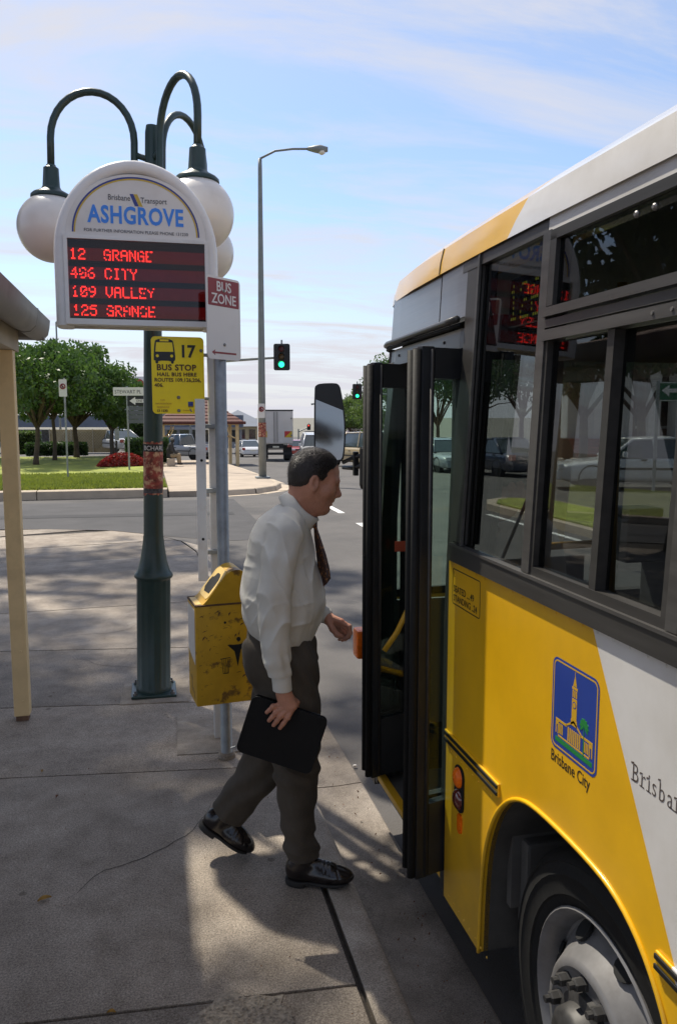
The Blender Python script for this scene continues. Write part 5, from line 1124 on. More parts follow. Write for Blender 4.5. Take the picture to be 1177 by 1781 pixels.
# colonnaded building with red steps across the road
M_white2 = mat('white_columns', (.62, .62, .62), .7, var=.05); M_redst = mat('red_steps', (.26, .06, .05), .8, var=.1); M_brk = mat('brown_brick', (.16, .08, .055), .85, var=.2, scale=3)
w1, w2 = at(985, 800, 33), at(1300, 800, 33); w2.y = w1.y-4; zg = 0.0
cb = thing('colonnade_building', 'brick building with white columns and red steps across the road', 'building', (w1.x, w1.y, zg))
wall_box('wall', w1+EY*2, w2+EY*2, zg, 6.2, M_brk, cb, .5)
for k in range(6): wall_box('step', w1-EY*(.9-.3*(k/2)), w2-EY*(.9-.3*(k/2)), zg+.15*k, zg+.15*(k+1)-.02, M_redst, cb, 2.6-.3*(k/2))
for k in range(8):
    c_ = w1.lerp(w2, (k+.35)/8); obj('column', MB().bbox(c_.x-.28, c_.x+.28, c_.y+.3, c_.y+.86, zg+.88, 5.2, .02), M_white2, cb)
    p = w1.lerp(w2, (k+.5)/8)+EY*1.93; q = w1.lerp(w2, (k+.95)/8)+EY*1.93; wn = wall_box('window', p, q, zg+1.4, 3.6, M_pane, cb, .06); wall_box('sill', p-EY*.08, q-EY*.08, zg+1.28, 1.39, M_white2, wn, .12)
wall_box('entablature', w1+EY*.25, w2+EY*.25, 5.2, 6.4, M_white2, cb, .9)

# ================================================================== POLES, SIGNALS, SIGNS
M_lampg = mat('pole_grey', (.22, .235, .23), .55, metal=.3, var=.15, scale=3)
b = on_ground(457, 832, 0.0); v = b.dot(FH); tp_ = at(452, 276, v)
stl = thing('street_light', 'tall grey street light with single curved arm on the far corner', 'street light', b)
obj('pole', MB().tube([b, (b.x, b.y, 3), (tp_.x, tp_.y, tp_.z*.97), (tp_.x, tp_.y, tp_.z)], [.125, .11, .065, .06], 10), M_lampg, stl, smooth=True)
obj('base_flange', MB().bbox(b.x-.22, b.x+.22, b.y-.22, b.y+.22, b.z, b.z+.06, .01), M_lampg, stl)
ae = at(540, 259, v); obj('arm', MB().tube([tp_, tp_.lerp(ae, .3)+Vector((0, 0, .14)), tp_.lerp(ae, .65)+Vector((0, 0, .10)), ae], .035, 8), M_lampg, stl, smooth=True)
al = at(570, 260, v); dd = (al-ae).normalized(); lh = obj('lamp_head', MB().tube([ae-dd*.1, ae+dd*.15, ae+dd*.3, al], [.05, .11, .13, .07], 10), M_lampg, stl, smooth=True)
obj('lamp_glass', MB().lathe([(.11, 0), (.10, -.06), (.04, -.10)], ae.lerp(al, .65)-Vector((0, 0, .06)), 12), M_globe, lh)
for (py0, py1, m) in ((735, 760, M_post),):
    z0, z1 = at(458, py1, v).z, at(458, py0, v).z; pst = thing('poster', 'small red poster pasted on the tall street light', 'poster', (b.x, b.y, z0)); obj('sheet', MB().lathe([(.128, z0), (.127, z1)], (b.x, b.y, 0), 14, cap=False), m, pst)
z0, z1 = at(458, 727, v).z, at(458, 702, v).z
def small_sign(name, label, c, w, h, z0, z1, base_z=None, m=M_board, ring=True, pole_r=.03):
    t = thing(name, label, 'sign', (c.x, c.y, z0 if base_z is None else base_z))
    if base_z is not None: obj('pole', MB().cyl((c.x, c.y, base_z), (c.x, c.y, z1+.05), pole_r, n=10), M_galv, t)
    pl_ = obj('plate', MB().prism(rrect(w, z1-z0, .03), Vector((c.x, c.y, z0))-RH*w/2-FH*.16, RH, EZ, FH*.01), m, t)
    if ring:
        cc = Vector((c.x, c.y, (z0+z1)/2+.05))-FH*.165
        obj('ring', MB().tube([cc+RH*(w*.3*math.cos(a))+EZ*(w*.3*math.sin(a)) for a in np.linspace(0, 6.283, 17)], .018, 6), M_zred, pl_)
        obj('slash', MB().cyl(cc-RH*w*.2+EZ*w*.2, cc+RH*w*.2-EZ*w*.2, .015, n=6), M_zred, pl_); obj('letter', MB().box(-.03, .0, 0, .008, -.08, .08, Matrix.Translation(cc)), M_blackp, pl_)
    return t
small_sign('no_stopping_sign', 'small white no stopping plate on the tall street light', b, .22, .4, z0, z1)
c = lawn_at(119, 835, 26.5); small_sign('no_stopping_sign', 'white no stopping sign on thin steel pole on the lawn', c, .26, .6, at(116, 690, 26.5).z, at(116, 660, 26.5).z, c.z)
c = at(107, 780, 52); c.z = lz(c.y); zt = at(107, 560, 52).z
pl = thing('light_pole', 'slim grey pole rising behind the lawn trees', 'light pole', c); obj('pole', MB().tube([c, (c.x, c.y, zt)], [.08, .05], 8), M_lampg, pl); obj('head', MB().tube([(c.x, c.y, zt), (c.x+.8, c.y, zt+.1)], .05, 6), M_lampg, pl)
def signal(name, label, px, py, v, h_px, pole_px, arm=True, lit='green', post_to=None, back=True):
    c = at(px, py, v); hh = h_px/FPX*v; w = hh*.62; pp = at(pole_px, py+8, v); base = Vector((pp.x, pp.y, gz(pp.y)-.05 if px > 510 else gz(pp.y)))
    t = thing(name, label, 'traffic light', base)
    top = pp.z
    obj('pole', MB().tube([base, (pp.x, pp.y, top+.3)], [.09, .07], 10), M_lampg, t)
    if arm: obj('mast_arm', MB().tube([(pp.x, pp.y, pp.z), c+FH*.1], [.06, .045], 8), M_lampg, t)
    M = Matrix((RH, FH, EZ)).transposed().to_4x4(); M.translation = c
    bd_ = obj('target_board', MB().prism(rrect(w, hh, w*.12, x0=-w/2, y0=-hh/2), c, RH, EZ, FH*.03), M_blackp, t)
    obj('housing', MB().bbox(-w*.24, w*.24, -.16, -.002, -hh*.46, hh*.46, .02, M), M_blackp, t)
    for k, (nm, cc) in enumerate((('red', (.12, .006, .006)), ('amber', (.12, .06, .004)), ('green', (.004, .10, .05)))):
        z = hh*.29*(1-k); lp = c+EZ*z-FH*.16
        on = nm == lit; lm = mat('signal_'+nm+('_lit' if on else ''), (.05, .9, .45) if on and nm == 'green' else (.9, .05, .04) if on else cc, .3, emit=((.02, .9, .35) if nm == 'green' else (.9, .05, .03)) if on else None, estr=1.6)
        obj('lens', MB().lathe([(hh*.105, -.001), (hh*.105, .012), (hh*.05, .02)], lp, 16, -FH), lm, t)
        obj('visor', MB().lathe([(hh*.115, 0), (hh*.125, .16)], lp, 16, -FH, cap=False), M_blackp, t)
    obj('cap', MB().cyl(c+EZ*hh*.5, c+EZ*(hh*.5+.14), .035, n=8), M_galv, t)
    return t
signal('traffic_light', 'green traffic light on a mast arm left of the street light', 490, 621, 31, 45, 372)
signal('traffic_light', 'green traffic light on a mast arm beside the bus door', 621, 681, 48, 26, 702)
signal('traffic_light', 'small distant traffic light with its back arm, above the red car', 537, 743, 85, 10, 519, lit='red')
signal('traffic_light', 'small green traffic light seen under the bus stop plate', 329, 733, 58, 13, 331, arm=False)
# street name and one-way boards on one pole
c = lawn_at(224, 770, 33); v = 33
ss = thing('street_sign', 'street name blade and one way arrow board on a pole by the hedge', 'sign', c)
obj('pole', MB().cyl((c.x, c.y, c.z), (c.x, c.y, at(224, 672, v).z), .04, n=10), M_galv, ss)
def blade(x0, y0, x1, y1, m, off=.05):
    p = at(x0, y1, v)-FH*off; w = (x1-x0)/FPX*v; h = (y1-y0)/FPX*v; return p, w, h, obj('blade', MB().prism(rrect(w, h, .02), p, RH, EZ, FH*.012), m, ss)
p, w, h, bl = blade(198, 674, 250, 688, M_board, .06); text('lettering', 'STEWART PL', h*.62, p+RH*.06+EZ*h*.25-FH*.002, RH, EZ, M_blackp, bl, sx=.92)
p, w, h, bl = blade(223, 689, 262, 706, M_blackp, .05)
obj('arrow', MB().prism([(.08, h/2), (.32, h*.9), (.32, h*.68), (w-.08, h*.68), (w-.08, h*.32), (.32, h*.32), (.32, h*.1)], p-FH*.001, RH, EZ, FH*-.003), M_board, bl); text('lettering', 'ONE WAY', h*.36, p+RH*.36+EZ*h*.38-FH*.006, RH, EZ, M_blackp, bl, sx=.8)
for y0 in (707, 714.5, 722, 729.5): blade(225.5, y0, 258, y0+6.6, mat('slate_blade', (.10, .105, .12), .6), .05)
# pair of dark posts with a grey plate
c = lawn_at(199, 793, 37.5); bp_ = thing('notice_stand', 'two dark posts with a small grey plate before the flower bed', 'sign', c)
for dx_ in (-.11, .12): obj('post', MB().box(c.x+dx_-.045, c.x+dx_+.045, c.y-.045, c.y+.045, c.z, c.z+(1.65 if dx_ < 0 else 1.1)), mat('dark_timber', (.035, .03, .028), .8), bp_)
obj('plate', MB().box(c.x+.07, c.x+.26, c.y-.07, c.y-.05, c.z+1.12, c.z+1.65), M_galv, bp_)
# green direction sign across the road
c = at(1165, 700, 19); gs = thing('direction_sign', 'green direction sign with white arrow seen through the bus', 'sign', (c.x, c.y, -.01))
for s_ in (-.35, .35): obj('post', MB().cyl((c.x+s_, c.y, 0), (c.x+s_, c.y, c.z+.5), .04, n=8), M_galv, gs)
w = .75; o_ = at(1140, 698, 19); hh = at(1140, 664, 19).z-o_.z
sgn = obj('board', MB().prism(rrect(w, hh, .05), o_, RH, EZ, FH*.03), mat('sign_green', (.01, .12, .05), .5), gs); frame_line('border', w-.02, hh-.02, .05, .02, o_+RH*.01+EZ*.01-FH*.001, RH, EZ, M_board, sgn, -FH*.002)
obj('arrow', MB().prism([(.12, hh*.55), (.30, hh*.85), (.30, hh*.65), (.6, hh*.65), (.6, hh*.45), (.30, hh*.45), (.30, hh*.25)], o_-FH*.001, RH, EZ, -FH*.003), M_board, sgn)
# distant lamp beyond the mirror
c = at(562, 790, 95); zz = at(545, 702, 95).z; sl2 = thing('street_light', 'distant street light reaching left behind the mirror', 'street light', (c.x, c.y, -1.6)); obj('pole', MB().cyl((c.x, c.y, -1.6), (c.x, c.y, zz), .09, n=8), M_lampg, sl2); obj('arm', MB().tube([(c.x, c.y, zz), at(549, 702, 95), at(541, 703, 95)], [.06, .06, .13], 8), M_lampg, sl2)

# ================================================================== VEHICLES
M_tyre = M_rubber; M_cglass = mat('car_glass', (.05, .065, .07), .05, var=.2, spec=.9)
M_tail = mat('tail_lamp_red', (.35, .015, .012), .2, spec=.8, coat=.5); M_headl = mat('head_lamp', (.65, .66, .66), .15, spec=.9, coat=.6); M_hub = mat('wheel_silver', (.38, .38, .39), .4, metal=.5)
M_plate = mat('number_plate', (.62, .60, .50), .6); M_trim = mat('dark_trim', (.025, .025, .026), .6)
CARS = {'sedan': dict(L=4.5, W=1.72, H=1.38, belt=.90, hood=[(0, .60), (.03, .70), (.10, .76), (.28, .84), (.33, .90), (.72, .92), (.80, .92), (.95, .88), (1, .70)], gh=[(.29, .90), (.42, 1.34), (.66, 1.38), (.84, .92)]),
        'wagon': dict(L=4.7, W=1.80, H=1.78, belt=1.05, hood=[(0, .72), (.03, .92), (.22, 1.0), (.27, 1.05), (.9, 1.08), (.98, 1.06), (1, .8)], gh=[(.25, 1.04), (.36, 1.70), (.94, 1.78), (.985, 1.08)]),
        'ute': dict(L=4.9, W=1.75, H=1.70, belt=1.02, hood=[(0, .70), (.03, .88), (.22, .98), (.27, 1.02), (.55, 1.03), (.56, .99), (.98, .99), (1, .75)], gh=[(.25, 1.0), (.34, 1.64), (.52, 1.66), (.56, 1.02)])}
def car(name, label, loc, rz, kind, paint, group=None, plate=True):
    """x runs from nose (0) to tail (L) in the car's own frame; the Empty stands at its middle on the road"""
    K = CARS[kind]; L_, W_ = K['L'], K['W']; t = thing(name, label, 'car' if kind != 'ute' else 'pickup', loc, rz, group)
    hx_ = [h_[0] for h_ in K['hood']]; hz_ = [h_[1] for h_ in K['hood']]; ST = []
    for s in [0, .012, .03, .06, .1, .16, .22, .27, .33, .4, .5, .55, .6, .7, .8, .88, .93, .97, .988, 1.0]:
        zt_ = float(np.interp(s, hx_, hz_)); w_ = W_/2*(1-.16*max(0, 1-s/.10)**2-.10*max(0, (s-.93)/.07)**2); z0_ = .22+.10*max(0, 1-s/.05)+.08*max(0, (s-.95)/.05)
        ring = []
        for q in np.linspace(0, 2*math.pi, 29)[:-1]:
            cx_, sx2 = math.cos(q), math.sin(q); yy = w_*math.copysign(abs(cx_)**.32, cx_); zz = (z0_+zt_)/2+(zt_-z0_)/2*math.copysign(abs(sx2)**.42, sx2); ring.append(Vector(((s-.5)*L_, yy, zz)))
        ring.append(ring[0]); ST.append(ring)
    mb = MB().grid(ST); mb.f += [tuple(range(28)), tuple((len(ST)-1)*29+i for i in range(28))[::-1]]
    obj('body', mb, paint, t, auto=40, world=False)
    g_ = K['gh']; X_ = [(s-.5)*L_ for s, z in g_]; Z_ = [z for s, z in g_]; wb, wt = W_/2*.93, W_/2*.72
    V = [(X_[0], -wb, Z_[0]-.03), (X_[1], -wt, Z_[1]), (X_[2], -wt, Z_[2]), (X_[3], -wb, Z_[3]-.03)]; V += [(x, -y, z) for x, y, z in V]
    obj('glasshouse', MB().add(V, [(0, 1, 2, 3), (4, 7, 6, 5), (0, 4, 5, 1), (1, 5, 6, 2), (2, 6, 7, 3), (0, 3, 7, 4)]), M_cglass, t, world=False)
    V3 = [Vector(p) for p in V]; up = Vector((0, 0, .028))
    rf_ = MB().add([V3[1]+up*.2+Vector((-.02, -.02, 0)), V3[2]+up*.2+Vector((.02, -.02, 0)), V3[6]+up*.2+Vector((.02, .02, 0)), V3[5]+up*.2+Vector((-.02, .02, 0)), V3[1]+up+Vector((.15, .12, .02)), V3[2]+up+Vector((-.12, .12, .02)), V3[6]+up+Vector((-.12, -.12, .02)), V3[5]+up+Vector((.15, -.12, .02))], [(0, 1, 5, 4), (1, 2, 6, 5), (2, 3, 7, 6), (3, 0, 4, 7), (4, 5, 6, 7), (3, 2, 1, 0)])
    obj('roof', rf_, paint, t, auto=50, world=False)
    for a_, b_ in ((0, 1), (4, 5), (3, 2), (7, 6), (1, 2), (5, 6)): obj('pillar', MB().tube([V3[a_], V3[b_]], .042 if a_ not in (1, 5) else .03, 6), paint, t, smooth=True, world=False)
    for f_ in ((.42, .75) if kind == 'wagon' else (.48,)):
        for s_ in (-1, 1):
            x_ = X_[1]+(X_[2]-X_[1])*f_; obj('pillar', MB().tube([(x_+.05, s_*wb, Z_[0]), (x_, s_*wt*1.005, Z_[2])], .035, 6), paint, t, world=False)
    rw = .31 if kind == 'sedan' else .36
    for s_ in (-1, 1):
        for xw in (.19, .79):
            c_ = Vector(((xw-.5)*L_, s_*(W_/2-.05), rw)); wl_ = obj('wheel', MB().lathe([(rw*.6, -.16), (rw*.96, -.15), (rw, -.12), (rw, -.02), (rw*.95, .02), (rw*.62, .03)], c_, 20, (0, s_, 0)), M_tyre, t, auto=40, world=False)
            obj('rim', MB().lathe([(rw*.62, .028), (rw*.5, .0), (rw*.2, .02), (.0, .03)], c_, 16, (0, s_, 0)), M_hub, wl_, auto=40, world=False)
            obj('arch', MB().lathe([(rw*1.16, -.12), (rw*1.16, .052), (rw*1.02, .054)], c_+Vector((0, 0, .02)), 20, (0, s_, 0), cap=False), M_trim, wl_, world=False)
        zt_ = hz_[-1]+.02
        obj('tail_light', MB().bbox(L_/2-.10, L_/2+.012, s_*W_/2*.86-.14, s_*W_/2*.86+.10, .66, .86 if kind != 'wagon' else .98, .02), M_tail, t, world=False)
        obj('headlight', MB().bbox(-L_/2-.012, -L_/2+.14, s_*W_/2*.72-.20, s_*W_/2*.72+.16, .56, .70 if kind == 'sedan' else .82, .02), M_headl, t, world=False)
        obj('door_mirror', MB().bbox(X_[0]+.28, X_[0]+.40, s_*(W_/2+.10)-.10, s_*(W_/2+.10)+.06, Z_[0]-.02, Z_[0]+.14, .03), paint, t, world=False)
        obj('side_moulding', MB().box(-L_*.27, L_*.25, s_*(W_/2+.004)-.008, s_*(W_/2+.004)+.008, .56, .62), M_trim, t, world=False)
        for xd in (-.02, .235): obj('door_handle', MB().bbox(L_*xd-.08, L_*xd+.06, s_*W_/2*.995-.02, s_*W_/2*.995+.02, .80, .84, .006), M_trim, t, world=False)
    obj('rear_bumper', MB().bbox(L_/2-.10, L_/2+.05, -W_/2*.9, W_/2*.9, .32, .54, .04), M_trim if kind != 'sedan' else paint, t, world=False)
    obj('front_bumper', MB().bbox(-L_/2-.05, -L_/2+.12, -W_/2*.86, W_/2*.86, .28, .52, .04), M_trim if kind != 'sedan' else paint, t, world=False)
    obj('grille', MB().box(-L_/2-.02, -L_/2+.04, -.42, .42, .57, .68), M_trim, t, world=False)
    if plate: obj('number_plate', MB().box(L_/2+.048, L_/2+.058, -.19, .19, .58, .70), M_plate, t, world=False)
    if kind == 'wagon':
        for s_ in (-1, 1): obj('roof_rack', MB().tube([(X_[1]+.3, s_*wt*.9, Z_[2]+.10), (X_[2]-.1, s_*wt*.9, Z_[2]+.12)], .02, 6), M_trim, t, world=False)
        for x_ in (.1, .45, .85): obj('rack_bar', MB().tube([(X_[1]+.3+(X_[2]-X_[1]-.5)*x_, -wt*.9, Z_[2]+.11), (X_[1]+.3+(X_[2]-X_[1]-.5)*x_, wt*.9, Z_[2]+.11)], .015, 6), M_trim, t, world=False)
    if kind == 'ute':
        obj('tray_well', MB().box(L_*.075, L_*.47, -W_/2*.84, W_/2*.84, .70, 1.01), M_trim, t, world=False)
    return t
def cpaint(n, c): return mat('car_paint_'+n, c, .25, var=.03, coat=.8, spec=.6)
def put(px, v, road=-.14):
    p = at(px, 790, v); p.z = gz(p.y)+road; return p
# a heading of -90 deg points the tail towards -Y (car driving away)
TA = -90
car('sedan', 'white sedan driving away left of the truck', put(432, 68), R(TA+3), 'sedan', cpaint('white', (.62, .62, .62)))
car('car', 'red car waiting right of the truck', put(514, 72), R(90), 'sedan', cpaint('red', (.36, .035, .02)))
car('four_wheel_drive', 'white four wheel drive facing us, behind the bus mirror', put(548, 50), R(90-8), 'wagon', cpaint('white', (.62, .62, .62)))
car('station_wagon', 'beige four wheel drive wagon between mirror and bus door', put(634, 40.5), R(TA+22), 'wagon', cpaint('beige', (.46, .36, .20)))
car('pickup_truck', 'silver pickup parked beyond the hedge and path', put(322, 55, -.0), R(-42), 'ute', cpaint('silver', (.33, .34, .35)))
car('sedan', 'white car mostly hidden behind the notice stand posts', lawn_at(202, 780, 50.5), R(-60), 'sedan', cpaint('white', (.62, .62, .62)))
car('sedan', 'dark blue sedan seen through the first bus window', put(868, 30), R(TA+5), 'sedan', cpaint('navy', (.02, .03, .06)))
car('sedan', 'pale silver sedan seen through the bus door glass', put(772, 34), R(TA+180), 'sedan', cpaint('silver', (.33, .34, .35)))
car('sedan', 'white sedan seen side-on through the second bus window', put(1112, 21.5), R(-20), 'sedan', cpaint('white', (.62, .62, .62)))
# box truck
v = 52; tr_ = put(480, v); q = thing('box_truck', 'white box truck seen from behind at the crossing', 'truck', tr_, R(-7)); M_box = mat('truck_box_white', (.60, .58, .56), .6, var=.06, scale=2, dirt=(.45, .42, .38), dscale=1, damt=.4)
zt = at(480, 713, v).z-tr_.z; zb_ = at(480, 772, v).z-tr_.z; hw = 1.12
B = lambda n_, *a, m=M_box, par=None: obj(n_, MB().box(*a), m, par or q, world=False)
body = B('box_body', -hw, hw, 0, 6.2, zb_, zt)
for s_ in (-1, 1):
    dr = B('rear_door', min(.012*s_, hw*.97*s_), max(.012*s_, hw*.97*s_), -.05, -.004, zb_+.06, zt-.08)
    B('lock_bar', .10*s_-.02, .10*s_+.02, -.09, -.055, zb_+.1, zt-.12, m=M_bolt, par=dr); B('hinge', hw*.9*s_-.05, hw*.9*s_+.05, -.075, -.052, zb_+.5, zb_+.6, m=M_bolt, par=dr); B('hinge', hw*.9*s_-.05, hw*.9*s_+.05, -.075, -.052, zt-.6, zt-.5, m=M_bolt, par=dr)
    obj('marker_plate', MB().add([(hw*.72*s_-.24, -.06, zb_+.42), (hw*.72*s_+.24, -.06, zb_+.42), (hw*.72*s_+.24, -.06, zb_+.82), (hw*.72*s_-.24, -.06, zb_+.82)], [(0, 1, 2, 3)]), mat('marker_yellow', (.62, .42, .02), .5), q, world=False)
    obj('marker_plate', MB().add([(hw*.72*s_-.24, -.063, zb_+.42), (hw*.72*s_-.24, -.063, zb_+.82), (hw*.72*s_+.2*s_, -.063, zb_+.82)], [(0, 1, 2)]), mat('marker_red', (.5, .03, .03), .5), q, world=False)
    B('tail_light', hw*.8*s_-.16, hw*.8*s_+.16, .02, .10, zb_-.22, zb_-.08, m=M_tail)
    for yy in (1.1,): obj('wheel', MB().lathe([(.3, -.26), (.48, -.25), (.5, -.2), (.5, .2), (.48, .25), (.3, .26)], (s_*.82, yy, .5), 20, (1, 0, 0)), M_tyre, q, auto=40, world=False)
    obj('wheel', MB().lathe([(.3, -.13), (.48, -.12), (.5, .0), (.48, .12), (.3, .13)], (s_*.95, 6.9, .5), 20, (1, 0, 0)), M_tyre, q, auto=40, world=False)
B('frame', -.5, .5, .1, 6.8, zb_-.28, zb_-.02, m=M_trim); B('rear_bar', -hw*.95, hw*.95, .02, .12, .42, .58, m=M_trim); B('mudflap', -hw*.95, -.5, .45, .48, .15, zb_-.1, m=M_trim); B('mudflap', .5, hw*.95, .45, .48, .15, zb_-.1, m=M_trim)
B('top_trim', -hw-.02, hw+.02, -.06, .06, zt-.06, zt+.02, m=M_trim); obj('cab', MB().bbox(-1.0, 1.0, 6.3, 8.0, .5, 2.3, .12), M_box, q, world=False); B('number_plate', -.2, .2, -.01, .015, zb_-.26, zb_-.14, m=M_plate)
# ================================================================== PERSON
class SDF:
    """a small distance-field sculptor: smooth unions of round cones and ellipsoids, meshed with surface nets"""
    def __init__(s, lo, hi, h, rs=1.0):
        s.lo = np.array(lo, float); s.h = h; s.n = np.ceil((np.array(hi)-s.lo)/h).astype(int)+1; s.rs = rs; s.F = np.full(s.n, 1.0, np.float32)
    def sub(s, lo, hi):
        a = np.clip(np.floor((np.array(lo)-s.lo)/s.h).astype(int), 0, s.n-1); b = np.clip(np.ceil((np.array(hi)-s.lo)/s.h).astype(int)+1, 1, s.n)
        if (b <= a).any(): return None, None
        g = np.stack(np.meshgrid(*[s.lo[i]+s.h*np.arange(a[i], b[i]) for i in range(3)], indexing='ij'), -1)
        return (slice(a[0], b[0]), slice(a[1], b[1]), slice(a[2], b[2])), g
    def put(s, sl, d, k, op='u'):
        f = s.F[sl]
        if op == 'u': h = np.clip(.5+.5*(f-d)/k, 0, 1); s.F[sl] = f*(1-h)+d*h-k*h*(1-h)
        else: h = np.clip(.5-.5*(f+d)/k, 0, 1); s.F[sl] = f*(1-h)-d*h+k*h*(1-h)
    def cone(s, a, b, ra, rb, k=.01, sc=(1, 1, 1), op='u'):
        ra *= s.rs; rb *= s.rs; a = np.array(a, float); b = np.array(b, float); sc = np.array(sc, float); pad = (max(ra, rb)+k+.02)/sc
        sl, g = s.sub(np.minimum(a, b)-pad, np.maximum(a, b)+pad)
        if sl is None: return s
        p = (g-a)*sc; d = (b-a)*sc; t = np.clip((p@d)/max(d@d, 1e-9), 0, 1)
        s.put(sl, (np.linalg.norm(p-t[..., None]*d, axis=-1)-(ra+(rb-ra)*t)).astype(np.float32), k, op); return s
    def chain(s, pts, k=.01, sc=(1, 1, 1)):
        for (a, ra), (b, rb) in zip(pts, pts[1:]): s.cone(a, b, ra, rb, k, sc)
        return s
    def ell(s, c, r, k=.01, M=None, op='u'):
        c = np.array(c, float); r = np.array(r, float)*s.rs; pad = r.max()+k+.02; sl, g = s.sub(c-pad, c+pad)
        if sl is None: return s
        p = g-c
        if M is not None: p = p@M.T
        q = np.linalg.norm(p/r, axis=-1); q2 = np.linalg.norm(p/(r*r), axis=-1)+1e-9
        s.put(sl, (q*(q-1)/q2).astype(np.float32), k, op); return s
    def grid(s): return np.stack(np.meshgrid(*[s.lo[i]+s.h*np.arange(s.n[i]) for i in range(3)], indexing='ij'), -1)
    def mesh(s):
        F = s.F; n = s.n; ins = F < 0
        c = [(i, j, k) for i in (0, 1) for j in (0, 1) for k in (0, 1)]
        cnt = sum(ins[i:n[0]-1+i, j:n[1]-1+j, k:n[2]-1+k].astype(np.int8) for i, j, k in c)
        act = (cnt > 0) & (cnt < 8); idx = np.argwhere(act); ids = np.full(act.shape, -1, np.int64); ids[act] = np.arange(len(idx))
        val = {q: F[idx[:, 0]+q[0], idx[:, 1]+q[1], idx[:, 2]+q[2]] for q in c}; acc = np.zeros((len(idx), 3)); num = np.zeros(len(idx))
        for q in c:
            for ax in range(3):
                if q[ax] == 0:
                    r_ = list(q); r_[ax] = 1; r_ = tuple(r_); a, b = val[q], val[r_]; m = (a < 0) != (b < 0)
                    t = np.where(m, a/np.where(m, a-b, 1), 0); p = np.tile(np.array(q, float), (len(idx), 1)); p[:, ax] += t; acc[m] += p[m]; num[m] += 1
        V = s.lo+s.h*(idx+acc/num[:, None]); Q = []
        for ax in range(3):
            o = [0, 0, 0]; o[ax] = 1; e1 = (ax+1) % 3; e2 = (ax+2) % 3
            A = ins[:n[0]-o[0], :n[1]-o[1], :n[2]-o[2]]; B_ = ins[o[0]:, o[1]:, o[2]:]; ed = np.argwhere(A != B_)
            ok = (ed[:, e1] > 0) & (ed[:, e2] > 0) & (ed[:, e1] < n[e1]-1) & (ed[:, e2] < n[e2]-1); ed = ed[ok]
            flip = A[tuple(ed.T)]; q = []
            for d1, d2 in ((-1, -1), (0, -1), (0, 0), (-1, 0)):
                x = ed.copy(); x[:, e1] += d1; x[:, e2] += d2; q.append(ids[tuple(x.T)])
            q = np.stack(q, 1); q = np.where(flip[:, None], q, q[:, ::-1]); Q.append(q)
        return V, np.concatenate(Q)
RHn, FHn = np.array(RH), np.array(FH)
def uvz_world(V): return V[:, :1]*RHn+V[:, 1:2]*FHn+np.array([0, 0, 1.])*V[:, 2:3]
def J(px, py, v):
    a, c, d = ray(px, py); t = v/c; return np.array([a*t, v, CAMH+d*t])
def wav(g, k, ph=0.0): return np.sin(g[..., 0]*k[0]+g[..., 1]*k[1]+g[..., 2]*k[2]+ph)
def sdf_obj(name, s, m, parent): V, F = s.mesh(); return mesh_np(name, uvz_world(V), F, m, parent, smooth=True)
def smth(x, a, b): t = np.clip((x-a)/(b-a), 0, 1); return t*t*(3-2*t)

M_skin = mat('skin', (.45, .215, .14), .5, var=.14, scale=22, bump=.25, bscale=150, spec=.4, dirt=(.38, .15, .10), dscale=12, damt=.5)
M_skin.node_tree.nodes['Principled BSDF'].inputs['Subsurface Weight'].default_value = .08
M_skin.node_tree.nodes['Principled BSDF'].inputs['Subsurface Radius'].default_value = (.010, .004, .002)
M_hair = mat('dark_hair', (.020, .014, .011), .5, var=.6, scale=90, bump=.45, bscale=260, stretch=(1, 1, .35), dirt=(.045, .035, .03), dscale=30, damt=.5)
M_shirt = mat('pale_shirt_cotton', (.58, .56, .505), .85, var=.04, scale=14, bump=.55, bscale=16, stretch=(1, 1, .42))
M_trou = mat('olive_grey_trousers', (.062, .050, .037), .9, var=.14, scale=60, bump=.5, bscale=14, stretch=(1, 1, .5))
M_shoe = mat('black_shoe_leather', (.010, .007, .007), .22, var=.3, scale=18, bump=.12, bscale=40, spec=.6)
M_sole = mat('shoe_sole', (.012, .011, .010), .7)
M_tie = mat('patterned_tie', (.045, .018, .012), .5, var=.5, scale=40, dirt=(.42, .17, .04), dscale=75, damt=.9, dlo=.56, dhi=.60)
M_leath = mat('black_leather_case', (.004, .004, .0045), .55, var=.2, scale=40, bump=.12, bscale=260, spec=.25)

pr0 = J(500, 1500, 2.93); prw = RH*float(pr0[0])+FH*float(pr0[1])
# ---- head and neck
hc = J(549, 830, 2.935); pitch_h, yaw_h = R(-17), R(9)
fw = np.array([math.cos(pitch_h)*math.cos(yaw_h), math.cos(pitch_h)*math.sin(yaw_h), math.sin(pitch_h)]); lf_ = np.array([-math.sin(yaw_h), math.cos(yaw_h), 0]); upv = np.cross(fw, lf_)
HM = np.stack([fw, lf_, upv])                  # rows: head axes
HS = .955
def hp(x, y, z): return hc+HS*(x*fw+y*lf_+z*upv)
def rot_y(a): return np.array([[math.cos(a), 0, math.sin(a)], [0, 1, 0], [-math.sin(a), 0, math.cos(a)]])
s = SDF(hc-np.array([.17, .15, .26]), hc+np.array([.16, .15, .15]), .0026, HS)
s.ell(hp(-.008, 0, .022), (.094, .074, .082), .01, HM).ell(hp(.030, 0, -.048), (.060, .057, .078), .03, HM).ell(hp(-.035, 0, -.015), (.058, .066, .065), .03, HM)
s.cone(hp(.062, 0, -.108), hp(.066, 0, -.110), .021, .021, .025)
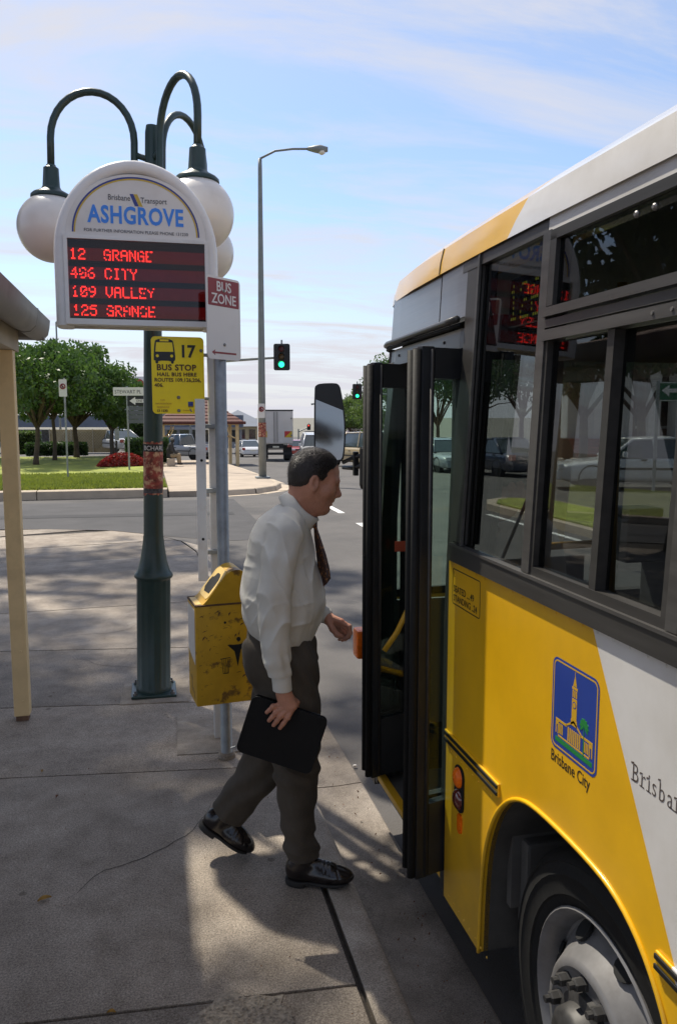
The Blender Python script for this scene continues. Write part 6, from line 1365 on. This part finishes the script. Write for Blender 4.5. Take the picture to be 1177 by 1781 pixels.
for y in (-1, 1):
    s.cone(hp(.0, .050*y, -.052), hp(.055, .018*y, -.106), .020, .018, .03); s.cone(hp(.072, .008*y, .004), hp(.062, .044*y, .006), .017, .014, .016); s.cone(hp(.058, .040*y, -.032), hp(.050, .046*y, -.040), .022, .020, .022)
    s.ell(hp(.088, .032*y, -.013), (.012, .017, .010), .010, HM, 'd'); s.ell(hp(.069, .031*y, -.013), (.0125, .0135, .0115), .004, HM)
    s.cone(hp(.066, .034*y, .012), hp(.082, .030*y, .011), .010, .008, .012)
    s.ell(hp(.093, .012*y, -.047), (.012, .009, .009), .008, HM)
    e_ = rot_y(R(12))@HM; s.ell(hp(-.010, .076*y, -.020), (.019, .009, .032), .006, e_); s.ell(hp(-.006, .084*y, -.016), (.010, .006, .018), .006, e_, 'd'); s.ell(hp(-.004, .076*y, -.044), (.009, .008, .010), .005, HM)
s.cone(hp(.081, 0, .000), hp(.104, 0, -.037), .0085, .0115, .012); s.ell(hp(.104, 0, -.041), (.012, .0105, .0095), .008, HM)
s.ell(hp(.083, 0, -.066), (.013, .024, .010), .012, HM); s.cone(hp(.086, -.014, -.071), hp(.086, .014, -.071), .0065, .0065, .005); s.cone(hp(.084, -.013, -.084), hp(.084, .013, -.084), .0075, .0075, .005)
s.ell(hp(.096, 0, -.0775), (.010, .022, .0018), .003, HM, 'd'); s.ell(hp(.080, 0, -.094), (.008, .016, .006), .008, HM, 'd')
nk = J(508, 898, 2.93)
s.cone(hp(-.030, 0, -.055), nk, .052, .052, .03); s.cone(hp(.018, 0, -.105), J(528, 898, 2.93), .034, .038, .03)
parts = [s.mesh()]
# ---- right hand, spread over the near side of the folder
VF = 2.715
s = SDF(J(455, 1280, VF)-np.array([.02, .07, .02]), J(530, 1170, VF)+np.array([.03, .09, .03]), .0021)
wr = J(493, 1190, 2.708)
s.chain([(wr, .026), (J(494, 1207, 2.706), .024)], .012, (1, 1.15, 1))
kn = [(J(490, 1225, 2.704), .0125), (J(497, 1229, 2.699), .0135), (J(504, 1231, 2.697), .0140), (J(511, 1228, 2.699), .0138)]
for i, (p, r_) in enumerate(kn): s.cone(J(489+3*i, 1207, 2.707), p, .0165, r_, .014)
fing = [[(490, 1225, 2.704), (475, 1229, 2.697), (464, 1239, 2.7015)], [(497, 1229, 2.699), (480, 1239, 2.691), (468, 1253, 2.7005)], [(504, 1231, 2.697), (488, 1245, 2.688), (476, 1261, 2.700)], [(511, 1228, 2.699), (500, 1248, 2.689), (487, 1266, 2.700)]]
for i, f in enumerate(fing):
    a, b, c_ = [J(*q) for q in f]; m_ = b*.45+c_*.55+np.array([0, -.002, 0]); r0 = (.0088, .0096, .0100, .0098)[i]
    s.chain([(a, r0*1.08), (b, r0), (m_, r0*.88), (c_, r0*.78)], .004); s.ell(b, (r0*1.12,)*3, .004)
s.chain([(J(503, 1212, 2.712), .015), (J(515, 1222, 2.738), .0115), (J(514, 1238, 2.757), .0105), (J(508, 1250, 2.759), .009)], .008)
parts.append(s.mesh())
# ---- left hand reaching forward, half closed
s = SDF(J(545, 1130, 3.06)-np.array([.03, .10, .03]), J(625, 1050, 3.06)+np.array([.03, .09, .03]), .0021)
s.chain([(J(553, 1066, 3.055), .027), (J(568, 1072, 3.05), .0245)], .012, (1, 1.1, 1))
lk = [(593, 1081, 3.018), (592, 1085, 3.036), (590, 1089, 3.054), (587, 1092, 3.070)]
for i, q in enumerate(lk): s.cone(J(570, 1073+2*i, 3.035+.010*i), J(*q), .017, .0125, .013)
lfg = [[lk[0], (607, 1090, 3.010), (609, 1101, 3.012), (604, 1109, 3.014)], [lk[1], (606, 1096, 3.030), (606, 1107, 3.030), (600, 1112, 3.030)], [lk[2], (602, 1101, 3.050), (601, 1110, 3.048), (595, 1113, 3.047)], [lk[3], (597, 1102, 3.068), (595, 1110, 3.066), (590, 1112, 3.064)]]
for i, f in enumerate(lfg):
    P = [J(*q) for q in f]; r0 = (.0098, .0100, .0094, .0084)[i]; s.chain([(P[0], r0*1.1), (P[1], r0), (P[2], r0*.9), (P[3], r0*.8)], .004); s.ell(P[1], (r0*1.1,)*3, .004)
s.chain([(J(571, 1080, 3.024), .015), (J(578, 1094, 3.002), .0115), (J(586, 1104, 3.000), .0102), (J(594, 1107, 3.004), .0088)], .008)
parts.append(s.mesh())
# ---- inner body carrying the clothes
s = SDF((-.62, 2.62, .05), (.05, 3.25, 1.62), .009)
s.chain([(J(490, 1135, 2.92), .10), (J(490, 1030, 2.92), .115), (J(495, 945, 2.92), .07), (J(505, 905, 2.93), .04)], .04, (1, .8, 1))
for ch in ([(498, 1150, 2.85, .07), (515, 1320, 2.84, .05), (524, 1478, 2.86, .035)], [(490, 1150, 3.0, .07), (464, 1322, 3.02, .05), (392, 1412, 3.05, .035)], [(494, 940, 2.80, .03), (477, 1060, 2.72, .030), (493, 1195, 2.708, .024)], [(505, 940, 3.05, .03), (518, 1040, 3.10, .034), (556, 1067, 3.055, .024)]):
    s.chain([(J(*q[:3]), q[3]) for q in ch], .03)
s.cone(J(495, 945, 2.82), J(503, 945, 3.04), .035, .035, .03)
parts.append(s.mesh())
V = []; F = []; o = 0
for a, b in parts: V.append(a); F.append(b+o); o += len(a)
person = mesh_np('person', uvz_world(np.concatenate(V)), np.concatenate(F), M_skin, None, smooth=True)
tag(person, 'man in pale shirt and dark trousers stepping from the kerb towards the bus door', 'person')
# ---- hair
s = SDF(hc-np.array([.17, .12, .14]), hc+np.array([.13, .12, .14]), .0026, HS)
s.ell(hp(-.012, 0, .030), (.0980, .0782, .0838), .01, HM).ell(hp(-.042, 0, -.012), (.0600, .0700, .0735), .03, HM)
g = (s.grid()-hc)@HM.T/HS; x, y, z = g[..., 0], g[..., 1], g[..., 2]
hl = np.interp(z, [-.12, -.085, -.05, -.028, -.010, .012, .034, .052, .068, .080, .10], [-.070, -.045, -.030, -.028, .010, .028, .030, .040, .058, .076, .095])-.012*np.cos(np.clip(y/.07, -1, 1)*math.pi)*(z > .05)
cut = np.maximum(x-hl, -(z+.085)); rag = .0028*np.sin(x*310+y*120)*np.sin(z*260+y*90)
s.F = np.maximum(s.F, (cut+rag).astype(np.float32)*.8)+(.0005*np.sin(x*420+z*200)*np.sin(y*390+z*160)).astype(np.float32)
hv, hf = s.mesh(); hair = mesh_np('hair', uvz_world(hv), hf, M_hair, person, smooth=True)
# short strands lying back over the scalp break up the outline
rs = np.random.default_rng(9); ii = rs.integers(0, len(hv), 16000); base = hv[ii]; nn_ = base-hp(-.015, 0, .0); nn_ /= np.linalg.norm(nn_, axis=1)[:, None]
dirv = np.tile(-fw*.75-upv*.55, (len(base), 1)); dirv -= nn_*(np.sum(dirv*nn_, 1)[:, None]); dirv /= np.linalg.norm(dirv, axis=1)[:, None]+1e-9
dirv = dirv+nn_*(.12+.12*rs.random(len(base)))[:, None]+rs.normal(size=base.shape)*.16; sd_ = np.cross(dirv, nn_); sd_ /= np.linalg.norm(sd_, axis=1)[:, None]+1e-9
ln = (.009+.009*rs.random(len(base)))[:, None]; b0_ = base-nn_*.001
sv = np.stack([b0_-sd_*.0006, b0_+sd_*.0006, b0_+dirv*ln], 1).reshape(-1, 3)
hs = mesh_np('strands', uvz_world(sv), np.arange(len(sv)).reshape(-1, 3), mat('hair_strand', (.020, .014, .011), .45, var=.6, scale=200, dirt=(.075, .062, .055), dscale=22, damt=.8, dlo=.5, dhi=.6), hair); tag(hs, kind='stuff')
for y in (-1, 1):
    s = SDF(hc-np.array([.16, .14, .14]), hc+np.array([.16, .14, .14]), .0026, HS); s.cone(hp(.066, .046*y, .022), hp(.083, .022*y, .020), .0045, .0055, .004)
    sdf_obj('eyebrow', s, mat('greying_hair', (.055, .042, .036), .6, var=.5, scale=120, bump=.8, bscale=300), person)

# ---- shirt
s = SDF(J(405, 1130, 2.92)-np.array([.03, .33, .03]), J(590, 850, 2.92)+np.array([.06, .33, .03]), .0036)
SCV = (1, .74, 1); v0 = 2.925
def T(px, py, v=v0): return J(px, py, v)
s.chain([(T(494, 1092), .116), (T(490, 1062), .138), (T(488, 1030), .145), (T(488, 995), .136), (T(490, 955), .116), (T(494, 922), .090), (T(505, 899), .058)], .03, SCV)
s.ell(T(472, 940), (.066, .155, .07), .05); s.ell(T(528, 1040), (.075, .15, .11), .05)
s.cone(T(495, 921, 2.790), T(503, 919, 3.07), .058, .058, .05)
# right sleeve
s.chain([(T(495, 930, 2.778), .064), (T(486, 975, 2.748), .064), (T(477, 1030, 2.724), .062), (T(477, 1075, 2.712), .058), (T(479, 1120, 2.708), .053), (T(481, 1146, 2.706), .049), (T(487, 1170, 2.706), .040), (T(490, 1182, 2.706), .033)], .007)
# left sleeve
s.chain([(T(507, 925, 3.085), .074), (T(515, 985, 3.115), .066), (T(518, 1035, 3.115), .058), (T(545, 1058, 3.08), .045), (T(556, 1066, 3.057), .036)], .02)
g = s.grid(); U, Vv, Z = g[..., 0], g[..., 1], g[..., 2]
sl_c = np.interp(Z, [.95, 1.2, 1.38], [2.71, 2.73, 2.77]); arm = 1-smth(Vv, 2.76, 2.82)                    # near sleeve
tors = 1-arm
u_c = float(T(488, 1030)[0]); wz = float(T(488, 1092)[2]); dz = Z-wz
warp = .012*np.sin(Z*23+Vv*11)+.010*np.sin(U*31+Z*9+1.3)
f = np.zeros_like(U)
val = lambda x: .9-1.9*(1-np.abs(np.sin(x/2)))**2.2          # soft cloth with narrow creases
# drapes running down the back, bunching above the waistband
f += tors*(.0075*smth(dz, .0, .06)*(1-smth(dz, .26, .40))*val((U+warp)*74+Vv*38-Z*16))
f += tors*.004*smth(dz, .01, .04)*(1-smth(dz, .05, .12))*np.sin((U+warp)*80+Vv*60)
f += tors*.0055*smth(dz, .08, .22)*val((U*.62-Z*.78+warp)*70+Vv*22)*(.5+.5*np.sin(Vv*17+U*6))
f += tors*.004*smth(dz, .015, .05)*np.sin((U*.5+Z*.86+warp*1.6)*58-Vv*30)*(1-smth(dz, .25, .36))
# sleeve: long pulls from the shoulder, rings at the elbow, puckers over the cuff
ze = float(T(476, 1060)[2])
f += arm*(.0055*val((U*.93+Z*.35+warp)*80+Vv*40)*smth(Z, ze-.02, ze+.10)+.0062*np.exp(-((Z-ze)/.07)**2)*val((Z*.8-U*.6+warp*1.3)*105+Vv*50))
f += arm*(.0055*np.exp(-((Z-ze+.13)/.05)**2)*np.sin((U+warp)*150+Vv*120+Z*25)+.004*np.sin((U*.95-Z*.2+warp)*88+2))
# crease where the sleeve lies on the body
s.F += (.55*f).astype(np.float32)
zb_ = float(T(490, 1104)[2]); hem = zb_-(U-u_c)*.10-Z; s.F = np.where((Vv > 2.772) & (Vv < 3.13), np.maximum(s.F, hem.astype(np.float32)*.9), s.F)
sh_o = sdf_obj('shirt', s, M_shirt, person)
s = SDF(J(465, 1215, 2.706)-np.array([.01, .05, .0]), J(515, 1165, 2.706)+np.array([.01, .05, .02]), .0026)
s.chain([(T(489, 1174, 2.706), .0345), (T(491.5, 1203, 2.706), .0335)], .004); Z = s.grid()[..., 2]; zc = float(T(491, 1201, 2.706)[2]); s.F = np.maximum(s.F, (zc-Z).astype(np.float32)); zc2 = float(T(491, 1173, 2.706)[2]); s.F = np.maximum(s.F, (Z-zc2).astype(np.float32))
sdf_obj('cuff', s, M_shirt, sh_o)
s = SDF(J(545, 1085, 3.055)-np.array([.02, .06, .02]), J(580, 1045, 3.055)+np.array([.02, .06, .02]), .0026); s.chain([(T(557, 1066.5, 3.056), .0345), (T(564, 1069.5, 3.052), .033)], .004); sdf_obj('cuff', s, M_shirt, sh_o)
# collar: stand and fold-over leaf round the neck
cb, cf = T(499, 858, 2.935), T(546, 908, 2.93); cc = (cb+cf)/2; ax1 = (cf-cb)/2; r1 = np.linalg.norm(ax1); ax1 /= r1; ax2 = np.array([0, 1., 0]); nrm = np.cross(ax1, ax2); nrm = nrm if nrm[2] > 0 else -nrm
P = []
for (dr, dh) in ((-.004, -.014), (-.005, .014), (-.001, .022), (.007, .019), (.014, -.004), (.021, -.030), (.016, -.031), (.007, -.002)):
    row = []
    for t_ in np.linspace(0, 2*math.pi, 49):
        gap = math.exp(-(min(t_, 2*math.pi-t_)/.22)**2); drop = -.030*math.exp(-(min(t_, 2*math.pi-t_)/.5)**2) if dh < 0 else 0
        q = cc+ax1*(r1-.004+dr)*math.cos(t_)+ax1*.004+ax2*(.064+dr)*math.sin(t_)+nrm*(dh+drop-.010*math.sin(t_)**2)
        row.append(Vector(uvz_world(q[None])[0]))
    P.append(row)
obj('collar', MB().grid(P), M_shirt, sh_o, smooth=True)
# placket line of shoulder yoke seam
# ---- tie
tp = [(545, 903, 2.925, .012), (546, 912, 2.915, .016), (549, 920, 2.912, .012), (553, 940, 2.905, .022), (558, 962, 2.900, .030), (562, 985, 2.898, .036), (563, 1003, 2.897, .040), (560, 1014, 2.897, .026), (557.5, 1022, 2.897, .004)]
P = []; wd_ = np.array([.50, -.86, 0.05])
for i, (px, py, v, w) in enumerate(tp):
    c_ = T(px, py, v); P.append([c_-wd_*w*1.3-np.array([.0, .0, 0]), c_+np.array([.010*min(1, i/3), .006, 0]), c_+wd_*w*1.3, c_+np.array([-.004, .004, 0]), c_-wd_*w*1.3])
W_ = [[Vector(uvz_world(q[None])[0]) for q in row] for row in P]
to = obj('tie', MB().grid(W_), M_tie, person, smooth=True)
s = SDF(T(545, 912, 2.92)-.04, T(545, 912, 2.92)+.04, .003); s.cone(T(544, 903, 2.925), T(547, 914, 2.917), .017, .011, .005, (1, .8, 1)); sdf_obj('knot', s, M_tie, to)

wv2 = lambda q: Vector(uvz_world(np.asarray(q, float)[None])[0])
# ---- trousers
s = SDF((-.60, 2.66, .02), (.02, 3.22, 1.08), .0042)
s.chain([(T(489, 1098), .112), (T(489, 1120), .124), (T(490, 1150), .128), (T(493, 1185), .112)], .03, (1, .78, 1))
s.ell(T(462, 1142, 2.86), (.085, .09, .095), .04); s.ell(T(462, 1142, 2.99), (.085, .09, .095), .04)
rl = [(502, 1160, 2.848, .108), (508, 1225, 2.842, .098), (511, 1290, 2.838, .088), (513, 1340, 2.838, .080), (515, 1385, 2.843, .068), (517, 1430, 2.850, .059), (521, 1462, 2.856, .060), (528, 1490, 2.860, .062)]
s.chain([(T(*q[:3]), q[3]) for q in rl], .022)
ll = [(490, 1160, 3.0, .104), (480, 1240, 3.008, .096), (466, 1312, 3.018, .086), (447, 1348, 3.028, .080), (421, 1381, 3.040, .076), (397, 1413, 3.050, .072)]
s.chain([(T(*q[:3]), q[3]) for q in ll], .022)
g = s.grid(); U, Vv, Z = g[..., 0], g[..., 1], g[..., 2]; near = 1-smth(Vv, 2.90, 2.96); warp = .01*np.sin(Z*19+Vv*13)+.008*np.sin(U*27+Z*11)
zk = float(T(513, 1330, 2.84)[2]); zh = float(T(528, 1488, 2.86)[2])
f = near*(.0055*np.exp(-((Z-zk)/.06)**2)*np.sin((Z+U*.5+warp)*95+Vv*40)+.007*np.exp(-((Z-zh-.07)/.06)**2)*np.sin((Z*.9+U*.45+warp)*110+Vv*35)+.003*np.sin((U+warp)*60+Z*6))
f += (1-near)*(.006*np.sin((Z*.75-U*.65+warp)*80+Vv*30)*smth(U, -.75, -.2))
f += .005*smth(Z, .72, .80)*np.sin((U*.8+Z*.6+warp)*75+Vv*45)
# pressed crease down the front of the near leg
uf = np.interp(Z, [zh, zk, .85], [float(T(559, 1488, 2.86)[0]), float(T(553, 1330, 2.84)[0]), float(T(556, 1160, 2.85)[0])]); f -= near*.005*np.exp(-((Vv-2.845)/.012)**2)*smth(U, -.25, -.12)
s.F += f.astype(np.float32)
wzt = float(T(489, 1092)[2]); s.F = np.maximum(s.F, (Z-wzt+(U-u_c)*.10).astype(np.float32))
hem = (zh-(U-float(T(528, 1490, 2.86)[0]))*-.06-Z); s.F = np.where(near > .5, np.maximum(s.F, hem.astype(np.float32)), s.F)
hn = T(397, 1413, 3.05)-T(430, 1370, 3.038); hn /= np.linalg.norm(hn); pl_ = T(396, 1414, 3.05); hd_ = (U-pl_[0])*hn[0]+(Vv-pl_[1])*hn[1]+(Z-pl_[2])*hn[2]
s.F = np.where(near < .5, np.maximum(s.F, hd_.astype(np.float32)), s.F)
tr_o = sdf_obj('trousers', s, M_trou, person)
# belt
P = []
for dr, dh in ((.003, -.012), (.007, -.010), (.007, .012), (.003, .014)):
    row = []
    for t_ in np.linspace(0, 2*math.pi, 41):
        q = T(489, 1098)+np.array([(.112+dr)*math.cos(t_), (.112/.78+dr)*math.sin(t_), dh-.10*(.112*math.cos(t_))]); row.append(Vector(uvz_world(q[None])[0]))
    P.append(row)
obj('belt', MB().grid(P), M_leath, person, smooth=True)
# ---- shoes
def shoe(heel, toe_dir, up, L_=.275):
    """leather lace-up: heel point on the sole, direction to the toe, sole normal"""
    x = np.array(toe_dir, float); x /= np.linalg.norm(x); z = np.array(up, float); z -= x*(z@x); z /= np.linalg.norm(z); y = np.cross(z, x); Mx = np.stack([x, y, z]); h0 = np.array(heel, float)
    q = lambda a, b, c_: h0+x*a+y*b+z*c_
    s = SDF(np.min([q(a, b, c_) for a in (-.03, L_+.03) for b in (-.07, .07) for c_ in (-.03, .13)], axis=0), np.max([q(a, b, c_) for a in (-.03, L_+.03) for b in (-.07, .07) for c_ in (-.03, .13)], axis=0), .0028)
    s.ell(q(.045, 0, .045), (.046, .036, .055), .02, Mx); s.ell(q(.13, 0, .034), (.09, .040, .038), .03, Mx); s.ell(q(L_-.075, .003, .026), (.075, .046, .034), .025, Mx); s.cone(q(.055, 0, .06), q(.062, 0, .098), .036, .038, .02); s.cone(q(.09, 0, .075), q(.165, 0, .055), .026, .022, .02)
    s.ell(q(.055, 0, .115), (.034, .028, .03), .006, Mx, 'd')
    g = (s.grid()-h0)@Mx.T; s.F = np.maximum(s.F, (.010-g[..., 2]).astype(np.float32)); s.F += (.0004*np.exp(-((g[..., 0]-L_+.105)/.02)**2)*np.sin(g[..., 0]*420)*(g[..., 2] > .03)).astype(np.float32)
    cap = np.abs(g[..., 0]-(L_-.068)-.4*g[..., 1]**2*20); s.F += (.0012*np.exp(-(cap/.003)**2)).astype(np.float32)
    so_ = sdf_obj('shoe', s, M_shoe, person)
    s2 = SDF(s.lo, s.lo+s.h*(s.n-1), .003); s2.ell(q(.050, 0, .0), (.052, .039, .05), .02, Mx); s2.ell(q(.13, 0, .0), (.10, .036, .05), .03, Mx); s2.ell(q(L_-.078, .003, 0), (.083, .050, .05), .03, Mx)
    a, c_ = g[..., 0], g[..., 2]
    g2 = (s2.grid()-h0)@Mx.T; a, c_ = g2[..., 0], g2[..., 2]; bot = np.where(a < .078, -.010, .002+.018*np.clip((a-L_+.07)/.07, 0, 1)**2); s2.F = np.maximum(s2.F, np.maximum(c_-.013, bot-c_).astype(np.float32))
    sdf_obj('sole', s2, M_sole, so_)
hl_ = J(497, 1533, 2.862); hl_[2] = .0115
shoe(hl_, (1, -.10, 0), (0, 0, 1), .262)
th = J(347, 1432, 3.055); tt_ = J(431, 1486, 3.045); dn = tt_-th; dn = dn/np.linalg.norm(dn); upn = np.array([-dn[2]*-1, 0, 0]); upn = np.cross(np.array([0, 1., 0]), dn); upn = upn if upn[2] > 0 else -upn
shoe(th+upn*.004-dn*.0, dn, upn, .245)
# trailing sock
s = SDF(J(385, 1425, 3.05)-.08, J(385, 1425, 3.05)+.08, .004); s.cone(J(398, 1412, 3.05), J(376, 1428, 3.052), .036, .034, .01); sdf_obj('sock', s, M_leath, person)
# origin of the person at the ground under it
off = Vector((prw.x, prw.y, 0))
person.data.transform(Matrix.Translation(-off)); person.location = off
for ch in person.children: ch.location = ch.location-off
# ---- folder in the right hand
A_, B_, C_, D_ = J(441, 1207, 2.735), J(571, 1250, 2.720), J(536, 1343, 2.722), J(403, 1301, 2.738)
ex = B_-A_; wx = np.linalg.norm(ex); ex /= wx; ey = D_-A_; ey -= ex*(ey@ex); hy = np.linalg.norm(ey); ey /= hy; ez = np.cross(ex, ey); o0 = A_
wv = lambda q: Vector(uvz_world(np.asarray(q, float)[None])[0])
EXw, EYw, EZw = [wv(q) for q in (ex, ey, ez)]
if EZw.dot(FH) > 0: EZw = -EZw
ctr = wv(A_+ex*wx/2+ey*hy/2)
fol = thing('document_folder', 'black leather zip folder carried in the right hand of the man', 'folder', ctr)
oo = wv(A_)
for k, nm in ((0.0, 'cover'), (-.016, 'cover')):
    obj(nm, MB().prism(rrect(wx, hy, .022), oo+EZw*(k+.004), EXw, EYw, EZw*.005), M_leath, fol)
obj('zip_edge', MB().prism(rrect(wx-.008, hy-.008, .020, x0=.004, y0=.004), oo+EZw*-.0115, EXw, EYw, EZw*.0155), M_blackp, fol)
obj('piping', MB().tube([oo+EXw*p[0]+EYw*p[1]+EZw*.0085 for p in rrect(wx-.002, hy-.002, .022, x0=.001, y0=.001)]+[oo+EXw*(wx-.001)+EYw*(hy-.023)+EZw*.0085], .002, 6), M_leath, fol)
obj('zip_pull', MB().cyl(oo+EYw*(hy-.01)-EXw*.004, oo+EYw*(hy+.002)-EXw*.018, .004, n=8), M_galv, fol)

# ---- distant person sitting on the path edge by the hedge
v = 38.5; b_ = J(300, 803, v); b_[2] = gz((FH*v).y)+.02; q = lambda x, y, z: b_+np.array([x, y, z])
s = SDF(b_-np.array([.45, .45, .02]), b_+np.array([.6, .45, 1.35]), .022)
s.chain([(q(-.12, 0, .42), .15), (q(-.10, 0, .70), .16), (q(-.04, 0, .95), .13)], .05).cone(q(-.02, 0, 1.0), q(.02, 0, 1.12), .06, .06, .04).ell(q(.04, 0, 1.18), (.095, .085, .12), .03)
for y in (-.12, .12):
    s.chain([(q(-.08, y, .42), .10), (q(.30, y, .46), .085), (q(.34, y, .10), .06)], .04); s.chain([(q(-.04, y*1.7, .95), .07), (q(.04, y*2, .68), .055), (q(.26, y*1.2, .58), .045)], .03); s.cone(q(.32, y, .06), q(.46, y, .04), .05, .04, .03)
V_, F_ = s.mesh(); sit = mesh_np('person', uvz_world(V_), F_, mat('dark_clothing', (.035, .032, .03), .85, var=.3, scale=2), None, smooth=True); tag(sit, 'far small person in dark clothes sitting beside the hedge', 'person')
s = SDF(b_-np.array([.3, .3, -.9]), b_+np.array([.3, .3, 1.4]), .018); s.ell(q(.02, 0, 1.23), (.10, .09, .095), .02); sdf_obj('hat', s, mat('hat_grey', (.22, .20, .18), .8), sit)
s = SDF(b_-np.array([.3, .4, -.02]), b_+np.array([.6, .4, .7]), .018)
for y in (-.12, .12): s.chain([(q(.0, y, .44), .108), (q(.30, y, .47), .093), (q(.34, y, .14), .072)], .03)
sdf_obj('trousers', s, mat('khaki_trousers', (.30, .22, .13), .85), sit)
s = SDF(b_-np.array([.3, .3, -.0]), b_+np.array([.3, .3, .45]), .02)
obj('seat_block', MB().bbox(*(lambda c_: (c_.x-.25, c_.x+.12, c_.y-.3, c_.y+.3, c_.z-.05, c_.z+.32))(wv(b_)), .03), M_fk, sit)
